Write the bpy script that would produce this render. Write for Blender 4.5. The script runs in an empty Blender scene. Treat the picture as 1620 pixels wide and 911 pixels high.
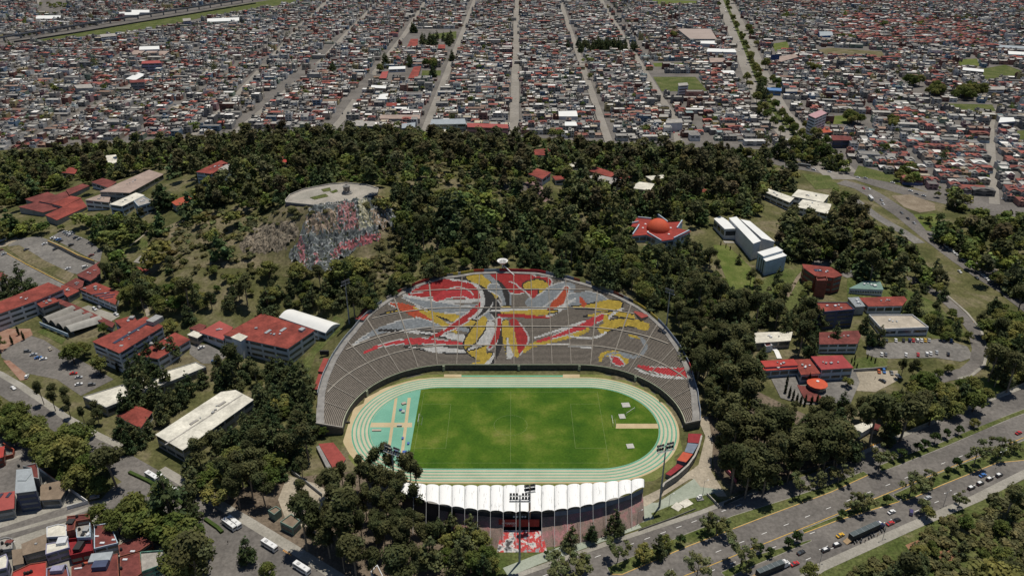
import bpy, bmesh, math, random
import numpy as np
from mathutils import Vector
from mathutils.geometry import tessellate_polygon
random.seed(7); rng = np.random.default_rng(7)
C = bpy.context.scene.collection
# ---------------------------------------------------------------- camera model
F, CX, CY, CAMH = 1260.0, 810.0, 455.5, 268.0
PIT = math.atan(645 / F); CP, SP = math.cos(PIT), math.sin(PIT)
def flat(px, py, z=0.0):
    """ground point seen at a photo pixel, on the level z"""
    dy = CY - py
    d = (px - CX, F * CP + dy * SP, -F * SP + dy * CP)
    t = (z - CAMH) / d[2]
    return d[0] * t, d[1] * t
def proj(x, y, z):
    zz = z - CAMH
    dep = y * CP - zz * SP
    up = y * SP + zz * CP
    return CX + F * x / dep, CY - F * up / dep
def inpoly(x, y, poly):
    x = np.asarray(x, float); y = np.asarray(y, float)
    r = np.zeros(x.shape, bool); n = len(poly)
    for i in range(n):
        x0, y0 = poly[i]; x1, y1 = poly[(i + 1) % n]
        if y0 == y1: continue
        c = ((y0 > y) != (y1 > y)) & (x < (x1 - x0) * (y - y0) / (y1 - y0) + x0)
        r ^= c
    return r
# ---------------------------------------------------------------- stadium shape
SX, SY = 1.2, 357.3            # centre of the track
SA, SR, SZ0, SS = 38.5, 55.2, 3.8, 0.33
def sdist(x, y):               # distance outside the stand's front wall
    dx = np.maximum(np.abs(np.asarray(x) - SX) - SA, 0); dy = np.asarray(y) - SY
    return np.sqrt(dx * dx + dy * dy) - SR
RIMPX = [(512,672),(511,655),(512,640),(516,610),(525,585),(540,556),(562,527),(592,494),(622,473),(660,454),(700,441),(750,434),(795,432),(850,434),
         (900,444),(940,456),(980,473),(1010,489),(1040,514),(1060,539),(1079,572),(1090,607),(1095,640),(1096,668)]
def stand_hit(px, py):
    lo, hi = 0.0, 60.0
    for _ in range(50):
        z = (lo + hi) / 2; x, y = flat(px, py, z)
        if SZ0 + SS * max(sdist(x, y), 0) > z: lo = z
        else: hi = z
    return x, y, z
def upar(x, y):                # position along the front curve in metres from its middle
    dx = x - SX
    if abs(dx) <= SA: return dx
    a = math.atan2(abs(dx) - SA, y - SY)
    return math.copysign(SA + a * SR, dx)
RIM = sorted((upar(*stand_hit(*p)[:2]), float(sdist(*stand_hit(*p)[:2]))) for p in RIMPX)
RU = np.array([r[0] for r in RIM]); RD = np.array([r[1] for r in RIM])
def upos(u, d):
    u = float(u); s = -1 if u < 0 else 1
    if abs(u) <= SA: return SX + u, SY + SR + d
    a = (abs(u) - SA) / SR
    return SX + s * (SA + (SR + d) * math.sin(a)), SY + (SR + d) * math.cos(a)
# ---------------------------------------------------------------- terrain
CTRL = [(530,300,57),(470,318,58),(452,322,57),(600,304,57),(590,310,56),(500,331,57),(560,331,56),(510,425,27),(590,420,27),(455,400,31),(545,385,36),(830,280,46),(680,265,52),(760,300,46),(620,360,42),
 (750,370,36),(900,370,28),(1040,370,22),(1180,400,14),(1300,440,10),(1350,490,8),(1450,500,6),(1550,550,3),(1240,560,6),(1250,690,1.5),
 (1400,640,1.5),(1270,320,6),(200,300,16),(100,330,9),(60,400,7),(140,400,9),(230,430,13),(90,480,4),(300,420,24),(400,470,17),(340,360,31),(420,350,39),
 (400,560,3),(200,560,1),(60,560,.5),(320,610,1),(300,285,30),(400,270,36),(250,250,12),(620,245,22),(760,245,26),(900,260,24),(1000,290,22),(1100,270,8),(1200,470,11),(1130,560,7),(1200,640,3),(480,520,5),
 (500,600,3),(450,650,1),(1150,720,1),(700,430,27.5),(900,440,26.5),(800,425,28),(610,470,23),(1000,480,22),(555,520,14),(1060,540,13),(520,570,6),(1110,610,6),
 (0,250,0),(100,240,0),(200,230,0),(300,222,0),(400,215,0),(500,212,0),(600,212,0),(700,214,0),(800,216,0),(900,222,0),(1000,228,0),(1100,232,0),(1200,236,0),(1290,262,0),
 (1400,290,0),(1500,320,0),(1400,350,0),(1480,410,0),(1560,460,0),(1620,520,0),(-60,330,1),(-60,420,1),(-60,520,0),(0,600,0),(150,700,0),(300,800,0),(420,780,0),(520,730,0),(500,900,0),(700,900,0),(800,850,0),
 (950,860,0),(1110,780,0),(1110,830,0),(1240,770,0),(1400,700,0),(1620,640,0),(1620,800,0),(1300,900,0),(0,800,0),(100,900,0)]
_cp = np.array([flat(a, b, c) + (c,) for a, b, c in CTRL])
for ang in range(0, 360, 20):
    for rr in (900, 1300):
        _cp = np.vstack([_cp, (rr * math.cos(math.radians(ang)), 550 + rr * math.sin(math.radians(ang)), 0)])
_D = np.sqrt((_cp[:, None, 0] - _cp[None, :, 0]) ** 2 + (_cp[:, None, 1] - _cp[None, :, 1]) ** 2 + 20.0 ** 2)
_n = len(_cp); _A = np.zeros((_n + 1, _n + 1)); _A[:_n, :_n] = -_D + np.eye(_n) * 1.0; _A[_n, :_n] = 1; _A[:_n, _n] = 1
_w = np.linalg.solve(_A, np.append(_cp[:, 2], 0))
def sstep(a, b, x):
    t = np.clip((x - a) / (b - a), 0, 1); return t * t * (3 - 2 * t)
def hz(x, y):
    x = np.asarray(x, float); y = np.asarray(y, float); shp = np.broadcast(x, y).shape
    xf = np.broadcast_to(x, shp).ravel(); yf = np.broadcast_to(y, shp).ravel(); out = np.zeros(xf.shape)
    near = (np.abs(xf) < 900) & (yf > 200) & (yf < 1150)
    idx = np.nonzero(near)[0]
    for k in range(0, len(idx), 20000):
        i = idx[k:k + 20000]
        d = np.sqrt((xf[i, None] - _cp[None, :, 0]) ** 2 + (yf[i, None] - _cp[None, :, 1]) ** 2 + 400.0)
        out[i] = -(d @ _w[:_n]) + _w[_n]
    out = np.maximum(out, 0); out = np.where(out < 1.0, out * out * (2 - out), out)
    out *= 1 - sstep(500, 620, np.abs(xf)) * (xf > 0)
    out *= 1 - sstep(930, 1000, yf)
    out *= sstep(0, 12, sdist(xf, yf)) * (yf > 300) + sstep(0, 1, sdist(xf, yf)) * (yf <= 300)
    # under the stand: keep below its rows
    ds = sdist(xf, yf); dx = np.abs(xf - SX) - SA
    aa = np.where(dx > 0, np.arctan2(np.maximum(dx, 0), yf - SY), 0)
    uu = np.sign(xf - SX) * np.where(dx > 0, SA + aa * SR, np.abs(xf - SX))
    rim = np.interp(uu, RU, RD)
    ins = (ds < rim + 2.5) & (yf > SY - 8)
    out = np.where(ins, np.minimum(out, np.maximum(SZ0 + SS * np.clip(ds, 0, None) - 2.2 - 0.5 * sstep(-3, 0, ds - rim) , 0)), out)
    pl = (np.abs(xf + 133) < 60) & (np.abs(yf - 565) < 45); k = np.nonzero(pl)[0]
    if len(k): m = k[inpoly(xf[k], yf[k], PLAZA)]; out[m] = np.minimum(out[m], 56.6)
    return out.reshape(shp)
PLAZA = [flat(*p, 59) for p in [(447, 319), (456, 308), (480, 298), (500, 294), (522, 290), (548, 288), (581, 291), (603, 299), (600, 308), (580, 314), (574, 320), (545, 326), (500, 328), (470, 325), (450, 323)]]
def at(px, py, h=0.0):
    """first point of the terrain raised by h that the pixel's ray meets"""
    zs = np.linspace(95, -1, 97); xs, ys = flat(px, py, zs)
    f = hz(xs, ys) + h - zs
    k = np.nonzero(f >= 0)[0]
    if len(k) == 0: return (*flat(px, py, h), h)
    k = k[0]
    if k == 0: return float(xs[0]), float(ys[0]), float(zs[0])
    lo, hi = zs[k], zs[k - 1]
    for _ in range(14):
        m = (lo + hi) / 2; x, y = flat(px, py, m)
        if hz(x, y) + h >= m: lo = m
        else: hi = m
    return float(x), float(y), float(m)
# ---------------------------------------------------------------- materials
def nodes(m):
    m.use_nodes = True; nt = m.node_tree; nt.nodes.clear()
    o = nt.nodes.new('ShaderNodeOutputMaterial'); p = nt.nodes.new('ShaderNodeBsdfPrincipled')
    nt.links.new(p.outputs[0], o.inputs[0]); return nt, p, o
def N(nt, t, **k):
    n = nt.nodes.new(t)
    for a, b in k.items():
        if a in n.inputs: n.inputs[a].default_value = b
        else: setattr(n, a, b)
    return n
def mixc(nt, fac, a, b, mode='MIX'):
    n = nt.nodes.new('ShaderNodeMix'); n.data_type = 'RGBA'; n.blend_type = mode
    for s, v in ((0, fac), (6, a), (7, b)):
        if isinstance(v, bpy.types.NodeSocket): nt.links.new(v, n.inputs[s])
        else: n.inputs[s].default_value = v if s == 0 else (*v[:3], 1)
    return n.outputs[2]
def ramp(nt, src, *stops):
    r = nt.nodes.new('ShaderNodeValToRGB'); e = r.color_ramp.elements
    while len(e) < len(stops): e.new(0.5)
    for el, (p, c) in zip(e, stops):
        el.position = p; el.color = (c, c, c, 1) if isinstance(c, (int, float)) else (*c, 1)
    nt.links.new(src, r.inputs[0]); return r.outputs[0]
def noise(nt, scale, detail=4.0, rough=.55, src='Object'):
    t = nt.nodes.new('ShaderNodeTexCoord'); n = N(nt, 'ShaderNodeTexNoise', Scale=scale, Detail=detail, Roughness=rough)
    nt.links.new(t.outputs[src], n.inputs['Vector']); return n.outputs['Fac']
MATS = {}
def mat(name, col, rough=.85, var=.18, scale=.35, metal=0.0, spec=.25, attr=False, objvar=0.0, src='Object'):
    """plain weathered surface: one colour broken by two scales of noise (stains, dust)"""
    if name in MATS: return MATS[name]
    m = MATS[name] = bpy.data.materials.new(name); nt, p, o = nodes(m)
    if attr:
        a = nt.nodes.new('ShaderNodeAttribute'); a.attribute_name = 'Col'; base = a.outputs['Color']
    else: base = tuple(col)
    if var > 0:
        f = ramp(nt, noise(nt, scale, src=src), (.3, 1 - var), (.7, 1 + var * .6))
        f2 = ramp(nt, noise(nt, scale * 6, 3, src=src), (.3, 1 - var * .6), (.7, 1.0 + var * .4))
        base = mixc(nt, 1.0, mixc(nt, 1.0, base, f, 'MULTIPLY'), f2, 'MULTIPLY')
    if objvar > 0:
        oi = nt.nodes.new('ShaderNodeObjectInfo')
        base = mixc(nt, 1.0, base, ramp(nt, oi.outputs['Random'], (0, 1 - objvar), (1, 1 + objvar)), 'MULTIPLY')
    if isinstance(base, bpy.types.NodeSocket): nt.links.new(base, p.inputs['Base Color'])
    else: p.inputs['Base Color'].default_value = (*base, 1)
    p.inputs['Roughness'].default_value = rough; p.inputs['Metallic'].default_value = metal
    p.inputs['Specular IOR Level'].default_value = spec
    return m
# ---------------------------------------------------------------- mesh builder
LOC = {}
class MB:
    def __init__(s): s.v = []; s.f = []; s.m = []; s.c = []; s.cur = 0; s.col = (1, 1, 1)
    def add(s, vs, fs):
        k = len(s.v); s.v += [tuple(map(float, a)) for a in vs]
        for f in fs: s.f.append(tuple(k + i for i in f)); s.m.append(s.cur); s.c.append(s.col)
        return s
    def box(s, x, y, z, sx, sy, sz, rot=0.0):     # centre x,y; bottom z
        c, n = math.cos(rot), math.sin(rot); P = []
        for zz in (z, z + sz):
            for a, b in ((-1, -1), (1, -1), (1, 1), (-1, 1)):
                u, w = a * sx / 2, b * sy / 2; P.append((x + u * c - w * n, y + u * n + w * c, zz))
        return s.add(P, [(3, 2, 1, 0), (4, 5, 6, 7), (0, 1, 5, 4), (1, 2, 6, 5), (2, 3, 7, 6), (3, 0, 4, 7)])
    def prism(s, poly, z0, z1, top=True, bottom=False, sides=True):
        n = len(poly); zz0 = z0 if hasattr(z0, '__len__') else [z0] * n; zz1 = z1 if hasattr(z1, '__len__') else [z1] * n
        P = [(a, b, z) for (a, b), z in zip(poly, zz0)] + [(a, b, z) for (a, b), z in zip(poly, zz1)]; fs = []
        if sides: fs += [(i, (i + 1) % n, n + (i + 1) % n, n + i) for i in range(n)]
        if top: fs.append(tuple(range(n, 2 * n)))
        if bottom: fs.append(tuple(range(n - 1, -1, -1)))
        return s.add(P, fs)
    def tube(s, p0, p1, r0, r1=None, n=6, caps=True):
        r1 = r0 if r1 is None else r1; a = Vector(p0); b = Vector(p1); d = (b - a).normalized()
        u = d.orthogonal().normalized(); w = d.cross(u); P = []
        for q, r in ((a, r0), (b, r1)):
            for i in range(n):
                t = 2 * math.pi * i / n; P.append(q + u * math.cos(t) * r + w * math.sin(t) * r)
        fs = [(i, (i + 1) % n, n + (i + 1) % n, n + i) for i in range(n)]
        if caps: fs += [tuple(range(n - 1, -1, -1)), tuple(range(n, 2 * n))]
        return s.add(P, fs)
    def lathe(s, x, y, prof, n=16):               # prof: (r, z)
        P = [(x + r * math.cos(2 * math.pi * i / n), y + r * math.sin(2 * math.pi * i / n), z) for r, z in prof for i in range(n)]
        fs = [(k * n + i, k * n + (i + 1) % n, (k + 1) * n + (i + 1) % n, (k + 1) * n + i) for k in range(len(prof) - 1) for i in range(n)]
        return s.add(P, fs)
    def build(s, name, mats, parent=None, smooth=False, attr=False):
        o = meshobj(name, np.array(s.v).reshape(-1, 3), s.f, mats, parent, s.m, s.c if attr else None, smooth)
        return o
def meshobj(name, V, faces, mats, parent=None, mi=None, col=None, smooth=False):
    me = bpy.data.meshes.new(name)
    V = np.asarray(V, float)
    if parent is not None: V = V - np.array(LOC.get(parent.name, (0, 0, 0)))
    if isinstance(faces, np.ndarray):
        nf, k = faces.shape; flatf = faces.ravel(); st = np.arange(nf) * k; tot = np.full(nf, k)
    else:
        tot = np.array([len(f) for f in faces]); flatf = np.array([i for f in faces for i in f]); st = np.concatenate([[0], np.cumsum(tot)[:-1]]) if len(tot) else np.zeros(0)
        nf = len(faces)
    me.vertices.add(len(V)); me.vertices.foreach_set('co', V.astype(np.float32).ravel())
    me.loops.add(len(flatf)); me.loops.foreach_set('vertex_index', flatf.astype(np.int32))
    me.polygons.add(nf); me.polygons.foreach_set('loop_start', st.astype(np.int32)); me.polygons.foreach_set('loop_total', tot.astype(np.int32))
    if mi is not None and len(mats) > 1 if isinstance(mats, (list, tuple)) else False: me.polygons.foreach_set('material_index', np.asarray(mi, np.int32))
    for m in (mats if isinstance(mats, (list, tuple)) else [mats]): me.materials.append(m)
    if col is not None:
        a = me.attributes.new('Col', 'FLOAT_COLOR', 'FACE'); cc = np.ones((nf, 4), np.float32); cc[:, :3] = np.asarray(col, np.float32); a.data.foreach_set('color', cc.ravel())
    me.polygons.foreach_set('use_smooth', np.full(nf, bool(smooth)))
    me.update(calc_edges=True); me.validate()
    o = bpy.data.objects.new(name, me); C.objects.link(o)
    if parent is not None: o.parent = parent
    return o
def tag(o, label=None, cat=None, group=None, kind=None):
    for k, v in (('label', label), ('category', cat), ('group', group), ('kind', kind)):
        if v: o[k] = v
    return o
def thing(name, label, cat, loc=(0, 0, 0), group=None, rz=0.0):
    o = bpy.data.objects.new(name, None); C.objects.link(o); o.location = loc; o.rotation_euler = (0, 0, rz)
    o.empty_display_size = .1; LOC[o.name] = tuple(loc) if rz == 0 else (0, 0, 0)
    return tag(o, label, cat, group)
def copytree(o, loc, rz=0.0, sc=(1, 1, 1), label=None, group=None):
    r = o.copy(); C.objects.link(r); r.location = loc; r.rotation_euler = (0, 0, rz); r.scale = sc
    if label: r['label'] = label
    if group: r['group'] = group
    for ch in KIDS[o.name]:
        c = ch.copy(); C.objects.link(c); c.parent = r
        for g in KIDS.get(ch.name, ()):
            d = g.copy(); C.objects.link(d); d.parent = c
    return r
KIDS = {}
def regkids(o):
    KIDS[o.name] = [c for c in o.children]
    for c in o.children: KIDS[c.name] = [g for g in c.children]
def ccw(p):
    a = sum(p[i][0] * p[(i + 1) % len(p)][1] - p[(i + 1) % len(p)][0] * p[i][1] for i in range(len(p)))
    return list(p) if a > 0 else list(p)[::-1]
ORD = 'first second third fourth fifth sixth seventh eighth ninth tenth eleventh twelfth thirteenth fourteenth fifteenth sixteenth seventeenth eighteenth nineteenth twentieth'.split()
# draped sheet: the polygon (photo pixels or world points) cut on a grid and laid on the terrain
DR = [0]
def drape(name, poly, m, off=.06, cell=6.0, px=True, kind='structure', label=None, cat=None, group=None, h=None):
    W = [at(a, b)[:2] for a, b in poly] if px else poly
    W = ccw(W); bm = bmesh.new()
    tri = tessellate_polygon([[Vector((a, b, 0)) for a, b in W]]); vs = [bm.verts.new((a, b, 0)) for a, b in W]
    for t in tri:
        try: bm.faces.new([vs[i] for i in t])
        except ValueError: pass
    xs = [a for a, b in W]; ys = [b for a, b in W]
    zmax = float(np.max(hz(np.array(xs), np.array(ys))))
    zmid = float(hz(np.mean(xs), np.mean(ys)))
    if max(zmax, zmid) > .02 and cell:
        for ax, lo, hi in ((0, min(xs), max(xs)), (1, min(ys), max(ys))):
            k = math.floor(lo / cell) + 1
            while k * cell < hi:
                co = [0, 0, 0]; no = [0, 0, 0]; co[ax] = k * cell; no[ax] = 1
                bmesh.ops.bisect_plane(bm, geom=bm.verts[:] + bm.edges[:] + bm.faces[:], plane_co=co, plane_no=no); k += 1
    bmesh.ops.triangulate(bm, faces=bm.faces[:])
    DR[0] += 1; off += .0016 * (DR[0] % 60); co = np.array([v.co for v in bm.verts]); z = hz(co[:, 0], co[:, 1])
    for v, q in zip(bm.verts, z): v.co.z = q + off
    bmesh.ops.recalc_face_normals(bm, faces=bm.faces[:])
    for f in bm.faces:
        if f.normal.z < 0: f.normal_flip()
    me = bpy.data.meshes.new(name); bm.to_mesh(me); bm.free(); me.materials.append(m)
    o = bpy.data.objects.new(name, me); C.objects.link(o); return tag(o, label, cat, group, kind)
def ribbon(pts, w, close=False):
    """world polyline -> polygon of width w"""
    L, R = [], []; n = len(pts)
    for i in range(n):
        a = pts[max(i - 1, 0)]; b = pts[min(i + 1, n - 1)]; dx, dy = b[0] - a[0], b[1] - a[1]; l = math.hypot(dx, dy) or 1
        L.append((pts[i][0] - dy / l * w / 2, pts[i][1] + dx / l * w / 2)); R.append((pts[i][0] + dy / l * w / 2, pts[i][1] - dx / l * w / 2))
    return L + R[::-1]
def wpts(px): return [at(*p)[:2] for p in px]
# ================================================================ ground
def ground_mat():
    m = bpy.data.materials.new('ground_soil'); nt, p, o = nodes(m)
    a = ramp(nt, noise(nt, .035, 5, .6), (.35, (.062, .068, .024)), (.5, (.105, .102, .042)), (.62, (.165, .142, .085)), (.75, (.075, .062, .036)))
    f = ramp(nt, noise(nt, .5, 4, .65), (.3, .55), (.7, 1.3))
    nt.links.new(mixc(nt, 1, a, f, 'MULTIPLY'), p.inputs['Base Color']); p.inputs['Roughness'].default_value = .95; p.inputs['Specular IOR Level'].default_value = .1
    return m
def patchy(name, c1, c2, s1=.06, s2=.8, amt=.35, c3=None):
    if name in MATS: return MATS[name]
    m = MATS[name] = bpy.data.materials.new(name); nt, p, o = nodes(m)
    st = [(.38, c1), (.62, c2)] + ([(.72, c3)] if c3 else [])
    a = ramp(nt, noise(nt, s1, 5, .62), *st)
    f = ramp(nt, noise(nt, s2, 4, .65), (.3, 1 - amt), (.7, 1 + amt * .7))
    nt.links.new(mixc(nt, 1, a, f, 'MULTIPLY'), p.inputs['Base Color']); p.inputs['Roughness'].default_value = .95; p.inputs['Specular IOR Level'].default_value = .1
    return m
G_SOIL = ground_mat()
G_GRASS = patchy('lawn', (.062, .084, .022), (.115, .125, .045), .07, .7, .55, (.175, .15, .085))
G_GRASS2 = patchy('meadow', (.075, .105, .022), (.135, .15, .045), .08, .9, .35, (.17, .145, .08))
G_SCRUB = patchy('dry_scrub', (.095, .092, .040), (.18, .15, .092), .06, .5, .5, (.24, .205, .15))
G_DIRT = patchy('bare_dirt', (.17, .135, .095), (.25, .205, .15), .1, .9, .3)
G_FLOOR = patchy('woodland_floor', (.11, .085, .06), (.17, .135, .10), .09, .7, .4, (.06, .065, .03))
G_ASPH = patchy('asphalt', (.118, .109, .10), (.172, .158, .143), .035, .5, .3)
G_LOT = patchy('worn_asphalt', (.145, .137, .126), (.205, .192, .174), .05, .5, .32)
G_CITY = patchy('street_concrete', (.215, .198, .172), (.26, .24, .21), .02, .3, .2)
G_PAVE = patchy('pavement_concrete', (.25, .235, .20), (.32, .30, .26), .08, .9, .22)
G_PALE = patchy('pale_earth', (.38, .33, .255), (.27, .235, .18), .09, .9, .25)
G_PLAZA = patchy('plaza_concrete', (.27, .25, .215), (.36, .33, .285), .08, .7, .22)
G_COURT = patchy('green_grey_paving', (.27, .30, .24), (.33, .355, .29), .08, .9, .15)
M_WHITE = mat('white_paint', (.72, .71, .68), .7, .12, .3)
M_YEL = mat('yellow_paint', (.58, .36, .06), .8, .25, .5)
M_ORNG = mat('orange_paint', (.55, .26, .05), .8, .25, .5)
gx = np.concatenate([[-16000, -8000, -4000, -2200, -1400, -900, -700], np.arange(-600, 661, 6), [760, 950, 1500, 2300, 4000, 8000, 16000]])
gy = np.concatenate([[-2000, -600, 0, 100], np.arange(180, 1021, 6), [1100, 1300, 1800, 2600, 4000, 8000, 16000]])
GX, GY = np.meshgrid(gx, gy); GZ = hz(GX, GY)
nx, ny = len(gx), len(gy); ii = np.arange(nx * ny).reshape(ny, nx)
FQ = np.stack([ii[:-1, :-1].ravel(), ii[:-1, 1:].ravel(), ii[1:, 1:].ravel(), ii[1:, :-1].ravel()], 1)
tag(meshobj('ground', np.stack([GX.ravel(), GY.ravel(), GZ.ravel()], 1), FQ, G_SOIL, smooth=True), kind='structure')
# ---- city floor and its streets
drape('city_ground', [(-260, 232), (0, 238), (200, 226), (400, 212), (540, 207), (800, 219), (1000, 230), (1180, 238), (1290, 262), (1400, 280), (1580, 345), (1900, 420), (1900, -60), (-300, -60)], G_ASPH, .012, cell=0)
STREETS = {}
for i, pp in enumerate([[(818, -12), (813, 222)], [(883, -12), (885, 0), (965, 232)], [(945, -12), (957, 12), (1068, 190), (1075, 235)], [(756, -12), (715, 95), (668, 222)], [(683, -12), (640, 55), (585, 125), (540, 190), (515, 222)],
                       [(610, -8), (545, 57), (510, 95), (450, 147), (370, 212)], [(520, 0), (475, 42), (362, 165), (300, 218)], [(225, 126), (205, 137), (125, 182), (60, 216)]]):
    w = [flat(*p) for p in pp]; STREETS[i] = w
    tag(drape('street', ribbon(w, 11.5 if i == 0 else 9.5), G_CITY, .06 + .001 * i, cell=0, px=False), kind='structure')
AVE = [flat(*p) for p in [(1128, -14), (1146, 0), (1172, 60), (1200, 128), (1226, 178), (1262, 218), (1310, 258), (1340, 285)]]
tag(drape('avenue', ribbon(AVE, 40), G_CITY, .075, cell=0, px=False), kind='structure')
tag(drape('avenue_median', ribbon(AVE[:-1], 7), G_GRASS, .16, cell=0, px=False), kind='structure')
for pp, w in ([[(1040, -5), (1075, 60), (1100, 92), (1145, 160), (1170, 205)], 12], [[(1572, 176), (1566, 200), (1568, 250), (1574, 330)], 9], [[(1575, 175), (1640, 150)], 9], [[(30, -8), (38, 8), (32, 46)], 12], [[(62, 0), (54, 16), (56, 46)], 8]):
    tag(drape('street', ribbon([flat(*p) for p in pp], w), G_CITY, .085, cell=0, px=False), kind='structure')
for pp, m in [([(20, 72), (110, 60), (240, 47), (330, 26), (420, 12), (492, 0), (480, -8), (380, 8), (180, 42), (70, 62)], G_GRASS), ([(20, 78), (60, 66), (110, 62), (80, 76)], G_DIRT),
              ([(1033, 122), (1100, 122), (1120, 145), (1047, 145)], G_GRASS), ([(1033, 100), (1080, 100), (1084, 106), (1036, 106)], G_GRASS2), ([(1030, 0), (1105, 2), (1100, 7), (1035, 7)], G_GRASS2), ([(1065, 14), (1090, 15), (1092, 21), (1068, 20)], G_GRASS2),
              ([(1292, 80), (1310, 76), (1395, 82), (1400, 91), (1310, 88)], G_SCRUB), ([(1490, 164), (1570, 166), (1575, 176), (1520, 178)], G_GRASS), ([(1550, 110), (1590, 103), (1618, 113), (1612, 122), (1556, 128)], G_GRASS), ([(1515, 95), (1545, 93), (1550, 105), (1520, 107)], G_GRASS2),
              ([(1442, 10), (1460, 9), (1458, 17), (1445, 16)], G_GRASS), ([(1452, 24), (1475, 24), (1478, 29), (1455, 29)], G_GRASS), ([(1315, 184), (1350, 182), (1345, 196), (1318, 197)], G_GRASS2), ([(1600, 208), (1640, 205), (1640, 225), (1606, 222)], G_GRASS), ([(1220, 70), (1245, 66), (1250, 78), (1228, 84)], G_GRASS2),
              ([(668, 112), (698, 112), (697, 120), (667, 120)], G_GRASS), ([(680, 55), (722, 50), (722, 62), (684, 62)], G_GRASS), ([(636, 148), (668, 148), (667, 154), (637, 154)], G_GRASS2), ([(1520, 40), (1545, 35), (1550, 44), (1530, 46)], G_GRASS2), ([(440, 8), (492, 0), (405, 15)], G_GRASS)]:
    drape('field', pp, m, .11, cell=0)
# ---- avenue and lanes in front of the stadium
UP = [(1700, 580), (1620, 614), (1440, 686), (1335, 732), (1215, 772), (1110, 813), (965, 861), (822, 912), (690, 958)]
LO = [(1200, 960), (1297, 890), (1440, 826), (1545, 781), (1588, 759), (1630, 738), (1720, 700)]
drape('avenue', UP + LO[:0] + [(690, 1010), (1100, 1010)] + LO, G_ASPH, .05)
def kerbed(name, poly, m, h=.14): # raised island with a kerb
    W = ccw(wpts(poly)); b = MB(); b.prism(W, -.2, h, top=True); b2 = ribbon
    o = tag(b.build(name, G_PAVE), kind='structure')
    cx, cy = np.mean([w[0] for w in W]), np.mean([w[1] for w in W]); In = []
    n = len(W)
    for i in range(n):
        a, c, d = Vector(W[i - 1]), Vector(W[i]), Vector(W[(i + 1) % n]); e1 = (c - a).normalized(); e2 = (d - c).normalized()
        nn = Vector((-(e1 + e2).y, (e1 + e2).x)); nn = nn.normalized() if nn.length > .1 else Vector((-e1.y, e1.x)); In.append(tuple(c + nn * .35))
    t = tag(drape(name.replace('kerb', 'grass'), In, m, h + .01, cell=0, px=False), kind='structure')
MED1A = [(960, 897), (1085, 844), (1160, 815), (1240, 790), (1312, 766), (1366, 745), (1374, 751), (1315, 778), (1215, 815), (1085, 865), (985, 908), (965, 908)]
MED1B = [(1388, 737), (1425, 722), (1490, 699), (1532, 681), (1600, 654), (1660, 632), (1660, 640), (1600, 662), (1532, 691), (1490, 709), (1425, 735), (1395, 746)]
MED2A = [(1412, 782), (1448, 765), (1490, 746), (1527, 731), (1565, 718), (1620, 696), (1680, 672), (1700, 690), (1640, 726), (1597, 730), (1577, 732), (1540, 747), (1490, 767), (1445, 787), (1428, 792)]
MED2B = [(1268, 838), (1325, 815), (1372, 794), (1405, 780), (1423, 793), (1370, 809), (1325, 823), (1272, 843)]
MED2C = [(1140, 905), (1200, 876), (1283, 853), (1284, 856), (1200, 892), (1150, 915)]
for q in (MED1A, MED1B, MED2A, MED2B, MED2C): kerbed('median_kerb', q, G_GRASS)
kerbed('traffic_island_kerb', [(1345, 690), (1372, 676), (1440, 655), (1445, 662), (1425, 676), (1380, 697), (1350, 702)], G_GRASS2) if False else None
b = MB()
def dashes(p0, p1, n, ln=3.0, w=.24, z=.09, b=b):
    (x0, y0), (x1, y1) = flat(*p0), flat(*p1); a = math.atan2(y1 - y0, x1 - x0)
    for i in range(n):
        t = (i + .5) / n; b.box(x0 + (x1 - x0) * t, y0 + (y1 - y0) * t, z, ln, w, .07, a)
dashes((1000, 925), (1560, 706), 17); dashes((1040, 935), (1300, 837), 8); dashes((1345, 822), (1620, 712), 9)
dashes((820, 925), (1180, 795), 14); dashes((1260, 892), (1585, 748), 10); dashes((1300, 763), (1600, 644), 9)
tag(b.build('lane_markings', M_WHITE), kind='structure')
b = MB(); b.cur = 0
for p0, p1 in (((1010, 940), (1290, 827)), ((1290, 827), (1560, 716)), ((1560, 716), (1640, 684))):
    (x0, y0), (x1, y1) = flat(*p0), flat(*p1); b.box((x0 + x1) / 2, (y0 + y1) / 2, .09, math.hypot(x1 - x0, y1 - y0), .32, .071, math.atan2(y1 - y0, x1 - x0))
for q in (MED1A, MED2A, MED2B):
    W = wpts(q); half = W[len(W) // 2:]
    for (x0, y0), (x1, y1) in zip(half, half[1:]): b.box((x0 + x1) / 2, (y0 + y1) / 2, .09, math.hypot(x1 - x0, y1 - y0), .32, .073, math.atan2(y1 - y0, x1 - x0))
tag(b.build('centre_line_marking', M_YEL), kind='structure')
def stripes(name, quad, n, m=M_YEL, z=.13, duty=.5):
    """zebra bars across the quad given in photo pixels (a,b along; d,c opposite)"""
    a, bb, c, d = [np.array(at(*p)[:2]) for p in quad]; mb = MB()
    for i in range(n):
        t0, t1 = i / n, (i + duty) / n; P = [a + (bb - a) * t0, a + (bb - a) * t1, d + (c - d) * t1, d + (c - d) * t0]
        W = ccw([tuple(p) for p in P]); zz = hz(np.array([w[0] for w in W]), np.array([w[1] for w in W])) + z; mb.prism(W, list(zz), list(zz + .012))
    tag(mb.build(name, m), kind='structure')
stripes('crosswalk_marking', [(1349, 713), (1396, 697), (1398, 704), (1348, 720)], 12, M_ORNG)
stripes('crosswalk_marking', [(1540, 537), (1558, 541), (1560, 545), (1540, 541)], 9, M_ORNG, .17)
stripes('crosswalk_marking', [(1526, 503), (1542, 507), (1544, 511), (1528, 507)], 8, M_ORNG, .17)
stripes('crosswalk_marking', [(340, 853), (375, 870), (372, 876), (337, 859)], 8, M_ORNG)
stripes('crosswalk_marking', [(350, 910), (380, 902), (383, 908), (356, 918)], 9, M_WHITE)
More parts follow.
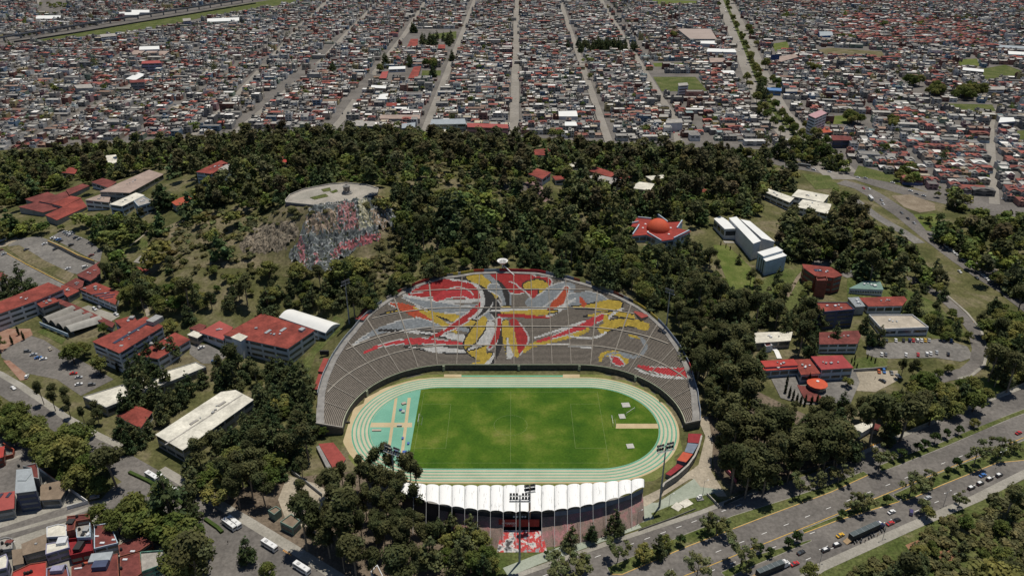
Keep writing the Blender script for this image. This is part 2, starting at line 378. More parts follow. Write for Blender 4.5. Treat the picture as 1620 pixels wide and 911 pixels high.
stripes('crosswalk_marking', [(46, 868), (64, 880), (60, 884), (42, 872)], 5, M_ORNG) if False else None
stripes('crosswalk_marking', [(453, 866), (466, 873), (461, 880), (447, 871)], 6, M_ORNG)
# pavements
def walk(pts, w, m=G_PAVE, off=.14, name='pavement'):
    return tag(drape(name, ribbon(wpts(pts), w), m, off, px=False), kind='structure')
walk([(1700, 577), (1620, 611), (1440, 683), (1335, 729)], 2.6); walk([(1215, 769), (1110, 810), (965, 858), (822, 909), (760, 930)], 2.6)
walk([(1200, 968), (1297, 898), (1440, 833), (1545, 788), (1592, 764), (1630, 745)], 4.5)
# grass park in the corner and verge before the tribune
drape('grass', [(1230, 985), (1300, 905), (1440, 840), (1548, 793), (1596, 769), (1800, 690), (1800, 1010)], G_GRASS, .06)
drape('grass', [(700, 948), (822, 902), (965, 851), (1085, 812), (1060, 800), (990, 818), (930, 838), (840, 850), (790, 870), (700, 905)], G_GRASS, .05)
drape('grass', [(1030, 812), (1085, 790), (1130, 780), (1140, 790), (1110, 806), (1040, 828)], G_GRASS, .12)
walk([(800, 905), (850, 885), (900, 868), (960, 846), (1010, 828)], 5.5, G_COURT, .1, 'path')
drape('plaza_paving', [(975, 838), (1018, 795), (1040, 795), (1098, 757), (1108, 770), (1145, 775), (1110, 790), (1060, 808), (1030, 822)], G_COURT, .09)
drape('service_yard', [(1060, 770), (1105, 735), (1116, 690), (1108, 672), (1078, 676), (1082, 660), (1120, 660), (1128, 700), (1125, 745), (1150, 785), (1120, 785), (1095, 757)], G_PALE, .07)
drape('path', [(1000, 795), (1060, 765), (1096, 742), (1100, 752), (1040, 790), (1015, 805)], G_PALE, .1)
# woodland floor under the eucalyptus, yards
drape('woodland_floor', [(420, 760), (560, 745), (620, 770), (760, 850), (770, 930), (560, 940), (500, 905), (400, 850), (330, 790)], G_FLOOR, .05)
drape('dirt_yard', [(440, 790), (455, 752), (500, 765), (540, 790), (500, 835), (455, 830)], G_PALE, .09)
drape('woodland_floor', [(1120, 655), (1200, 620), (1345, 690), (1340, 725), (1215, 765), (1160, 780), (1130, 745)], G_FLOOR, .05)
# street on the other side, its side streets and hedge strip
drape('road', [(-60, 568), (0, 590), (33, 612), (100, 660), (145, 687), (200, 715), (270, 755), (330, 795), (400, 838), (470, 880), (560, 935), (430, 940), (395, 900), (320, 845), (250, 800), (190, 760), (120, 705), (60, 665), (0, 625), (-60, 585)], G_ASPH, .05)
drape('road', [(178, 770), (212, 752), (300, 815), (400, 885), (420, 935), (300, 935), (320, 890), (270, 860), (215, 815), (170, 805), (80, 832), (0, 858), (-60, 875), (-60, 850), (0, 835), (110, 800), (160, 790)], G_ASPH, .06)
drape('road', [(-60, 735), (0, 725), (45, 715), (80, 740), (40, 750), (25, 780), (-60, 790)], G_ASPH, .06)
drape('road', [(-60, 700), (10, 690), (60, 700), (80, 715), (50, 722), (0, 735), (-60, 745)], G_ASPH, .055)
walk([(-40, 577), (0, 591), (33, 610), (100, 657), (150, 686), (205, 713)], 4, G_PAVE, .15)
walk([(255, 742), (300, 768), (330, 788), (395, 826), (470, 872), (540, 916)], 5, G_PAVE, .15)
walk([(-30, 855), (0, 846), (60, 829), (110, 815), (155, 798), (175, 790)], 2.5, G_PAVE, .15); walk([(-20, 735), (15, 727), (40, 718)], 2, G_PAVE, .15)
drape('yard', [(-40, 858), (60, 838), (150, 812), (180, 830), (230, 850), (265, 870), (265, 930), (-40, 930)], G_PAVE, .03)
drape('yard', [(-40, 742), (60, 738), (105, 770), (140, 797), (0, 840), (-40, 850)], G_PAVE, .03)
# car parks
LOT_A = [(-60, 398), (0, 390), (25, 376), (60, 371), (78, 376), (152, 412), (158, 418), (120, 437), (85, 418), (40, 392), (10, 390)]
drape('parking_lot', [(12, 389), (30, 377), (62, 374), (78, 380), (150, 414), (156, 416), (122, 434), (100, 428)], G_LOT, .12)
drape('parking_lot', [(78, 376), (86, 372), (100, 364), (120, 372), (140, 380), (162, 398), (158, 416), (150, 412)], G_LOT, .14)
drape('parking_lot', [(-60, 398), (5, 396), (40, 417), (104, 448), (100, 455), (60, 460), (-60, 462)], G_LOT, .12)
drape('dry_bank', [(8, 391), (30, 388), (70, 412), (118, 434), (108, 446), (40, 414)], G_SCRUB, .2)
drape('path', [(-60, 395), (0, 386), (25, 374), (30, 379), (8, 390), (-60, 402)], G_PALE, .16)
drape('parking_lot', [(2, 543), (40, 528), (70, 538), (100, 558), (128, 570), (180, 600), (128, 626), (90, 600), (40, 590), (2, 565)], G_ASPH, .1)
drape('brick_paving', [(-20, 540), (4, 520), (48, 520), (52, 530), (12, 550), (0, 560)], patchy('brick_paving', (.24, .13, .09), (.3, .19, .14), .2, 1, .2), .13)
drape('brick_paving', [(5, 570), (15, 570), (40, 590), (45, 600), (32, 602)], MATS['brick_paving'], .13)
drape('parking_lot', [(120, 490), (140, 483), (160, 490), (190, 500), (175, 509)], G_PAVE, .12)
drape('parking_lot', [(300, 545), (330, 545), (360, 562), (345, 575), (320, 575), (300, 560)], G_LOT, .12)
drape('parking_lot', [(1372, 545), (1490, 536), (1530, 548), (1540, 565), (1520, 572), (1480, 566), (1390, 568), (1370, 560)], G_LOT, .14)
drape('parking_lot', [(1352, 588), (1420, 586), (1420, 602), (1385, 620), (1355, 618)], G_PALE, .14)
drape('lawn', [(1345, 568), (1372, 565), (1405, 567), (1402, 585), (1352, 586)], G_GRASS, .14)
# campus road on the slope
CAMP = [(1250, 405), (1290, 411), (1350, 420), (1410, 430), (1450, 448), (1490, 470), (1520, 497), (1542, 525), (1550, 555), (1546, 575), (1528, 590), (1495, 595), (1470, 603)]
walk(CAMP, 9, G_ASPH, .17, 'road'); walk([(1412, 426), (1455, 444), (1498, 467), (1530, 495), (1552, 522), (1562, 555), (1557, 577), (1537, 594), (1515, 599)], 1.6, G_PAVE, .24)
drape('parking_lot', [(1265, 412), (1300, 408), (1345, 420), (1362, 436), (1340, 440), (1300, 424)], G_LOT, .2)
# grade-separated road on the far side
walk([(1180, 243), (1250, 262), (1300, 270), (1350, 278), (1395, 292), (1440, 305), (1500, 318), (1560, 328), (1640, 335)], 22, G_ASPH, .12, 'avenue')
walk([(1330, 288), (1362, 297), (1385, 310), (1430, 340), (1480, 380), (1520, 410), (1560, 438), (1630, 480)], 18, G_ASPH, .14, 'road')
walk([(1350, 315), (1390, 345), (1425, 365), (1455, 385)], 10, G_LOT, .16, 'road'); walk([(1560, 415), (1575, 440), (1600, 470), (1640, 500)], 10, G_ASPH, .16, 'road')
drape('grass', [(1268, 275), (1312, 278), (1330, 298), (1290, 300)], G_GRASS, .16); drape('grass', [(1358, 262), (1424, 280), (1424, 292), (1350, 278)], G_GRASS, .19)
drape('bare_ground', [(1410, 310), (1440, 308), (1478, 322), (1480, 333), (1455, 337), (1430, 328)], G_DIRT, .18); drape('grass', [(1445, 340), (1480, 338), (1490, 370), (1465, 365)], G_GRASS2, .16)
for q in ([(1432, 862), (1462, 850), (1470, 860), (1440, 872)], [(1480, 872), (1520, 868), (1530, 885), (1490, 888)], [(1400, 905), (1440, 895), (1450, 915), (1400, 925)]): drape('bare_ground', q, patchy('red_earth', (.22, .11, .065), (.27, .15, .09), .2, 1, .3), .09)
# grassy openings on the hill
for q, m in [([(1128, 388), (1150, 388), (1195, 430), (1190, 480), (1160, 470), (1140, 420)], G_GRASS2), ([(1195, 450), (1240, 425), (1270, 425), (1290, 470), (1280, 500), (1200, 500)], G_GRASS), ([(1340, 440), (1400, 440), (1480, 480), (1530, 530), (1500, 540), (1420, 520), (1400, 490), (1340, 470)], G_GRASS),
             ([(240, 370), (330, 330), (450, 330), (500, 335), (620, 345), (625, 400), (560, 440), (470, 440), (400, 425), (340, 425), (280, 425), (230, 410)], G_SCRUB), ([(640, 262), (690, 255), (710, 275), (660, 300)], G_SCRUB), ([(1540, 600), (1620, 590), (1620, 605), (1440, 680), (1430, 670), (1500, 640)], G_GRASS2),
             ([(990, 430), (1010, 400), (1020, 440)], G_GRASS2), ([(165, 372), (215, 365), (240, 390), (200, 400)], G_GRASS), ([(500, 560), (545, 515), (545, 505), (530, 500), (480, 570), (485, 600)], G_GRASS), ([(190, 585), (212, 573), (216, 580), (196, 592)], G_GRASS), ([(58, 525), (70, 520), (105, 535), (98, 545)], G_GRASS)]:
    drape('grass', q, m, .13)
walk([(1245, 470), (1262, 440), (1275, 425)], 2.5, G_DIRT, .2, 'path'); walk([(1145, 383), (1165, 384), (1190, 404)], 4, G_PAVE, .2, 'path'); walk([(205, 390), (228, 372), (236, 360)], 2, G_PALE, .2, 'path'); walk([(180, 440), (225, 465), (235, 500)], 2.5, G_PALE, .2, 'path')
walk([(320, 238), (420, 240), (560, 245)], 4, G_PALE, .2, 'path')
# ================================================================ stadium
def oval(r, n=48, a=42.9):
    P = []
    for s, off in ((1, -90), (-1, 90)):
        for i in range(n + 1):
            t = math.radians(off + 180 * i / n); P.append((SX + s * a + r * math.cos(t), SY + r * math.sin(t)))
    return P
def ringmesh(name, r0, r1, z, m, a=42.9, kind='structure', parent=None):
    A, B = oval(r0, a=a), oval(r1, a=a); n = len(A)
    V = [(*p, z) for p in A] + [(*p, z) for p in B]
    o = meshobj(name, V, [(i, n + i, n + (i + 1) % n, (i + 1) % n) for i in range(n)], m, parent)
    return tag(o, kind=kind) if kind else o
def sheet(name, poly, z, m, kind='structure'):
    return tag(meshobj(name, [(*p, z) for p in ccw(poly)], [tuple(range(len(poly)))], m), kind=kind)
M_TAN = patchy('tan_track', (.42, .335, .20), (.47, .385, .24), .1, 1.2, .08)
M_LANE = patchy('lane_beige', (.43, .40, .285), (.475, .44, .315), .1, 1.2, .08)
M_MINT = patchy('mint_track', (.135, .32, .235), (.17, .37, .275), .05, 1.2, .12)
M_MINTL = patchy('mint_lane', (.095, .29, .185), (.13, .34, .225), .1, 1.2, .10)
sheet('stadium_verge', oval(55.4, a=SA), .015, patchy('verge_grass', (.12, .145, .04), (.18, .18, .065), .12, 1, .3))
# tan apron outside the bend
AP = [flat(*p) for p in [(700, 597), (663, 599), (644, 603), (613, 612), (589, 622), (569, 633), (552, 649), (543, 666), (539.5, 685), (544, 702), (553, 718), (565, 731), (590, 741), (640, 752), (700, 760)]]
sheet('track_apron', AP, .04, M_TAN)
track_r = [(46.9, 46.3, M_TAN)] 
ringmesh('running_track', 36.5, 47.3, .06, M_LANE)
for k in range(5): ringmesh('track_lane', 36.5 + 2.25 * k, 36.5 + 2.25 * k + (.85 if k else 1.0), .075, M_MINTL)
ringmesh('track_edge', 46.3, 47.6, .07, M_TAN)
for k in range(9): ringmesh('lane_line', 36.55 + 1.22 * k, 36.62 + 1.22 * k, .085, mat('lane_paint', (.5, .5, .45), .8, .2))
inner = oval(36.4)
gx0 = flat(655, 677)[0]
sheet('infield_grass', [p for p in inner if p[0] > gx0] + [], .05, None) if False else None
top = math.sqrt(36.4 ** 2 - (gx0 + 42.9 - SX) ** 2) if abs(gx0 + 42.9 - SX) < 36.4 else 36.4
def infield():
    m = bpy.data.materials.new('pitch_grass'); nt, p, o = nodes(m)
    a = ramp(nt, noise(nt, .045, 6, .62), (.34, (.032, .082, .008)), (.5, (.058, .114, .011)), (.6, (.10, .145, .02)), (.74, (.17, .175, .045)))
    # mowing and wear, darker along one side
    f = ramp(nt, noise(nt, .9, 5, .7), (.25, .62), (.75, 1.25))
    nt.links.new(mixc(nt, 1, a, f, 'MULTIPLY'), p.inputs['Base Color']); p.inputs['Roughness'].default_value = .95; p.inputs['Specular IOR Level'].default_value = .1
    return m
M_PITCH = infield()
right = [p for p in inner if p[0] > gx0]
left = [p for p in inner if p[0] <= gx0]
ry = [(gx0, SY - top), (gx0, SY + top)]
rp = sorted([p for p in right if p[1] < SY], key=lambda p: p[0]) + sorted([p for p in right if p[1] >= SY], key=lambda p: -p[0])
sheet('football_pitch', [ry[0]] + rp + [ry[1]], .055, M_PITCH)
lp = sorted([p for p in left if p[1] >= SY], key=lambda p: -p[0]) + sorted([p for p in left if p[1] < SY], key=lambda p: p[0])
sheet('field_events_area', [ry[1]] + lp + [ry[0]], .05, M_MINT)
for q in ([(584.5, 668.3), (652, 668.3), (652, 675.6), (584, 675.6)], [(624.5, 629), (629, 629), (616, 722), (611, 722)], [(645, 629), (650, 629), (638, 722), (633, 722)]):
    sheet('runway', [flat(*p) for p in q], .065 + .004 * random.random(), M_TAN)
sheet('sand_pit', [flat(*p) for p in [(975, 670), (1041, 670), (1043, 677.5), (974, 677.5)]], .075, patchy('sand', (.42, .33, .19), (.48, .38, .23), .2, 2, .1))
for q in ([(702.5, 592), (730, 592), (730, 596), (702.5, 596)], [(890.5, 592), (917, 592), (917, 596.5), (890.5, 596.5)]): sheet('start_pad', [flat(*p) for p in q], .05, M_TAN)
sheet('warm_up_lane', [flat(*p) for p in [(730, 593.6), (890.5, 593.6), (890.5, 596), (730, 596)]], .045, M_MINTL)
b = MB()                                              # faint pitch lines
x0, x1, ym, yM = gx0 + 2.2, gx0 + 104, SY - 32, SY + 32
for (ax, ay, bx, by) in ((x0, ym, x1, ym), (x0, yM, x1, yM), (x0, ym, x0, yM), (x1, ym, x1, yM), ((x0 + x1) / 2, ym, (x0 + x1) / 2, yM), (x0, SY - 20, x0 + 16.5, SY - 20), (x0, SY + 20, x0 + 16.5, SY + 20), (x0 + 16.5, SY - 20, x0 + 16.5, SY + 20),
                         (x1, SY - 20, x1 - 16.5, SY - 20), (x1, SY + 20, x1 - 16.5, SY + 20), (x1 - 16.5, SY - 20, x1 - 16.5, SY + 20)):
    b.box((ax + bx) / 2, (ay + by) / 2, .058, max(abs(ax - bx), .1), max(abs(ay - by), .1), .006)
for i in range(40):
    t = 2 * math.pi * i / 40; b.box((x0 + x1) / 2 + 9.15 * math.cos(t), SY + 9.15 * math.sin(t), .058, .1, 1.45, .006, t)
tag(b.build('pitch_lines', mat('worn_line', (.20, .24, .10), .9, .2)), kind='structure')
# moat path at the foot of the stand
A, B = oval(53.0, a=SA), oval(55.2, a=SA); n = len(A)
k = [i for i in range(n) if (A[i][1] > SY - 12)]
V = [(*p, .03) for p in A] + [(*p, .03) for p in B]
tag(meshobj('stand_path', V, [(i, n + i, n + (i + 1) % n, (i + 1) % n) for i in range(n) if i in k and (i + 1) % n in k], patchy('dark_path', (.07, .068, .06), (.10, .095, .08), .2, 1, .3)), kind='structure')
# ---------------------------------------------------------------- grandstand
STAND = thing('grandstand', 'huge curved open grandstand with concrete benches painted in red, yellow, white and black', 'grandstand', (SX, SY + SR + 30, 0))
CONC = mat('bench_concrete', (.2, .18, .15), .9, .16, .5, attr=True)
M_CON = mat('pale_concrete', (.36, .335, .295), .9, .25, .4)
M_CON2 = mat('grey_concrete', (.24, .23, .215), .9, .3, .3)
RED, RED2, YEL, WHT, GRY, BLK, ORG = (.40, .035, .033), (.50, .05, .055), (.50, .36, .055), (.56, .55, .52), (.27, .29, .30), (.035, .033, .032), (.47, .085, .035)
DEP = .92; nrow = int(RD.max() / DEP); us = np.arange(RU.min(), RU.max(), .6); ncol = len(us) - 1
uc = (us[:-1] + us[1:]) / 2; rimc = np.interp(uc, RU, RD)
# abstract sweeping bands of paint: (points in photo pixels on the benches, width start, mid, end, colour)
STROKES = [
 ([(650, 468), (720, 458), (770, 452)], 10, 34, 26, RED), ([(770, 446), (820, 448), (862, 446)], 20, 42, 22, RED), ([(700, 500), (740, 492), (775, 500)], 10, 26, 14, GRY), ([(840, 478), (890, 478), (930, 470)], 14, 30, 22, GRY), ([(770, 470), (786, 492), (795, 520)], 14, 24, 12, BLK), ([(640, 548), (690, 552), (745, 556)], 4, 12, 8, WHT), ([(925, 500), (980, 496), (1000, 505)], 4, 14, 8, YEL),
 ([(560, 545), (610, 520), (680, 512), (760, 530)], 4, 20, 3, GRY), ([(575, 558), (640, 540), (700, 541), (735, 543)], 2, 15, 4, RED2), ([(600, 500), (670, 492), (745, 512), (790, 530)], 3, 15, 20, YEL), ([(600, 522), (680, 527), (760, 540)], 3, 9, 12, WHT),
 ([(618, 480), (660, 494), (720, 520)], 6, 16, 6, ORG), ([(640, 470), (700, 486), (770, 488)], 6, 18, 10, GRY), ([(640, 466), (700, 476), (760, 474)], 3, 7, 5, WHT), ([(655, 486), (690, 505), (722, 526)], 4, 10, 3, YEL), ([(680, 535), (730, 508), (765, 478)], 5, 12, 9, RED),
 ([(652, 462), (700, 452), (752, 462)], 6, 25, 30, RED), ([(690, 472), (725, 462), (745, 470)], 8, 24, 10, RED2), ([(715, 443), (755, 452), (765, 480), (742, 504)], 4, 9, 3, WHT), ([(722, 440), (765, 452), (773, 478), (752, 503)], 5, 15, 6, BLK), ([(745, 438), (770, 448), (785, 470)], 14, 18, 8, YEL), ([(770, 436), (790, 455), (800, 480)], 10, 9, 8, GRY),
 ([(790, 436), (835, 446), (850, 470)], 16, 34, 16, RED), ([(780, 455), (800, 470), (798, 500)], 14, 20, 10, GRY), ([(788, 445), (800, 462), (803, 484)], 4, 8, 4, BLK), ([(835, 452), (858, 452), (850, 478)], 14, 20, 8, YEL), ([(850, 480), (878, 462), (900, 455)], 22, 30, 16, GRY), ([(866, 498), (884, 478), (896, 456)], 12, 15, 12, ORG), ([(905, 470), (940, 474), (965, 484)], 18, 22, 14, GRY), ([(900, 486), (945, 484), (975, 482)], 5, 13, 22, YEL),
 ([(866, 500), (885, 488), (910, 472)], 6, 8, 3, WHT), ([(800, 490), (840, 494), (880, 492)], 14, 16, 6, YEL), ([(790, 498), (835, 500), (870, 503)], 6, 5, 3, RED), ([(775, 492), (800, 490), (860, 487)], 3, 6, 3, WHT), ([(918, 470), (922, 478), (924, 484)], 3, 9, 3, ORG),
 ([(765, 505), (752, 545), (770, 568)], 12, 30, 14, YEL), ([(776, 512), (768, 536), (742, 552)], 12, 16, 8, WHT), ([(790, 505), (786, 530), (774, 550)], 10, 12, 6, RED), ([(796, 508), (792, 540), (778, 575)], 5, 7, 5, BLK), ([(800, 510), (800, 540), (806, 566)], 8, 9, 5, YEL), ([(803, 535), (808, 552), (805, 566)], 5, 13, 6, WHT), ([(812, 508), (824, 535), (822, 558)], 12, 20, 8, RED), ([(808, 520), (812, 545), (818, 562)], 8, 13, 6, YEL), ([(775, 560), (766, 572), (750, 578)], 9, 12, 9, YEL), ([(782, 560), (774, 572), (764, 580)], 4, 6, 3, WHT),
 ([(830, 555), (860, 540), (905, 530), (930, 520)], 6, 10, 6, YEL), ([(850, 540), (900, 524), (955, 500)], 5, 9, 13, RED2), ([(846, 534), (890, 520), (925, 508)], 3, 6, 3, WHT), ([(955, 520), (985, 510), (1020, 516)], 14, 20, 14, YEL), ([(962, 506), (970, 496), (985, 488)], 3, 5, 3, WHT), ([(900, 531), (935, 534), (958, 526)], 3, 5, 3, WHT), ([(860, 546), (890, 545), (935, 550)], 3, 5, 3, WHT), ([(958, 500), (959, 508), (955, 514)], 6, 7, 3, YEL),
 ([(950, 570), (962, 559), (985, 565), (985, 576)], 5, 11, 6, YEL), ([(965, 562), (975, 570), (985, 576)], 4, 14, 6, RED2), ([(958, 562), (975, 558), (1000, 563)], 2, 5, 3, GRY), ([(1000, 533), (1020, 542), (1014, 560), (985, 562)], 5, 6, 4, GRY), ([(996, 530), (1004, 532), (1012, 536)], 3, 5, 2, YEL), ([(1010, 578), (1040, 585), (1086, 590)], 3, 14, 16, RED2), ([(1005, 582), (1040, 594), (1084, 597)], 2, 5, 4, WHT)]
def bez(P, n=110):
    P = np.array(P, float); t = np.linspace(0, 1, n); k = np.linspace(0, 1, len(P)); 
    # quadratic through the points (Lagrange on each axis)
    out = np.zeros((n, 2))
    for i in range(len(P)):
        L = np.ones(n)
        for j in range(len(P)):
            if j != i: L *= (t - k[j]) / (k[i] - k[j])
        out += L[:, None] * P[i]
    return out
def paint(px, py):
    col = np.zeros((len(px), 3)); col[:] = (.155, .135, .115); col *= (.82 + .36 * rng.random((len(px), 1))); hit = np.zeros(len(px), bool)
    for P, w0, w1, w2, c in STROKES:
        B = bez(P); t = np.linspace(0, 1, len(B)); w = np.where(t < .5, w0 + (w1 - w0) * t * 2, w1 + (w2 - w1) * (t - .5) * 2) / 2
        wob = 1 + .18 * np.sin(t * 5 + w0)
        sel = np.nonzero((px > B[:, 0].min() - 30) & (px < B[:, 0].max() + 30))[0]
        d = np.sqrt((px[sel, None] - B[None, :, 0]) ** 2 + ((py[sel, None] - B[None, :, 1]) * 1.25) ** 2) - (w * 1.12 * wob)[None, :]
        m = sel[d.min(1) < 0]; col[m] = np.array(c) * (.85 + .25 * rng.random((len(m), 1))); hit[m] = True
        if max(w0, w1, w2) > 11:
            dm = d.min(1); e = sel[(dm > -2.0) & (dm < .5) & (np.sin(px[sel] * .09 + w1) > -.35)]; col[e] = np.array(WHT if c in (RED, RED2, BLK, ORG) else BLK if c in (YEL, WHT) else WHT) * .9; hit[e] = True
    return col, hit
V, Fq, CL = [], [], []
ptsx = np.zeros((nrow + 2, len(us), 2))
for j, u in enumerate(us):
    for i in range(nrow + 2): ptsx[i, j] = upos(u, i * DEP)
cells = [(i, j) for i in range(nrow) for j in range(ncol) if (i + .6) * DEP <= rimc[j]]
ci = np.array([c[0] for c in cells]); cj = np.array([c[1] for c in cells])
zt = SZ0 + SS * DEP * (ci + 1); zb = SZ0 + SS * DEP * ci
P0 = ptsx[ci, cj]; P1 = ptsx[ci, cj + 1]; P2 = ptsx[ci + 1, cj + 1]; P3 = ptsx[ci + 1, cj]
mx, my = (P0 + P2)[:, 0] / 2, (P0 + P2)[:, 1] / 2
pxs, pys = proj(mx, my, zt)
pc, hit = paint(pxs, pys)
def v3(P, z): return np.concatenate([P, z[:, None]], 1)
nc = len(cells)
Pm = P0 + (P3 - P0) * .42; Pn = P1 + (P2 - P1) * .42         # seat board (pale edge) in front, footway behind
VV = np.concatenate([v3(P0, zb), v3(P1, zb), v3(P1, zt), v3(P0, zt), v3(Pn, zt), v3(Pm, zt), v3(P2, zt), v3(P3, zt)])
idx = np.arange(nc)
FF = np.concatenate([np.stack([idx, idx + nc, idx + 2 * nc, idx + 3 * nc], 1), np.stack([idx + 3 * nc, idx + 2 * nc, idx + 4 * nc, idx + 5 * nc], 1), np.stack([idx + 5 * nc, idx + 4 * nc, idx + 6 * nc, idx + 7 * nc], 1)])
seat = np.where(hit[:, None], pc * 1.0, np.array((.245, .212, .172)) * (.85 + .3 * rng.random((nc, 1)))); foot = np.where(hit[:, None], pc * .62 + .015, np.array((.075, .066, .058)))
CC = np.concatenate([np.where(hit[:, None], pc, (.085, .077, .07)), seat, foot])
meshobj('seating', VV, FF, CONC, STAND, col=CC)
def stripmesh(name, L, m, thick, parent):
    """L: list of (left xyz, right xyz); a thick strip"""
    V, Q = [], []
    for a, c in L: V += [a, c, (a[0], a[1], a[2] - thick), (c[0], c[1], c[2] - thick)]
    for i in range(len(L) - 1):
        k = 4 * i; Q += [(k, k + 1, k + 5, k + 4), (k + 2, k + 6, k + 7, k + 3), (k, k + 4, k + 6, k + 2), (k + 1, k + 3, k + 7, k + 5)]
    k = 4 * (len(L) - 1); Q += [(0, 2, 3, 1), (k, k + 1, k + 3, k + 2)]
    return meshobj(name, V, Q, m, parent)
M_WALK = mat('walkway_concrete', (.31, .28, .235), .9, .25, .5)
for d in (14.5, 29.5, 45, 61):                               # cross walkways
    uu = [u for u in np.arange(RU.min(), RU.max(), 1.5) if np.interp(u, RU, RD) > d + 2]
    if uu: stripmesh('cross_walkway', [((*upos(u, d), SZ0 + SS * (d + 1.2) + .30), (*upos(u, d + .75), SZ0 + SS * (d + 1.2) + .30)) for u in uu], M_WALK, .8, STAND)
for u in np.arange(-117, 118, 11.7):                         # stairs
    rd = float(np.interp(u, RU, RD))
    if rd > 4: stripmesh('stair', [((*upos(u - .22, d), SZ0 + SS * (d + 1.2) + .2), (*upos(u + .22, d), SZ0 + SS * (d + 1.2) + .22)) for d in np.linspace(.5, rd, 12)], mat('stair_concrete', (.235, .212, .18), .9, .25, .5), .6, STAND)
uu = np.arange(RU.min(), RU.max(), 1.2)
stripmesh('front_wall', [((*upos(u, -.35), SZ0 - .15), (*upos(u, .05), SZ0 - .15)) for u in uu], mat('dark_wall', (.085, .08, .07), .9, .35, .5), SZ0 + .1, STAND)
stripmesh('front_railing', [((*upos(u, -.4), SZ0 + .75), (*upos(u, -.05), SZ0 + .75)) for u in uu], mat('pale_green_rail', (.36, .38, .27), .8, .2), .5, STAND)
stripmesh('front_aisle', [((*upos(u, .2), SZ0 + .06), (*upos(u, 1.1), SZ0 + .06)) for u in uu], M_WALK, .3, STAND) if False else None
L = []
ru2 = np.linspace(RU.min(), RU.max(), 150)
for u in ru2:
    d = float(np.interp(u, RU, RD)); wd = 2.4 + 1.2 * abs(u) / 125
    L.append(((*upos(u, d - .6), SZ0 + SS * d + .45), (*upos(u, d + wd), SZ0 + SS * d + .45)))
stripmesh('concourse', L, M_CON2, 2.6, STAND)
PANEL = [(505, 610, GRY), (610, 622, (.34, .3, .26)), (622, 634, (.38, .06, .04)), (634, 648, (.25, .2, .15)), (648, 682, (.36, .05, .04)), (682, 692, (.05, .05, .05)), (692, 704, (.42, .3, .06)), (704, 712, (.42, .4, .36)), (712, 720, (.42, .33, .06)), (720, 730, (.44, .42, .38)), (730, 750, (.42, .33, .06)), (750, 766, (.40, .07, .03)), (766, 790, (.22, .25, .27)), (790, 862, (.36, .035, .04)), (862, 880, (.2, .22, .27)), (880, 908, (.15, .17, .24)),
         (908, 920, (.26, .08, .04)), (920, 940, (.17, .18, .23)), (940, 975, (.26, .28, .31)), (975, 984, (.25, .08, .05)), (984, 992, (.25, .25, .26)), (992, 1000, (.05, .05, .06)), (1000, 1026, (.42, .32, .06)), (1026, 1042, (.4, .31, .07)), (1042, 1088, (.17, .2, .26)), (1088, 1094, (.36, .05, .05)), (1094, 1112, (.2, .23, .28))]
outer = [(*upos(u, float(np.interp(u, RU, RD)) + 2.4 + 1.2 * abs(u) / 125), SZ0 + SS * float(np.interp(u, RU, RD))) for u in ru2]
opx = [proj(*o)[0] for o in outer]
for k, (a, c, colr) in enumerate(PANEL):
    seg = [o for o, p in zip(outer, opx) if a - 2 <= p <= c + 2]
    if len(seg) < 2:
        i = min(range(len(opx)), key=lambda q: abs(opx[q] - (a + c) / 2)); seg = outer[max(i - 1, 0):i + 2]
    def off(o, e):
        v = Vector((o[0] - SX, o[1] - SY)).normalized() * e; return (o[0] + v.x, o[1] + v.y)
    stripmesh('parapet_panel', [((*off(o, -.02), o[2] + 2.35 - .02 * (k % 2)), (*off(o, .32 + .02 * (k % 2)), o[2] + 2.35 - .02 * (k % 2))) for o in seg], mat('parapet_%d' % k, colr, .85, .25, .6), 2.4, STAND)
for s, us_ in ((0, RU.min()), (1, RU.max())):                # stand ends: dark sheets coloured as the shade below the open end beam
    d1 = float(np.interp(us_, RU, RD)); dd = np.linspace(-.3, d1 + 4, 12); sg = .4 if s else -.4
    stripmesh('end_shade', [((*upos(us_ + sg, d), SZ0 + SS * max(d, 0) + .3), (*upos(us_ + sg * 1.6, d), SZ0 + SS * max(d, 0) + .3)) for d in dd], mat('end_shade', (.10, .095, .085), .9, .25), 10, STAND); stripmesh('end_beam', [((*upos(us_ + sg * .8, d), SZ0 + SS * max(d, 0) + 1.3), (*upos(us_ + sg * 2.0, d), SZ0 + SS * max(d, 0) + 1.3)) for d in dd], M_CON, 1.0, STAND)
def gatebox(px, py, col):
    x, y, z = at(px, py)
    return x, y, z
for u in (-96, -43, 3, 40, 76):                               # pale green stair gates at the foot
    x, y = upos(u, -.7); MB().box(x, y, 0, 1.5, .7, 4.0, -u / 90 if abs(u) > 38 else 0).build('stair_gate', mat('pale_green_rail', (0, 0, 0)), STAND)
# cauldron
x, y, z = stand_hit(795, 429); zt_ = z
t = thing('cauldron', 'white ring-shaped cauldron on a post at the top of the painted grandstand', 'cauldron', (x, y + 2.5, z))
MB().tube((x, y + 2.5, z - 3), (x, y + 2.5, z + 4.6), .55, .4, 8).build('post', M_WHITE, t)
MB().lathe(x, y + 2.5, [(.6, z + 4.4), (2.2, z + 4.9), (3.4, z + 6.0), (3.75, z + 6.6), (3.75, z + 6.9), (2.9, z + 6.7), (2.3, z + 5.9), (2.25, z + 5.6)], 24).build('bowl', M_WHITE, t, smooth=True)
MB().lathe(x, y + 2.5, [(2.2, z + 5.4), (.1, z + 5.2)], 20).build('basin', mat('dark_metal', (.05, .05, .05), .6, .2), t)
b = MB()
for k in range(4): a = k * math.pi / 4; b.box(x, y + 2.5, z + 6.0, 4.6, .25, .2, a)
b.build('grate', M_WHITE, t)
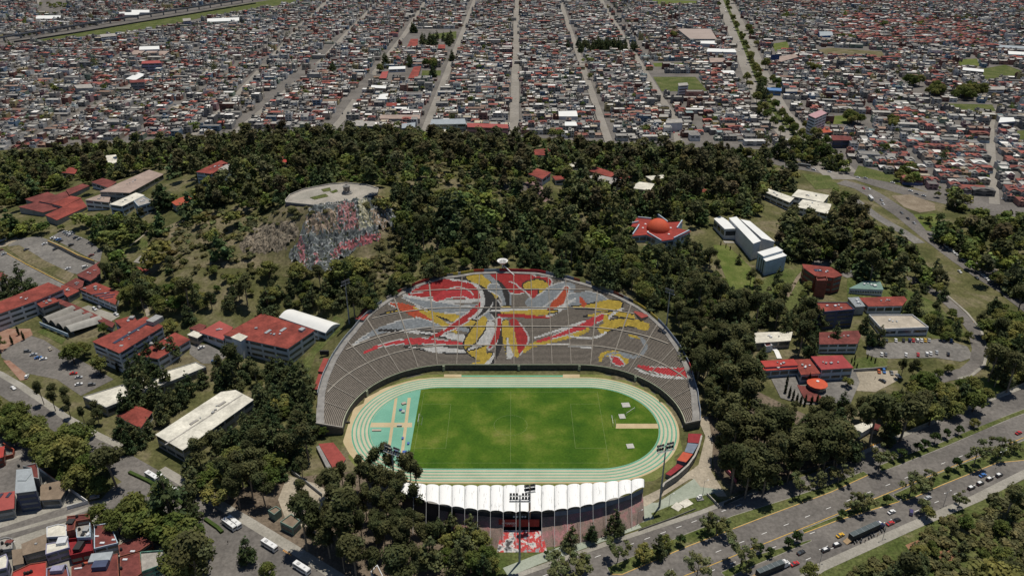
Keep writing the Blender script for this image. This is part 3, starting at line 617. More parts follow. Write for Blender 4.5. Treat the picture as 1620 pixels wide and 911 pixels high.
MB().tube((x + 1, y + 2, z + 3.2), (x + 8, y - 4, z - 1.2), .35, .35, 6).build('strut', M_WHITE, t)
# ---------------------------------------------------------------- lamp towers
M_STEEL = mat('galvanised_steel', (.28, .30, .31), .55, .15, .5, .3); M_DARK = mat('dark_metal', (.05, .05, .05), .6, .2); M_LENS = mat('lamp_glass', (.10, .13, .16), .25, 0, spec=.6)
M_TANP = mat('tan_pole', (.38, .25, .16), .8, .2)
def tower(base, top, label, face, pm=M_STEEL, wid=9.0, r=.55):
    x, y, z = at(*base) if len(base) == 2 else base
    lo, hi = z, z + 70
    for _ in range(40):
        m = (lo + hi) / 2
        if proj(x, y, m)[1] > top[1]: lo = m
        else: hi = m
    H = lo; t = thing('floodlight_tower', label, 'floodlight', (x, y, z), 'floodlight towers of the stadium')
    MB().tube((x, y, z - 1), (x, y, H), r, r * .5, 10).build('pole', pm, t)
    c, s = math.cos(face), math.sin(face)
    b = MB()
    for dz in (0, 2.1): b.box(x, y, H - 2.5 + dz, wid, .25, .25, face)
    for k in (-1, 0, 1): b.box(x + c * k * wid * .45, y + s * k * wid * .45, H - 2.8, .2, .2, 3.2, face)
    b.box(x - s * -.6, y + c * -.6, H - 3.0, wid, .9, .1, face)
    b.build('lamp_rack', M_STEEL, t)
    n = 7
    for j in range(2):
        for i in range(n):
            if i == n // 2: continue
            u = (i - (n - 1) / 2) * wid / n
            px_, py_ = x + c * u - s * .5, y + s * u + c * .5
            mb = MB(); mb.box(px_, py_, H - 2.6 + j * 2.0, .95, .5, 1.15, face); mb.cur = 1; mb.box(px_ - s * .27, py_ + c * .27, H - 2.5 + j * 2.0, .8, .06, .95, face)
            mb.build('lamp', [M_DARK, M_LENS], t)
    return t
tower((1043, 802), (1053, 704), 'tall floodlight tower on the green-grey paving beside the white canopy end', .35)
tower((822, 889), (828, 783), 'tall floodlight tower in front of the tribune facing the red banner', 0)
tower((625, 775), (625, 708), 'floodlight tower standing among the eucalyptus by the green field events area', -.5)
tower((553, 512), (552, 444), 'slim floodlight tower beside the white arched hall roof', -2.3, wid=6)
tower((1054, 520), (1058, 458), 'slim floodlight tower rising from the dark wood past the rim of the benches', 2.4, wid=6)
xr, yr = flat(838, 812, 12); tower((xr, yr, 8.0), (831, 769), 'short tan-poled floodlight mast rising through the white canopy', .2, M_TANP, 4.8, .5)
# ---------------------------------------------------------------- covered tribune
TR = thing('covered_tribune', 'long tribune under a scalloped white canopy of barrel vaults', 'tribune', (SX, 276, 0))
def interp_px(tab, xs): a = np.array(tab, float); return np.interp(xs, a[:, 0], a[:, 1])
INN = [(630, 765), (690, 768.5), (740, 769.5), (880, 769), (950, 765), (1000, 760), (1020, 758)]
REA = [(630, 780), (665, 791), (702, 800), (742, 806), (787, 810), (830, 811), (870, 809), (910, 804), (950, 796), (980, 787), (1003, 779), (1020, 770)]
NB = 19; vx = np.linspace(634, 1019, NB + 1); ZR = 13.5
I = [flat(a, c, ZR) for a, c in zip(vx, interp_px(INN, vx))]; R = [flat(a, c, ZR) for a, c in zip(vx, interp_px(REA, vx))]
def canopy_mat():
    m = bpy.data.materials.new('canopy_fabric'); nt, p, o = nodes(m)
    tc = nt.nodes.new('ShaderNodeTexCoord'); mp = nt.nodes.new('ShaderNodeMapping'); mp.inputs['Scale'].default_value = (1.6, .12, 1); nt.links.new(tc.outputs['Object'], mp.inputs[0])
    n = N(nt, 'ShaderNodeTexNoise', Scale=1.0, Detail=4.0, Roughness=.7); nt.links.new(mp.outputs[0], n.inputs['Vector'])
    nt.links.new(mixc(nt, 1, (.78, .775, .75), ramp(nt, n.outputs['Fac'], (.31, .35), (.41, 1.0)), 'MULTIPLY'), p.inputs['Base Color'])
    p.inputs['Roughness'].default_value = .7; return m
M_CAN = canopy_mat()
for i in range(NB):
    V, Q = [], []; nu, nv = 10, 5
    for a in range(nu + 1):
        t = a / nu; rise = 1.05 * math.sqrt(max(1 - (2 * t - 1) ** 2, 0)) ** 1.2
        for c in range(nv + 1):
            s = c / nv; x = (I[i][0] * (1 - t) + I[i + 1][0] * t) * (1 - s) + (R[i][0] * (1 - t) + R[i + 1][0] * t) * s; y = (I[i][1] * (1 - t) + I[i + 1][1] * t) * (1 - s) + (R[i][1] * (1 - t) + R[i + 1][1] * t) * s
            V.append((x, y, ZR + rise - .25 * math.sin(math.pi * s) + .012 * (i % 2)))
    for a in range(nu):
        for c in range(nv): k = a * (nv + 1) + c; Q.append((k, k + nv + 1, k + nv + 2, k + 1)[::-1])
    meshobj('canopy_vault', V, Q, M_CAN, TR, smooth=True)
for i in range(NB + 1):
    b = MB(); b.tube((*I[i], ZR + .06), (*R[i], ZR + .06), .13, .13, 6); b.build('canopy_beam', M_STEEL, TR)
    if i in range(1, NB): MB().tube((R[i][0], R[i][1] - 9.5, 0), (R[i][0], R[i][1] - .1, ZR + .6), .10, .08, 6).build('mast', M_WHITE, TR)
    if i % 2 == 0: MB().tube((R[i][0], R[i][1] + 2.6, 0), (R[i][0], R[i][1] + 2.6, ZR - .2), .3, .3, 6).build('column', M_CON2, TR)
W = [(r[0], r[1] + 2.2) for r in R]                          # rear wall of the seating
stripmesh('rear_wall', [((x, y, 10.4), (x, y + .5, 10.4)) for x, y in W], mat('tribune_dark', (.06, .06, .065), .8, .3), 10.7, TR)
M_BLUE = mat('bluegrey_board', (.17, .20, .25), .7, .2)
for i in range(NB):
    (xa, ya), (xb, yb) = W[i], W[i + 1]; a = math.atan2(yb - ya, xb - xa); l = math.hypot(xb - xa, yb - ya)
    if i >= 12 or i < 4: MB().box((xa + xb) / 2, (ya + yb) / 2 - .45, 8.9, l - .12, .3, 2.5, a).build('rear_panel', M_BLUE if i >= 12 else M_DARK, TR)
for k in range(9):                                           # benches under the canopy
    s0 = k / 9; V = []
    stripmesh('bench', [((I[i][0] * (1 - s0) + W[i][0] * s0, (I[i][1] + 3) * (1 - s0) + W[i][1] * s0, 1.5 + k * .85), (I[i][0] * (1 - s0 - .11) + W[i][0] * (s0 + .11), (I[i][1] + 3) * (1 - s0 - .11) + W[i][1] * (s0 + .11), 1.5 + k * .85)) for i in range(NB + 1)], M_CON2, 1.2, TR)
# sloped painted wall behind the tribune
def mural(name, stops, scale):
    m = bpy.data.materials.new(name); nt, p, o = nodes(m)
    nt.links.new(mixc(nt, 1, ramp(nt, noise(nt, scale, 3, .6), *stops), ramp(nt, noise(nt, 2.2, 4), (.3, .65), (.7, 1.2)), 'MULTIPLY'), p.inputs['Base Color']); p.inputs['Roughness'].default_value = .9; return m
M_TAL = mural('faded_mural', [(.35, (.16, .12, .10)), (.5, (.25, .18, .15)), (.58, (.33, .17, .16)), (.62, (.42, .20, .2)), (.7, (.24, .2, .18))], .13)
[stripmesh('sloped_wall', [((x, y - .4, 8.8), (x, y - 10.5, .05)) for x, y in ww], M_TAL, .6, TR) for ww in (W[3:9], W[11:])]
M_MUR = mural('red_white_mural', [(.36, (.06, .055, .055)), (.42, (.33, .33, .33)), (.48, (.62, .60, .56)), (.53, (.50, .06, .06)), (.60, (.45, .045, .04)), (.64, (.28, .30, .31))], .22)
q = [flat(793, 838, 4.2), flat(857, 838, 4.2), flat(866, 873, .15), flat(786, 873, .15)]
mb = MB(); zz = [4.2, 4.2, .12, .12]; mb.prism(ccw(q), [0, 0, 0, 0], [.12, .12, 4.2, 4.2] if ccw(q)[0] != q[0] else zz); mb.build('painted_slab', M_MUR, TR)
q0, q1 = flat(789, 832, 5.5), flat(853, 832, 5.5)
t = thing('banner', 'red banner wall with white line drawing above the painted slab', 'banner', (q0[0], q0[1], 5.4))
ly = q0[1]
MB().box((q0[0] + q1[0]) / 2, ly, 5.4, q1[0] - q0[0], .4, 4.2).build('panel', mat('banner_red', (.30, .045, .035), .8, .2, .5), t)
b = MB(); xb = q0[0] + 2.6; b.box(xb, ly - .24, 5.5, .25, .06, 4.0); b.box(xb + 2.0, ly - .24, 7.6, 6.4, .06, .28)
for k in range(7): b.box(xb + 1.2 + k * .55, ly - .24, 6.7 + .3 * (k % 2), .3, .06, .4)
b.box(xb + 4.5, ly - .24, 5.9, 1.6, .06, .25); b.build('lettering', M_WHITE, t)
q0, q1 = flat(811, 821, 8), flat(833, 821, 8)
t = thing('press_booth', 'dark booth with row of white lamps over the red banner', 'booth', (q0[0], q0[1], 8.5)); x, y = (q0[0] + q1[0]) / 2, q0[1] + .4
MB().box(x, y, 7.0, 7.2, 1.6, 4.6).build('cabin', M_DARK, t); MB().box(x, y - .82, 7.2, 6.2, .1, 1.4).build('panel', M_STEEL, t)
for k in range(5): MB().lathe(x - 2.6 + k * 1.3, y - .95, [(.0, 10.6), (.45, 10.4), (.45, 9.9), (0, 9.7)], 8).build('lamp', M_WHITE, t)
# smaller pieces round the oval
M_REDS = mat('red_seating', (.26, .055, .045), .85, .22, .5); M_REDD = mat('dark_red_seating', (.25, .03, .035), .85, .22, .5); M_REDO = mat('orange_red_seating', (.45, .09, .05), .85, .2, .5); M_PUR = mat('purple_wall', (.16, .13, .2), .85, .2)
def block(name, label, cat, px, h0, h1, m, group=None, wall=M_CON2):
    W = [flat(*p, (h0 + h1) / 2) for p in px]
    zs = [h0, h0, h1, h1] if len(px) == 4 else [(h0 + h1) / 2] * len(px)
    if ccw(W)[0] != W[0]: W = W[::-1]; zs = zs[::-1]
    cx, cy = np.mean([w[0] for w in W]), np.mean([w[1] for w in W]); t = thing(name, label, cat, (cx, cy, 0), group)
    b = MB(); b.prism(W, -.5, [z - .06 for z in zs], top=False); b.build('wall', wall, t)
    b = MB(); b.prism(W, [z - .06 for z in zs], zs); b.build('seating', m, t); return t
block('terrace_block', 'brick-red seating terrace next to the pines at the end of the oval', 'terrace', [(547, 724), (527, 698), (504, 703), (532, 750)], .8, 2.0, M_REDS)
block('terrace_block', 'grey outer walkway behind the brick-red terrace', 'terrace', [(505, 704), (500, 706), (524, 754), (531, 751)], 2.3, 2.3, M_CON2)
block('terrace_block', 'dark red seating block nearest the end of the benches', 'terrace', [(1089, 684), (1088, 698), (1108, 702), (1110, 687)], 3, 4, M_REDD)
block('terrace_block', 'blue-grey seating block between dark red and orange-red blocks', 'terrace', [(1088, 699), (1083, 713), (1096, 718), (1105, 703)], 3, 4, M_BLUE)
block('terrace_block', 'orange-red seating block with purple front wall', 'terrace', [(1081, 713), (1071, 726), (1085, 732), (1096, 719)], 3, 4, M_REDO, wall=M_PUR)
block('terrace_block', 'dark red seating block nearest the floodlight tower', 'terrace', [(1072, 732), (1053, 748), (1061, 753), (1081, 738)], 2.5, 3.4, M_REDD)
x = [flat(*p, 4) for p in [(1109, 690), (1105, 706), (1098, 722), (1087, 737), (1070, 752), (1050, 765), (1047, 771)]]
t = thing('curved_wall', 'pale curved concrete wall enclosing the red and blue seating blocks', 'wall', (*x[0], 0))
stripmesh('wall', [((a, c, 4.6), (a + .5, c - .35, 4.6)) for a, c in x], M_CON2, 5, t); stripmesh('coping', [((a - .1, c + .1, 4.9), (a + .65, c - .45, 4.9)) for a, c in x], M_CON, .3, t)
for lab, px, h in (('dark red kiosk roof below the grey rim concourse, lower of the two', [(496, 615), (504, 590), (512, 591), (506, 616)], 3), ('dark red kiosk roof below the grey rim concourse, upper of the two', [(503, 587), (512, 566), (520, 567), (511, 588)], 3), ('brown-red kiosk roof near the slim floodlight and white hall', [(562, 504), (577, 488), (589, 491), (575, 506)], 3), ('brown-red kiosk roof below the yellow parapet among trees', [(1002, 493), (1012, 488), (1026, 500), (1015, 503)], 3)):
    x, y, z = at(np.mean([p[0] for p in px]), np.mean([p[1] for p in px]), h); W = ccw([flat(*p, z) for p in px]); t = thing('kiosk', lab, 'kiosk', (x, y, z - h))
    MB().prism(W, z - h - 2, z - .25, top=False).build('wall', M_CON2, t); MB().prism(W, z - .25, z, bottom=True).build('roof', M_REDS, t)
# scoreboard and field equipment
x, y, z = at(514, 563, 0); t = thing('scoreboard', 'dark scoreboard box on the slope above the red kiosks', 'scoreboard', (x, y, z))
MB().box(x, y, z + 1, 5.5, 1.0, 3).build('board', M_DARK, t); MB().box(x - 2, y, z - 1, .2, .2, 2).box(x + 2, y, z - 1, .2, .2, 2).build('post', M_STEEL, t)
def goal(p0, p1, label):
    (x0, y0), (x1, y1) = flat(*p0), flat(*p1); mx, my = (x0 + x1) / 2, (y0 + y1) / 2; a = math.atan2(y1 - y0, x1 - x0); dx, dy = math.cos(a) * 3.66, math.sin(a) * 3.66
    t = thing('football_goal', label, 'goal', (mx, my, .05))
    MB().tube((mx - dx, my - dy, 0), (mx - dx, my - dy, 2.44), .09, .09).build('post', M_WHITE, t); MB().tube((mx + dx, my + dy, 0), (mx + dx, my + dy, 2.44), .09, .09).build('post', M_WHITE, t)
    MB().tube((mx - dx, my - dy, 2.44), (mx + dx, my + dy, 2.44), .09, .09).build('crossbar', M_WHITE, t)
    nx_, ny_ = -dy / 3.66, dx / 3.66; b = MB()
    for sgn in (-1, 1): b.tube((mx + sgn * dx, my + sgn * dy, 2.4), (mx + sgn * dx + nx_ * 1.8, my + sgn * dy + ny_ * 1.8, .1), .05, .05)
    b.tube((mx - dx + nx_ * 1.8, my - dy + ny_ * 1.8, .1), (mx + dx + nx_ * 1.8, my + dy + ny_ * 1.8, .1), .05, .05); b.build('net_frame', M_STEEL, t)
goal((664, 657), (661, 675), 'white football goal on the grass edge by the green field events area'); goal((967, 660), (970, 677), 'football goal at the end of the sand pit')
goal((993, 657), (1002, 651), 'white training goal lying out on the grass between pale tarpaulins')
M_TARP = mat('pale_tarpaulin', (.42, .41, .37), .8, .2, .8); M_MAT = mat('blue_mat', (.06, .12, .35), .7, .15); M_BEI = mat('beige_pad', (.42, .33, .27), .8, .2)
for lab, px, py, sx, sy in (('pale tarpaulin on the grass nearest the far bend of the track', 990, 641, 4.6, 4.4), ('pale tarpaulin on the grass beside the sand pit', 984, 659, 3.4, 4.2), ('pale tarpaulin on the grass near the floodlight tower', 997, 706, 3.8, 3.8)):
    x, y = flat(px, py); t = tag(MB().box(x, y, .06, sx, sy, .35, .1).build('tarpaulin', M_TARP), lab, 'tarpaulin')
for lab, px, py, sx, sy, sz, r, m in (('beige landing mat tilted between the two runways', 639, 639, 2.6, 1.8, .8, .5, M_BEI), ('white jumping mat beside the blue one', 638, 652, 1.8, 1.9, .9, 0, M_TARP), ('small blue jumping mat beside the white one', 634, 649, 1.6, 1.3, .7, .4, M_MAT), ('pale low mat on the cross runway', 632, 674, 2.8, 1.2, .9, 0, M_TARP), ('dark hurdle cart on the tan apron', 549, 669, 3.4, .9, .9, 0, M_DARK),
                                  ('blue gym mat on the green area, upper of two small ones', 637, 694, 1.1, 1.8, .7, 0, M_MAT), ('blue gym mat on the green area, lower of two small ones', 646, 702, 1.2, 1.8, .7, 0, M_MAT), ('blue vaulting mat on the tan pad', 626, 716, 2.0, 2.6, .9, 0, M_MAT), ('blue vaulting mat beside the tan block', 640, 716, 2.2, 1.8, .9, 0, M_MAT), ('tan wooden block at the edge of the green area', 643, 720, 3.2, 2.2, .5, 0, M_BEI), ('pale stack of hurdles on the green area', 596, 681, 5.0, 1.5, .5, 0, M_BEI)):
    x, y = flat(px, py); b = MB(); b.box(x, y, .06, sx, sy, sz * .85, r); b.box(x, y, .06 + sz * .85, sx * .94, sy * .94, sz * .15, r); tag(b.build('gym_mat', m), lab, 'mat')
# ================================================================ buildings
M_GLASS = mat('window_glass', (.055, .066, .075), .18, .0, spec=.6, objvar=.75)
M_REDR = mat('red_roof', (.235, .052, .038), .85, .42, .12); M_REDR2 = mat('maroon_roof', (.165, .047, .040), .88, .42, .15); M_REDB = mat('bright_red_roof', (.36, .048, .038), .8, .2, .2); M_ORR = mat('orange_red_roof', (.36, .08, .042), .8, .2, .2)
M_CREAM = mat('cream_roof', (.62, .59, .50), .85, .3, .12); M_BRN = mat('brown_roof', (.32, .245, .205), .88, .22, .12); M_TANR = mat('tan_roof', (.21, .16, .115), .9, .25, .3)
M_WALLW = mat('white_wall', (.58, .59, .60), .85, .14, .2); M_WALLB = mat('pale_blue_wall', (.40, .48, .55), .85, .15, .2); M_WALLG = mat('grey_wall', (.30, .30, .29), .88, .22, .25); M_BRICK = mat('brick_wall', (.22, .075, .05), .9, .25, .8); M_NAVY = mat('navy_wall', (.06, .075, .13), .6, .2, .3); M_WALLT = mat('tan_wall', (.36, .30, .24), .88, .2, .3)
M_ROOFG = mat('grey_metal_roof', (.34, .37, .38), .5, .15, .2, .2); M_ROOFC = mat('concrete_roof', (.33, .31, .28), .9, .28, .25); M_SOLAR = mat('solar_glass', (.045, .05, .075), .25, .1, spec=.6); M_DOME = mat('dome_red', (.52, .088, .04), .75, .15, .2); M_GREENR = mat('green_glass_roof', (.16, .25, .215), .45, .2, .2)
M_TANK = mat('black_tank', (.03, .03, .03), .6, .1); M_MARB = mat('dark_red_wall', (.22, .02, .025), .85, .25, .3); M_LILAC = mat('lilac_wall', (.28, .27, .37), .85, .2, .3)
FOOT = []          # ground footprints and visible roofs (world / pixels), so that no tree grows through them
ROOFPX = []
def rectify(W): return ccw(W)
def shrink(W, e):
    n = len(W); out = []
    for i in range(n):
        a, c, d = Vector(W[i - 1]), Vector(W[i]), Vector(W[(i + 1) % n]); e1 = (c - a).normalized(); e2 = (d - c).normalized()
        n1 = Vector((-e1.y, e1.x)); n2 = Vector((-e2.y, e2.x)); k = 1 + n1.dot(n2)
        out.append(tuple(c + (n1 + n2) * (e / max(k, .35))))
    return out
def building(name, label, cat, px, h, wall=None, roof=None, st=2, par=.0, win=True, group=None, kind='flat', base=None, extras=(), bay=6.5, keep=True, over=.35, gl=None):
    wall = wall or M_WALLW; roof = roof or M_REDR
    cxp, cyp = np.mean([p[0] for p in px]), np.mean([p[1] for p in px])
    if base is None: x, y, zr = at(cxp, cyp, h)
    else: zr = base + h
    z0 = zr - h; W = ccw([flat(a, c, zr) for a, c in px]); FOOT.append(shrink(W, -2.0)); 
    if keep: ROOFPX.append([(a, c) for a, c in px])
    cx, cy = np.mean([w[0] for w in W]), np.mean([w[1] for w in W]); t = thing(name, label, cat, (cx, cy, z0), group)
    zb = min(z0, float(np.min(hz(np.array([w[0] for w in W]), np.array([w[1] for w in W]))))) - 1.0
    b = MB(); b.prism(W, zb, zr - .3, top=True); wo = b.build('wall', wall, t)
    if kind == 'flat':
        if par > 0:
            In = shrink(W, .35); n = len(W); b = MB()
            b.add([(*p, zr - .3) for p in W] + [(*p, zr + par) for p in W] + [(*p, zr + par) for p in In] + [(*p, zr - .28) for p in In],
                  [(i, (i + 1) % n, n + (i + 1) % n, n + i) for i in range(n)] + [(n + i, n + (i + 1) % n, 2 * n + (i + 1) % n, 2 * n + i) for i in range(n)] + [(2 * n + i, 2 * n + (i + 1) % n, 3 * n + (i + 1) % n, 3 * n + i) for i in range(n)])
            b.build('parapet', wall, t); MB().prism(In, zr - .32, zr - .02).build('roof', roof, t)
        else:
            MB().prism(shrink(W, -over), zr - .3, zr, bottom=True).build('roof', roof, t)
    elif kind == 'hip':
        W2 = shrink(W, -over); n = len(W2); b = MB(); apex = [(cx, cy, zr + 1.8)]
        b.add([(*p, zr - .3) for p in W2] + apex, [(i, (i + 1) % n, n) for i in range(n)] + [tuple(range(n - 1, -1, -1))]); b.build('roof', roof, t)
    elif kind == 'barrel':     # px: the two eaves are edges 0-1 and 2-3
        P = [Vector((*flat(a, c, zr), zr)) for a, c in px]; nu = 10; V, Q = [], []
        for k in range(nu + 1):
            s = k / nu; r = 2.2 * math.sin(math.pi * s)
            for e0, e1 in ((P[0], P[3]), (P[1], P[2])):
                q = e0.lerp(e1, s); V.append((q.x, q.y, q.z - .25 + r))
        for k in range(nu): Q.append((2 * k, 2 * k + 1, 2 * k + 3, 2 * k + 2))
        Q += [tuple(range(0, 2 * nu + 2, 2)), tuple(range(1, 2 * nu + 2, 2))]; meshobj('roof', V, Q, roof, t)
    if win and st:
        n = len(W); sh = h / st; cnt = 0
        for i in range(n):
            a, c = Vector(W[i]), Vector(W[(i + 1) % n]); l = (c - a).length
            d = (c - a) / max(l, .01); nrm = Vector((d.y, -d.x))
            if l < 4 or nrm.dot(Vector((-cx, -cy)).normalized()) < -.15: continue
            nb = max(1, int(l / bay))
            for s in range(st):
                for k in range(nb):
                    if cnt > 90: break
                    m = a + d * (l * (k + .5) / nb) + nrm * .02
                    MB().box(m.x, m.y, z0 + s * sh + sh * .34, l / nb * .84, .12, sh * .42, math.atan2(d.y, d.x)).build('window', gl or M_GLASS, t); cnt += 1
    if name in ('campus_building', 'white_block') and kind == 'flat':
        for _ in range(4):
            wt = [random.random() + .15 for _w in W]; sw = sum(wt); xx, yy = sum(a_ * w_[0] for a_, w_ in zip(wt, W)) / sw, sum(a_ * w_[1] for a_, w_ in zip(wt, W)) / sw
            if inpoly(xx, yy, shrink(W, 1.2)): s_ = random.uniform(.5, 1.3); MB().box(xx, yy, zr - .1, s_ * 1.4, s_, .35 + s_ * .5, random.uniform(0, 1.5)).build('roof_vent', random.choice([M_WALLW, M_WALLG, M_ROOFG]), t)
    for e in extras:
        k, ex, ey = e[:3]; x, y = flat(ex, ey, zr)
        if k == 'tank': MB().lathe(x, y, [(.01, zr + 1.5), (.35, zr + 1.5), (.6, zr + 1.1), (.6, zr - .1)], 8).build('water_tank', M_TANK, t)
        elif k == 'box': MB().box(x, y, zr - .1, e[3], e[4], e[5], e[6] if len(e) > 6 else 0).build('rooftop_unit', e[7] if len(e) > 7 else M_WALLG, t)
        elif k == 'sky': MB().box(x, y, zr - .05, e[3], e[4], .4, e[5]).build('skylight', M_SOLAR, t)
    return t, zr, W
def bl(name, label, px, h, wall=None, roof=None, st=2, par=0., cat='building', **k): return building(name, label, cat, px, h, wall, roof, st, par, **k)
def dirang(p, q): (x0, y0), (x1, y1) = flat(*p), flat(*q); return math.atan2(y1 - y0, x1 - x0)
a1 = dirang((189, 558), (257, 516)); a2 = dirang((455, 551), (497, 522))
# left campus
bl('campus_building', 'long three-storey white building with red roof beside the barrel-vaulted hall', [(-40, 512), (-8, 480), (76, 447), (100, 457), (55, 476), (-8, 498)][1:], 11, M_WALLW, M_REDR, 3, bay=8)
bl('campus_building', 'grey-walled stair block with red roof between long building and barrel vaults', [(58, 479), (85, 471), (93, 476), (66, 486)], 8, M_WALLG, M_REDR, 2)
bl('campus_building', 'small red-roofed link block at the end of the long three-storey building', [(97, 452), (107, 450), (125, 460), (107, 469), (100, 463)], 5, M_WALLG, M_REDR, 1)
bl('campus_building', 'square red-roofed pavilion at the corner of the lower car park', [(103, 449), (120, 440), (132, 445), (130, 453), (123, 457)], 4.4, M_WALLG, M_REDR2, 1)
bl('campus_building', 'red-roofed pavilion dotted with white vents beside the upper car park', [(122, 435), (157, 414), (158, 434), (143, 444)], 5, M_WALLG, M_REDR2, 1)
bl('campus_building', 'red roof with three rows of dark skylights near the small parking yard', [(127, 457), (151, 447), (189, 462), (182, 481)], 6, M_WALLW, M_REDR, 2, extras=[('sky', 160, 465, 11, 1.0, .35), ('sky', 168, 468, 11, 1.0, .35), ('sky', 172, 471, 6, 1.0, .35), ('box', 151, 455, 2, 2, 1.2), ('box', 134, 457, 2, 1, .8)])
# barrel vaults
z = at(110, 510, 0)[2]; t = None
A0, B0, C0, D0 = [Vector(flat(*p, z + 3)) for p in ((66, 506), (112, 525), (166, 509), (110, 487))]
cx, cy = (A0 + C0) / 2; t = thing('vaulted_hall', 'hall roofed by four grey concrete barrel vaults', 'hall', (cx, cy, z)); FOOT.append(ccw([tuple(A0), tuple(B0), tuple(C0), tuple(D0)])); ROOFPX.append([(66, 500), (112, 520), (163, 506), (112, 484)])
MV = [mat('vault_grey_%d' % k, c, .9, .22, .3) for k, c in enumerate(((.27, .255, .225), (.25, .235, .21), (.25, .235, .21), (.36, .345, .31)))]
for k in range(4):
    f0, f1 = A0.lerp(B0, k / 4), A0.lerp(B0, (k + 1) / 4); r0, r1 = D0.lerp(C0, k / 4), D0.lerp(C0, (k + 1) / 4); V, Q = [], []
    for i in range(11):
        s = i / 10; hh = 3 + 3.2 * math.sin(math.pi * s)
        for e0, e1 in ((f0, f1), (r0, r1)): q = e0.lerp(e1, s); V.append((q.x, q.y, z + hh))
    meshobj('vault', V, [(2 * i, 2 * i + 1, 2 * i + 3, 2 * i + 2) for i in range(10)], MV[k], t, smooth=True)
    mb = MB(); mid = (f0 + f1) / 2 * .6 + (r0 + r1) / 2 * .4; g0, g1 = f0.lerp(r0, .08), f1.lerp(r1, .08); dd = g1 - g0
    V = [(g0.x, g0.y, z)] + [(g0.x + dd.x * s / 8, g0.y + dd.y * s / 8, z + 2.9 + 3.1 * math.sin(math.pi * s / 8)) for s in range(9)] + [(g1.x, g1.y, z)]
    mb.add(V, [tuple(range(len(V)))]); mb.build('glazing', M_GLASS, t)
stripmesh('front_parapet', [((*(A0 + (A0 - D0) * .1), z + 2.4), (*(A0 + (A0 - D0) * .08), z + 2.4)), ((*(B0 + (B0 - C0) * .1), z + 2.4), (*(B0 + (B0 - C0) * .08), z + 2.4))], M_WALLB, 2.6, t)
stripmesh('side_wall', [((*A0, z + 3), (*(A0 + Vector((.3, .2))), z + 3)), ((*D0, z + 3), (*(D0 + Vector((.3, .2))), z + 3))], M_WALLG, 3.5, t)
bl('covered_walkway', 'narrow red-roofed covered walkway behind the barrel vaults', [(91, 472), (117, 482), (130, 488), (181, 511), (177, 517), (127, 493), (113, 488), (88, 477)], 3.6, M_WALLG, M_REDR2, 0, cat='walkway', win=False)
bl('campus_building', 'four-storey white building with red roof and long dark skylight', [(147, 540), (230, 501), (257, 516), (189, 558)], 13, M_WALLW, M_REDR, 4, bay=9, extras=[('sky', 207, 527, 27, 2.2, a1), ('box', 246, 510, 8.5, 6, 3.2, a1, M_WALLG), ('box', 192, 547, 2, 1.6, .5), ('box', 219, 523, 1.2, 1.2, .6)])
bl('campus_building', 'red-roofed wing set back behind the four-storey building', [(182, 507), (210, 499), (216, 507), (194, 518)], 9, M_WALLB, M_REDR, 2, extras=[('box', 209, 504, 3, 3, 1.6)])
bl('campus_building', 'lower red-roofed wing in front of the four-storey building, with white vents', [(217, 561), (277, 526), (300, 537), (250, 567)], 8, M_WALLW, M_REDR, 2, extras=[('box', 241, 545, 2.6, 2.4, 1.4), ('box', 262, 537, 1, 1, .7)])
bl('hut', 'small pale flat-roofed hut between two red-roofed buildings', [(297, 529), (307, 523), (321, 528), (312, 534)], 5, M_WALLT, M_CREAM, 1, cat='hut')
bl('campus_building', 'low bright red tin-roofed hall next to the small pale hut', [(316, 525), (347, 508), (368, 518), (353, 537)], 5, M_WALLW, mat('rose_roof', (.31, .07, .06), .75, .15, .15), 1, kind='flat')
bl('shed', 'low brown-roofed shed behind the bright red tin roof', [(300, 519), (315, 512), (326, 515), (317, 525)], 3.5, M_WALLG, M_REDR2, 0, cat='shed', win=False)
bl('campus_building', 'big three-storey block with red roof and pale skylights beside white arched hall', [(354, 529), (415, 496), (497, 522), (455, 551)], 12, M_WALLW, M_REDR, 3, bay=9, extras=[('box', 424, 525, 5, 2, .6, a2, M_ROOFG), ('box', 448, 522, 5, 2, .6, a2, M_ROOFG), ('box', 478, 523, 3.4, 3, 1.6, a2, M_ROOFG)])
bl('stair_tower', 'white stair tower at the corner of the big red-roofed block', [(366, 533), (378, 527), (391, 532), (381, 539)], 12.6, M_WALLW, M_CREAM, 0, cat='tower', win=False)
bl('sports_hall', 'hall with white arched metal roof between red-roofed block and the grandstand', [(441, 501), (515, 526), (538, 512), (464, 489)], 8, M_WALLB, mat('white_metal_roof', (.70, .70, .67), .6, .06, .1), 2, cat='hall', kind='barrel')
bl('campus_building', 'long low building with cream flat roof half hidden behind tall pines', [(131, 628), (310, 573), (326, 581), (168, 645)], 6, M_WALLG, M_CREAM, 1, par=.4)
bl('campus_building', 'long building with cream flat roof and central gutter behind pines near buses', [(247, 687), (350, 620), (372, 617), (400, 632), (289, 711)], 8.5, M_WALLG, M_CREAM, 2, extras=[('box', 325, 662, 52, .8, .25, dirang((270, 699), (384, 625)), M_ROOFC), ('box', 307, 668, 5, 1.6, .6, dirang((270, 699), (384, 625)), M_ROOFC), ('box', 351, 639, 5, 1.6, .6, dirang((270, 699), (384, 625)), M_ROOFC)])
bl('house', 'small red hip-roofed house with white rim between the two cream roofs', [(185, 657), (215, 640), (240, 651), (222, 675)], 5, M_WALLW, M_REDR, 1, cat='house', kind='hip')
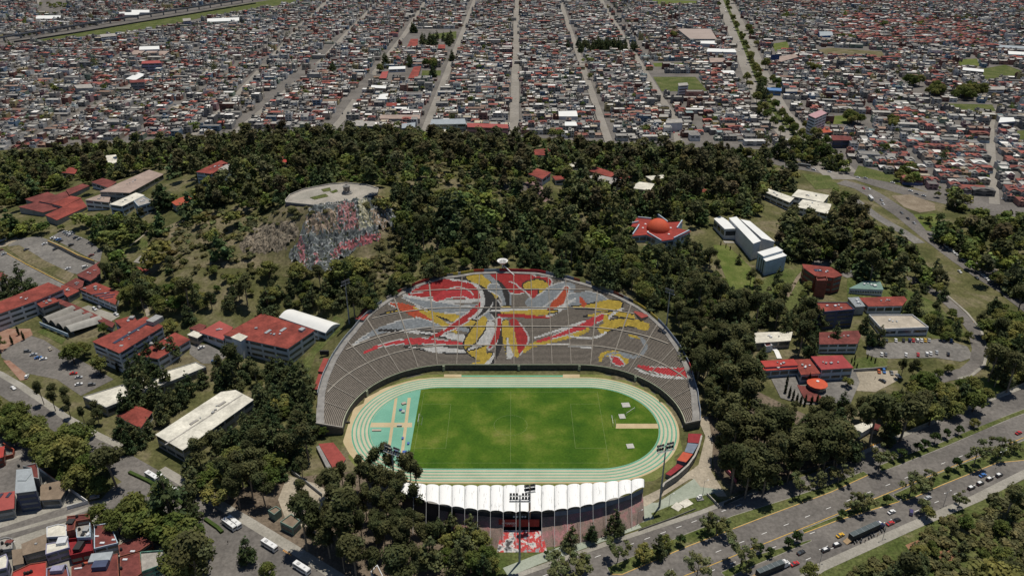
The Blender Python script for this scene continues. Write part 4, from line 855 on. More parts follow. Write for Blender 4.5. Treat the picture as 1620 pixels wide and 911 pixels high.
# upper left campus
bl('campus_building', 'long building with plain brown flat roof above the upper car park', [(158, 303), (236, 269), (258, 276), (205, 305)], 8, M_WALLG, M_BRN, 2)
bl('campus_building', 'lower brown flat-roofed annex with white front below the long brown roof', [(135, 316), (158, 308), (174, 312), (172, 320)], 8, M_WALLW, M_BRN, 2)
bl('campus_building', 'white flat-roofed building with pale blue front below the brown roof', [(174, 323), (215, 305), (228, 309), (193, 326)], 8, M_WALLB, M_CREAM, 2)
bl('campus_building', 'grey block with patchy painted side at the edge of the scrub slope', [(212, 319), (227, 311), (243, 320), (219, 327)], 9, M_WALLB, M_ROOFC, 2, par=.5)
bl('pavilion', 'small red oval-roofed pavilion among trees below the brown roof', [(272, 320), (285, 313), (300, 310), (304, 317), (290, 323), (279, 325)], 4.5, M_WALLG, M_ORR, 0, cat='pavilion', win=False)
bl('campus_building', 'four-storey building with red roof standing in the wood on the hill', [(311, 272), (350, 254), (361, 259), (335, 275)], 12, M_WALLB, M_REDR, 4, bay=7)
bl('stair_tower', 'pale blue tower beside the four-storey red-roofed building in the wood', [(346, 267), (361, 259), (369, 263), (353, 273)], 12.8, M_WALLB, M_ROOFC, 2, cat='tower')
for lab, q in (('longest red sheet roof of the shed cluster by the wood', [(62, 318), (105, 302), (113, 309), (80, 322)]), ('darker red shed roof at the outer edge of the shed cluster', [(40, 315), (75, 304), (88, 309), (58, 321)]), ('red shed roof touching the long brown roof end', [(105, 300), (130, 291), (141, 294), (110, 308)]), ('ribbed red shed roof in front of the shed cluster', [(72, 340), (128, 315), (137, 327), (90, 348)]), ('dull red shed roof with grey patch in the middle of the cluster', [(82, 322), (112, 310), (128, 313), (100, 327)]), ('flat reddish roof at the near corner of the shed cluster', [(30, 327), (56, 320), (98, 328), (68, 336)])):
    bl('shed', lab, q, 4.5, M_WALLG, random.choice([M_REDR, M_REDR2]), 0, cat='shed', win=False)
bl('house', 'red-roofed house behind the long brown roof', [(145, 288), (162, 282), (184, 288), (172, 297)], 5, M_WALLW, M_REDR2, 1, cat='house'); bl('house', 'pinkish red-roofed house deep in the wood above the sheds', [(98, 273), (110, 265), (123, 267), (118, 275)], 5, M_WALLW, M_REDR, 1, cat='house'); bl('house', 'white flat-roofed house in the wood near the city edge', [(161, 247), (183, 245), (186, 255), (176, 261)], 6, M_WALLW, M_CREAM, 1, cat='house')
bl('house', 'red-roofed house cut by the picture edge above the car park', [(-20, 362), (5, 358), (8, 371), (-20, 379)], 5, M_WALLW, M_REDR, 1, cat='house'); bl('shed', 'red-roofed shed at the picture edge beside the lower car park', [(-20, 432), (2, 430), (11, 437), (-15, 452)], 4, M_WALLG, M_REDR2, 0, cat='shed', win=False)
bl('shed', 'red shed roof beside the old concrete court', [(212, 420), (226, 425), (236, 427), (222, 433)], 4, M_WALLG, M_REDR, 0, cat='shed', win=False); drape('court', [(211, 415), (222, 405), (245, 411), (232, 419)], G_PAVE, .25)
# back of the hill
for lab, q, h, wl, rf in (('tall red-roofed block peeping from the wood near the long central street', [(845, 237), (870, 235), (871, 246), (846, 245)], 11, M_WALLB, M_REDR), ('red hip-roofed house in the wood below the tall red block', [(836, 275), (850, 267), (871, 273), (858, 283)], 5, M_WALLW, M_REDR), ('red-roofed annex with white wall beside the hip-roofed house', [(874, 279), (893, 277), (894, 283), (879, 285)], 5, M_WALLW, M_REDR),
                          ('red-roofed school block at the near end of the group in the wood', [(930, 270), (945, 265), (976, 275), (966, 280)], 6, M_WALLG, M_REDR), ('red-roofed school block in the middle of the group in the wood', [(975, 274), (1000, 279), (1003, 284), (978, 282)], 6, M_WALLG, M_REDR), ('grey flat roof in front of the red school blocks', [(928, 281), (942, 276), (990, 286), (975, 293)], 5, M_WALLG, M_ROOFC), ('white flat roofs at the far end of the school group', [(995, 297), (1012, 288), (1035, 291), (1028, 301)], 5, M_WALLW, M_CREAM), ('small white flat roof behind the school group', [(1022, 279), (1049, 277), (1053, 281), (1031, 285)], 5, M_WALLW, M_CREAM),
                          ('tiny white roof alone in the wood behind the school group', [(895, 260), (912, 257), (915, 262), (898, 265)], 4, M_WALLW, M_CREAM), ('red-roofed hut hidden under the trees between dome and white roofs', [(1096, 298), (1108, 296), (1130, 305), (1121, 310)], 4, M_WALLW, M_REDR), ('tiny red-roofed house in the wood by the painted plaza road', [(442, 250), (452, 247), (453, 257), (444, 259)], 5, M_WALLW, M_REDB)):
    bl('house', lab, q, h, wl, rf, 2 if h > 5 else 1, cat='house')
# domed planetarium
star = [(999, 358), (1008, 345), (1030, 348), (1058, 352), (1079, 351), (1071, 361), (1092, 366), (1066, 378), (1046, 381), (1023, 371), (1001, 373), (1012, 360)]
t, zr, W = bl('domed_hall', 'star-shaped red-roofed hall with orange-red dome in the wood', star, 7, M_WALLB, mat('star_roof', (.27, .04, .03), .85, .22, .2), 1, cat='hall', bay=4)
x, y = flat(1041, 362.5, zr); R_ = 8.9; MB().lathe(x, y, [(R_ * math.cos(a), zr - .1 + R_ * .95 * math.sin(a)) for a in np.linspace(0, math.pi / 2 - .01, 10)], 28).build('dome', M_DOME, t, smooth=True)
for px_, py_ in ((1021, 355), (1017, 361), (1025, 367), (1061, 361), (1058, 371)): q = flat(px_, py_, zr); MB().lathe(*q, [(.9, zr), (.8, zr + .5), (.01, zr + .7)], 8).build('roof_light', M_WHITE, t)
for (a, c) in (((1001, 372), (1011, 357)), ((1046, 382), (1024, 369)), ((1071, 362), (1079, 350)), ((1009, 345), (1030, 347)), ((1000, 354), (1010, 352)), ((1040, 340), (1056, 352)), ((1066, 378), (1090, 366))):
    (x0, y0), (x1, y1) = flat(*a, zr), flat(*c, zr); MB().box((x0 + x1) / 2, (y0 + y1) / 2, zr - 7, math.hypot(x1 - x0, y1 - y0), .8, 8.2, math.atan2(y1 - y0, x1 - x0)).build('fin_wall', M_WALLB, t)
# long white halls
MW = mat('white_metal_roof', (0, 0, 0)); lg = 'long white halls beside the lawn'
bl('white_hall', 'lower first bay of the long white halls, nearest the dome', [(1130, 346), (1140, 342), (1169, 361), (1147, 362)], 9, M_WALLW, MW, 1, cat='hall', group=lg, par=0)
bl('white_hall', 'long middle bay of the white halls with the tall plain side wall', [(1154, 345), (1165, 343), (1203, 381), (1192, 385)], 13, M_WALLW, MW, 0, cat='hall', group=lg, win=False); bl('white_hall', 'long far bay of the white halls split by a dark gutter', [(1172, 347), (1186, 350), (1225, 382), (1206, 377)], 12, M_WALLW, MW, 0, cat='hall', group=lg, win=False)
bl('white_hall', 'upper roof of the white cube building with dark vertical slots', [(1199, 399), (1229, 390), (1238, 396), (1208, 405)], 13.5, M_WALLB, MW, 0, cat='hall', group=lg, win=False)
t, zr, W = bl('white_hall', 'front bay of the white cube building with pale blue wall', [(1207, 408), (1236, 398), (1244, 404), (1212, 413)], 12, M_WALLB, MW, 0, cat='hall', group=lg, win=False)
for k in range(4): q = flat(1199 + k * 3.2, 402 + k * 2.5, zr); MB().box(q[0], q[1] - .6, zr - 11.5, 1.0, .5, 10.5, .8).build('slot_window', M_GLASS, t)
for lab, q, h in (('white flat-roofed block, first of the trio near the underpass', [(1211, 304), (1216, 299), (1256, 313), (1249, 320)], 8), ('white flat-roofed block, rear one of the trio near the underpass', [(1253, 310), (1263, 300), (1311, 309), (1302, 320)], 8.6), ('white flat-roofed block, front one of the trio near the underpass', [(1260, 327), (1270, 316), (1315, 323), (1309, 338)], 8)): bl('white_block', lab, q, h, M_WALLW, M_CREAM, 2)
# right campus
t, zr, W = bl('campus_building', 'dark brick building with red roof beside the campus road', [(1270, 418), (1315, 423), (1332, 435), (1319, 439), (1290, 436), (1272, 424)], 12, M_BRICK, M_REDR, 3, extras=[('sky', 1294, 428, 5, 3.4, 0)])
bl('brick_tower', 'brick stair tower with open red top in front of the dark brick building', [(1291, 441), (1307, 439), (1309, 446), (1292, 446)], 12, M_BRICK, M_REDR2, 0, par=1.2, cat='tower', win=False)
t, zr, W = bl('campus_building', 'low white building with round portholes and sloping green glass roof', [(1344, 456), (1367, 445), (1392, 445), (1397, 458)], 5, M_WALLW, M_GREENR, 0, win=False, extras=[('box', 1384, 453, 2, 2, 1.2, 0, M_WHITE)])
for k in range(13): q = flat(1346.5 + k * 3.9, 461.3 + k * .12, zr - 2.2); MB().tube((q[0], W[0][1] - .1 if False else q[1] - .2, zr - 2.2), (q[0], q[1] + .6, zr - 2.2), .5, .5, 8).build('porthole', M_GLASS, t)
bl('campus_building', 'three-storey navy-fronted block with red roof among pines', [(1284, 479), (1340, 479), (1352, 490), (1296, 495)], 12, M_NAVY, M_REDR, 4, par=.6, bay=9)
bl('campus_building', 'long low white building with red tiled roof above the flat terrace roof', [(1359, 471), (1430, 469), (1434, 474), (1427, 483), (1374, 484)], 6, M_WALLW, M_REDR, 1, bay=5); bl('campus_building', 'grey ribbed roof between navy block and the long red tiled roof', [(1342, 471), (1358, 470), (1368, 484), (1354, 485)], 6.2, M_WALLG, mat('ribbed_grey', (.25, .27, .28), .6, .35, 1.5), 0, win=False)
bl('campus_building', 'wide flat beige terrace roof with white parapet above the parking row', [(1374, 499), (1443, 499), (1469, 519), (1395, 522)], 4.5, M_WALLW, mat('beige_terrace', (.40, .35, .28), .9, .25, .15), 1, par=.9, bay=9)
bl('campus_building', 'white two-storey building with deep red roof below the navy block', [(1297, 526), (1357, 523), (1361, 531), (1356, 543), (1297, 544)], 6.5, M_WALLW, M_REDR2, 2, bay=5)
bl('campus_building', 'cream flat-roofed building behind trees beside deep red roof', [(1194, 526), (1253, 525), (1250, 538), (1196, 542)], 5, M_WALLT, M_CREAM, 1); bl('gatehouse', 'tiny white cabin with red lid at the end of curved white path', [(1208, 544), (1218, 543), (1222, 547), (1212, 549)], 4, M_WALLW, M_REDR2, 0, par=.5, cat='cabin', win=False)
walk([(1222, 551), (1228, 556), (1233, 568)], 3, M_WHITE, .5, 'path')
for lab, q, h, rf, st in (('bright red upper roof strip of the café complex', [(1204, 571), (1255, 568), (1262, 577), (1211, 580)], 6.5, M_REDB, 1), ('bright red lower roof strip of the café complex', [(1209, 580), (1262, 578), (1263, 582), (1206, 586)], 5.5, M_REDB, 1), ('square red roof in the middle of the café complex', [(1256, 569), (1281, 568), (1297, 590), (1268, 592)], 6, M_REDR, 1), ('two-storey building with large dark red roof and pale blue front', [(1284, 564), (1332, 562), (1349, 581), (1300, 584)], 8, mat('rose_roof', (.2, .2, .2)) and mat('raspberry_roof', (.30, .05, .05), .85, .2, .2), 2)): bl('campus_building', lab.replace('é', 'e'), q, h, M_WALLB, rf, st, bay=5)
z = at(1293, 606, 4)[2]; x, y = flat(1293, 606, z); t = thing('round_pavilion', 'round orange-red pavilion with white cap beside the cafe', 'pavilion', (x, y, z - 4)); FOOT.append([(x - 6, y - 6), (x + 6, y - 6), (x + 6, y + 6), (x - 6, y + 6)]); ROOFPX.append([(1280, 598), (1306, 598), (1306, 614), (1280, 614)])
MB().lathe(x, y, [(5.0, z - 6), (5.0, z - .3)], 12).build('wall', M_GLASS, t); MB().lathe(x, y, [(5.9, z - .3), (5.9, z), (.8, z + 1.3)], 12).build('roof', M_DOME, t); MB().lathe(x, y, [(.9, z + 1.2), (.9, z + 1.6), (.01, z + 1.8)], 10).build('cap', M_WHITE, t)
bl('terrace_roof', 'dull red fan-shaped terrace below the round pavilion', [(1262, 609), (1274, 611), (1286, 620), (1312, 634), (1296, 635), (1275, 633)], 1.2, M_WALLG, M_REDR2, 0, cat='terrace', win=False)
drape('plaza_paving', [(1220, 600), (1262, 590), (1280, 600), (1300, 590), (1352, 585), (1360, 605), (1345, 640), (1320, 640), (1270, 640), (1235, 630)], G_LOT, .3)
bl('canopy_hut', 'white ribbed canopy roof beside the fence at the wood corner', [(1350, 674), (1374, 666), (1382, 672), (1362, 684)], 4, M_WALLW, M_CREAM, 0, cat='canopy', win=False); bl('hut', 'small pinkish roof beside the white ribbed canopy', [(1381, 669), (1392, 672), (1388, 680), (1376, 677)], 3, M_WALLG, M_REDR2, 0, cat='hut', win=False)
bl('guard_house', 'green flat-topped guard house beside the road in the woodland yard', [(443, 826), (461, 813), (475, 824), (463, 836)], 4.5, mat('green_wall', (.15, .22, .18), .85, .2), M_TANR, 1, par=.5, cat='hut'); bl('hut', 'grey-green hut with white dish near the guard house', [(424, 808), (437, 801), (445, 806), (434, 815)], 4, mat('green_wall', (.1, .1, .1)), M_TANR, 0, par=.5, cat='hut', win=False)
bl('kiosk', 'white-rimmed open kiosk under the eucalyptus at the road', [(586, 905), (597, 893), (606, 911), (594, 920)], 3, M_WALLW, M_TANR, 0, par=.4, cat='kiosk', win=False)
# houses in the near corner
for lab, q, h, wl, rf, st, par, ex in (
 ('tall dark house with pale grey metal roof on the far side of the side street', [(27, 743), (49, 741), (56, 775), (25, 779)], 12, M_NAVY, M_ROOFG, 4, 0, [('box', 39, 755, 4, 5, .5, 0, M_ROOFG)]), ('reddish rooftop behind the pale grey metal roof', [(36, 738), (58, 733), (61, 742), (62, 758), (51, 756), (49, 741)], 9, M_WALLG, M_REDR2, 2, .6, [('tank', 30, 738)]),
 ('brown-roofed two-part house next to the walled driveway', [(65, 767), (92, 761), (106, 769), (95, 788), (65, 790)], 5, M_WALLG, M_TANR, 1, 0, [('tank', 80, 773)]), ('red-roofed house beside the tall dark house', [(-12, 782), (22, 777), (21, 803), (-12, 809)], 6, M_WALLG, mat('rose_roof', (.2, .2, .2)), 2, 0, [('sky', 14, 783, 1.4, 3.4, 0), ('sky', 1, 784, 1.4, 3.0, 0)]), ('bright red house behind an orange boundary wall', [(-25, 713), (6, 706), (4, 722), (-25, 732)], 6, M_BRICK, M_REDB, 2, 0, []),
 ('house with dull tan sloping roof on the near side of the street', [(35, 860), (72, 845), (72, 868), (37, 877)], 6, M_WALLG, M_TANR, 2, 0, [('box', 57, 860, 1, 1, .5)]), ('white-roofed house by the street, rear half', [(74, 834), (93, 829), (105, 831), (106, 848), (74, 850)], 6, M_WALLW, M_CREAM, 2, .4, []), ('white-roofed house with lilac front, near half', [(73, 860), (108, 855), (110, 866), (72, 877)], 6.3, M_LILAC, M_CREAM, 2, .3, [('box', 99, 857, 4, 4, 1.5, .2, M_WALLW)]),
 ('tall maroon-roofed house with water tank at the street corner', [(106, 817), (142, 813), (142, 821), (120, 825), (118, 838), (106, 841)], 9, M_BRICK, M_REDR2, 3, .5, [('tank', 122, 818), ('box', 112, 826, 3, 3, 1.0, 0, M_TANK)]), ('blue-walled rooftop terrace cluttered with pots and pipes', [(119, 826), (143, 822), (144, 851), (122, 852)], 6.5, M_WALLB, M_ROOFC, 2, .9, [('tank', 126, 838), ('box', 137, 838, 2.4, 3, 1.2, 0, M_WALLG), ('box', 131, 846, 1.4, 1.4, .8, 0, M_TANK), ('box', 140, 846, 1.2, 2, 1, 0, M_WALLW)]), ('dark courtyard house with deep red wall', [(107, 856), (146, 851), (148, 874), (112, 882)], 4, M_MARB, M_MARB, 1, 1.6, [('box', 126, 868, 3, 5, 2.5, 0, M_TANK)]),
 ('flat maroon roof with white parapet beside the street trees', [(149, 831), (174, 827), (187, 859), (149, 868)], 6, M_WALLB, M_REDR2, 2, .35, [('tank', 152, 834), ('box', 153, 848, 2, .8, .4, 0, M_WALLW), ('box', 162, 859, 2, 1, .6, 0, M_WALLW), ('box', 180, 854, 1.6, 1, .6, 0, M_WALLW)]), ('flat maroon roof with narrow skylights next to painted wall', [(187, 862), (226, 849), (241, 857), (221, 871), (190, 880)], 6, M_BRICK, M_REDR2, 2, .2, [('tank', 192, 870), ('box', 210, 872, 2, 1, .5, 0, M_WALLW)]),
 ('large lower maroon roof with glass lean-to', [(113, 896), (147, 886), (186, 875), (189, 925), (113, 935)], 6, M_BRICK, M_REDR2, 2, .2, [('box', 160, 883, 9, 5, 1.2, .15, M_ROOFG), ('box', 160, 897, 6, 4, 2.4, .1, M_NAVY), ('tank', 132, 894), ('box', 124, 899, 3, .7, .5, .2, M_WALLW), ('box', 140, 890, 4, 1, .6, .2, M_ORR)]), ('bright red roof at the bottom of the picture', [(20, 905), (48, 892), (74, 888), (73, 925), (14, 930)], 6, M_BRICK, M_REDB, 2, .4, [('tank', 40, 908), ('tank', 45, 907), ('tank', 50, 905)]), ('small pinkish roof terrace between bright red and maroon roofs', [(74, 900), (106, 893), (112, 925), (73, 930)], 6, M_LILAC, M_REDR2, 2, .7, [('box', 92, 903, 5, 3, 2, .1, M_LILAC), ('tank', 104, 898)]),
 ('grey roof court with green and blue painted walls', [(222, 874), (262, 871), (263, 892), (222, 907)], 4.5, mat('painted_wall', (.12, .25, .2), .85, .5, .4), M_ROOFC, 2, .8, []), ('maroon roof strip beside the green and blue painted court', [(190, 882), (221, 873), (224, 906), (191, 930)], 6, M_BRICK, M_REDR2, 2, .2, [('tank', 192, 900), ('box', 198, 885, 2, 1, .5, 0, M_WALLW)]), ('white roof at the picture edge above a lilac wall', [(-20, 890), (10, 876), (13, 884), (11, 898), (-20, 906)], 6, M_LILAC, M_CREAM, 2, .4, [('tank', 3, 872), ('tank', -1, 876)]), ('narrow tan roof beside the tan sloping roof', [(20, 870), (34, 868), (36, 890), (22, 893)], 5, M_WALLG, M_TANR, 1, 0, []), ('small grey rooftop with tanks at the street end', [(-15, 858), (10, 850), (20, 852), (20, 868), (-12, 872)], 5, M_WALLG, M_ROOFC, 1, .5, [('tank', 4, 860), ('tank', 12, 862), ('box', 15, 858, 3, 2, 1, 0, M_REDR2)])):
    bl('town_house', lab, q, h, wl, rf, st, par, cat='house', extras=ex, bay=4.5)
def wallpath(name, label, cat, px, h, th, m, coping=None, base=None):
    P = [at(*p) for p in px]; t = thing(name, label, cat, P[0]); L = []
    for i, p in enumerate(P):
        a = P[max(i - 1, 0)]; c = P[min(i + 1, len(P) - 1)]; d = Vector((c[0] - a[0], c[1] - a[1])).normalized(); L.append(((p[0] - d.y * th / 2, p[1] + d.x * th / 2, p[2] + h), (p[0] + d.y * th / 2, p[1] - d.x * th / 2, p[2] + h)))
    stripmesh('panel', L, m, h + .6, t)
    if coping: stripmesh('coping', [((a[0], a[1], a[2] + .1), (c[0], c[1], c[2] + .1)) for a, c in L], coping, .1, t)
    return t
wallpath('garden_wall', 'white wall around the driveway with the white car', 'wall', [(112, 777), (140, 797), (107, 806)], 2.2, .3, M_WALLW, M_WHITE); wallpath('garden_wall', 'white and pink boundary wall behind the grey metal roof', 'wall', [(61, 742), (88, 762), (104, 768)], 2.2, .3, M_WALLW, mat('rose_roof', (.2, .2, .2))); wallpath('garden_wall', 'orange-brown boundary wall of the bright red house', 'wall', [(7, 706), (24, 716), (22, 724), (-10, 732)], 2.4, .3, M_BRICK, M_ORR)
wallpath('retaining_wall', 'long yellow-topped retaining wall between the two car park levels', 'wall', [(77, 386), (100, 396), (125, 409), (150, 418)], 3.0, .5, M_WALLT, M_YEL); wallpath('retaining_wall', 'low yellow kerb wall along the lower car park bank', 'wall', [(10, 401), (40, 418), (75, 436), (103, 450)], .6, .4, M_WALLG, M_YEL)
wallpath('retaining_wall', 'dark retaining wall below the lawn with little cypresses', 'wall', [(1350, 588), (1380, 586), (1402, 584)], 2, .4, M_WALLG); wallpath('hedge_wall', 'clipped green hedge along the middle of the bus road', 'hedge', [(205, 748), (235, 762), (262, 778), (292, 799)], 1.3, 1.6, patchy('hedge', (.035, .06, .015), (.06, .09, .025), .5, 3, .4)); wallpath('hedge_wall', 'clipped green hedge beside the parked white lorries', 'hedge', [(325, 822), (345, 836), (352, 843)], 1.3, 1.6, MATS['hedge'])
wallpath('fence', 'long dark mesh fence between the eucalyptus wood and the avenue', 'fence', [(1145, 800), (1215, 766), (1290, 742), (1335, 726)], 2.2, .12, mat('dark_mesh', (.05, .055, .05), .8, .3)); wallpath('fence', 'wire fence along the grass bank above the avenue', 'fence', [(1440, 682), (1530, 646), (1620, 608), (1680, 583)], 1.6, .1, mat('pale_fence', (.25, .24, .2), .8, .3)); wallpath('fence', 'yellow and grey barrier by the tribune verge', 'fence', [(1010, 840), (1060, 822), (1100, 806)], 1.1, .15, MATS['pale_fence'])
wallpath('fence', 'low fence and wall between dirt yard and stadium ring', 'fence', [(462, 748), (485, 765), (510, 785)], 2, .3, M_WALLG); wallpath('wall', 'low white wall between lawn strip and stadium gate', 'wall', [(1118, 783), (1132, 797), (1138, 804)], 1.6, .35, M_CON)
def sculpture():
    x, y, z = at(1107, 790); t = thing('sculpture', 'small white stepped sculpture on the grass by the stadium gate', 'sculpture', (x, y, z)); MB().box(x, y, z, 3.4, 2.4, .7, .2).build('base', M_CON2, t); MB().box(x - .2, y + .2, z + .7, 2.2, 1.5, 1.1, .5).build('block', M_WHITE, t); MB().box(x + .1, y + .3, z + 1.8, 1.4, .9, .8, .1).build('block', M_WHITE, t)
sculpture()
for k, (p, q) in enumerate((((1067, 806), (1076, 798)), ((1078, 800), (1092, 793)))):
    a, c = flat(*p), flat(*q); tag(MB().box((a[0] + c[0]) / 2, (a[1] + c[1]) / 2, .1, math.hypot(a[0] - c[0], a[1] - c[1]), 4.2, .35, math.atan2(c[1] - a[1], c[0] - a[0])).build('concrete_slab', M_CREAM), ('shorter' if k == 0 else 'longer') + ' pale concrete slab in the grass beside the lawn path', 'slab')
# hilltop plaza
pz = 57.6; W = ccw([flat(*p, pz) for p in [(451, 318), (458, 309), (480, 300), (500, 296), (522, 292), (548, 290), (580, 293), (599, 299), (597, 307), (578, 312), (573, 318), (545, 324), (500, 326), (470, 323), (452, 321)]])
t = thing('lookout_terrace', 'flat pale lookout terrace on the hill top above the painted cliff', 'terrace', (*flat(530, 305, pz), pz)); FOOT.append(shrink(W, -3))
MB().prism(W, pz - 7, pz - .25, top=False).build('wall', mat('purple_grey_wall', (.12, .10, .13), .9, .3, .2), t); MB().prism(W, pz - .25, pz).build('deck', G_PLAZA, t)
In = shrink(W, .6); n = len(W); b = MB(); b.add([(*p, pz) for p in W] + [(*p, pz + .8) for p in W] + [(*p, pz + .8) for p in In] + [(*p, pz) for p in In], [(i, (i + 1) % n, n + (i + 1) % n, n + i) for i in range(n)] + [(n + i, n + (i + 1) % n, 2 * n + (i + 1) % n, 2 * n + i) for i in range(n)] + [(2 * n + i, 2 * n + (i + 1) % n, 3 * n + (i + 1) % n, 3 * n + i) for i in range(n)]); b.build('parapet', M_CON, t)
MB().prism(ccw([flat(*p, pz + .02) for p in [(462, 313), (485, 303), (520, 296), (527, 302), (505, 309), (490, 315), (470, 316)]]), pz, pz + .03).build('paved_yard', G_PAVE, t)
for q in ([(490, 313), (515, 307), (520, 311), (498, 316)], [(508, 300), (522, 297), (524, 302), (512, 304)], [(522, 304), (532, 300), (535, 303), (527, 306)]): MB().prism(ccw([flat(*p, pz + .05) for p in q]), pz, pz + .3).build('planting_bed', G_GRASS, t)
x, y = flat(549, 306, pz); t = thing('monument', 'weathered stone monument with open ring in the middle of the lookout terrace', 'monument', (x, y, pz))
MB().lathe(x, y, [(4.2, pz), (4.0, pz + .9), (3.2, pz + 1.0), (3.2, pz + 1.8), (.01, pz + 1.8)], 12).build('base', M_CON2, t); b = MB()
for k in range(6): a = k * math.pi / 3; b.box(x + 1.9 * math.cos(a), y + 1.9 * math.sin(a), pz + 1.8, .9, .9, 3.2, a)
b.build('pillar', M_CON2, t) if False else [MB().box(x + 1.9 * math.cos(k * math.pi / 3), y + 1.9 * math.sin(k * math.pi / 3), pz + 1.8, .9, .9, 3.2, k * math.pi / 3).build('pillar', M_WALLT, t) for k in range(6)]
MB().lathe(x, y, [(1.2, pz + 5), (2.7, pz + 5), (2.9, pz + 6), (1.6, pz + 6.8), (.9, pz + 6.6)], 12).build('crown_ring', M_CON2, t)
# painted cliff: displaced rock draped on the slope
def cliff(name, pxpoly, colfn, lift=1.0, amp=1.6, step=.9):
    Wp = [at(*p)[:2] for p in pxpoly]; xs = np.arange(min(p[0] for p in Wp), max(p[0] for p in Wp) + step, step); ys = np.arange(min(p[1] for p in Wp), max(p[1] for p in Wp) + step, step)
    X, Y = np.meshgrid(xs, ys); Z = hz(X, Y); ins = inpoly(X, Y, Wp)
    px_, py_ = proj(X, Y, Z)
    from mathutils import noise as mn
    nz = np.array([[mn.turbulence(Vector((a * .16, c * .16, 3.1)), 4, True) + .5 * abs(mn.noise(Vector((a * .55, c * .55, 9.0)))) for a, c in zip(r, q)] for r, q in zip(X, Y)])
    nd = np.full(X.shape, 9.0)
    for i in range(len(Wp)):
        a, c = np.array(Wp[i]), np.array(Wp[(i + 1) % len(Wp)]); d = c - a; tt = np.clip(((X - a[0]) * d[0] + (Y - a[1]) * d[1]) / max(d @ d, 1e-6), 0, 1); nd = np.minimum(nd, np.hypot(X - a[0] - d[0] * tt, Y - a[1] - d[1] * tt))
    Zr = Z + sstep(0, 5, nd) * (lift + (nz - .6) * amp * 2) - .1
    ins &= nd > 5.5 * np.clip(nz - .25, 0, 1); ny, nx = X.shape; ii = np.arange(nx * ny).reshape(ny, nx); ok = ins[:-1, :-1] & ins[1:, 1:] & ins[:-1, 1:] & ins[1:, :-1]
    FQ = np.stack([ii[:-1, :-1][ok], ii[:-1, 1:][ok], ii[1:, 1:][ok], ii[1:, :-1][ok]], 1); cp = colfn(px_[:-1, :-1][ok], py_[:-1, :-1][ok], nz[:-1, :-1][ok])
    return tag(meshobj(name, np.stack([X.ravel(), Y.ravel(), Zr.ravel()], 1), FQ, mat('painted_rock', (1, 1, 1), .95, .4, .5, attr=True), col=cp), kind='structure')
def rockcol(px, py, nz):
    c = np.zeros((len(px), 3)); c[:] = (.155, .17, .168); 
    def put(poly, col, f=.8): m = inpoly(px + rng.normal(0, 1.3, len(px)), py + rng.normal(0, 1.3, len(px)), poly) & (rng.random(len(px)) < f); c[m] = col
    put([(400, 350), (455, 340), (470, 370), (452, 400), (400, 405)], (.27, .22, .16)); put([(480, 345), (532, 335), (535, 370), (485, 375)], (.30, .23, .17), .9)
    put([(532, 328), (558, 326), (570, 366), (535, 368)], (.40, .19, .185)); put([(566, 320), (582, 320), (588, 362), (568, 368)], (.48, .45, .31)); put([(585, 335), (612, 335), (618, 372), (590, 360)], (.31, .235, .17), .9); put([(610, 345), (628, 345), (627, 362), (612, 362)], (.22, .235, .24))
    put([(524, 410), (534, 392), (565, 380), (602, 373), (603, 381), (567, 391), (536, 406), (528, 416)], (.42, .14, .15), .9); put([(470, 383), (478, 383), (484, 425), (474, 425)], (.38, .16, .17)); put([(496, 405), (503, 405), (504, 428), (497, 428)], (.38, .16, .17))
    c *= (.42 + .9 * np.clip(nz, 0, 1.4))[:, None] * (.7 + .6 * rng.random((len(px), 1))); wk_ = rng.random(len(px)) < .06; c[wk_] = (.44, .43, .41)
    g = rng.random(len(px)) < .10; c[g] = (.06, .07, .03); return c
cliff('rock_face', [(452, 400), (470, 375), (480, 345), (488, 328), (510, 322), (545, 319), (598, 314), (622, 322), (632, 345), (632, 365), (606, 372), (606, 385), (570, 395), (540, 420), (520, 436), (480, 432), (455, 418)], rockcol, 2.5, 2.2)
cliff('rock_outcrop', [(372, 388), (400, 362), (430, 350), (470, 345), (482, 372), (455, 402), (420, 408), (380, 404)], lambda px, py, nz: np.array((.27, .225, .165)) * (.5 + .6 * np.clip(nz, 0, 1.4))[:, None] * np.where(rng.random((len(px), 1)) < .3, .4, 1), 1.6, 1.6)
cliff('rock_outcrop', [(825, 290), (838, 282), (858, 290), (868, 308), (880, 318), (860, 322), (840, 312)], lambda px, py, nz: np.array((.36, .235, .22)) * (.55 + .6 * np.clip(nz, 0, 1.4))[:, None], 1.0, 1.6)
cliff('rock_outcrop', [(790, 292), (820, 284), (838, 290), (838, 310), (800, 308)], lambda px, py, nz: np.array((.16, .14, .12)) * (.5 + .6 * np.clip(nz, 0, 1.4))[:, None], 1.0, 1.6)
wallpath('mural_wall', 'low pink painted wall among the eucalyptus beside the stadium yard', 'wall', [(1148, 745), (1155, 752), (1164, 764)], 2.2, .5, mat('pink_paint', (.45, .13, .15), .85, .4, .8)); wallpath('mural_wall', 'terracotta wall under the eucalyptus wood edge', 'wall', [(1164, 678), (1185, 680), (1205, 684)], 1.6, .4, M_WALLT)
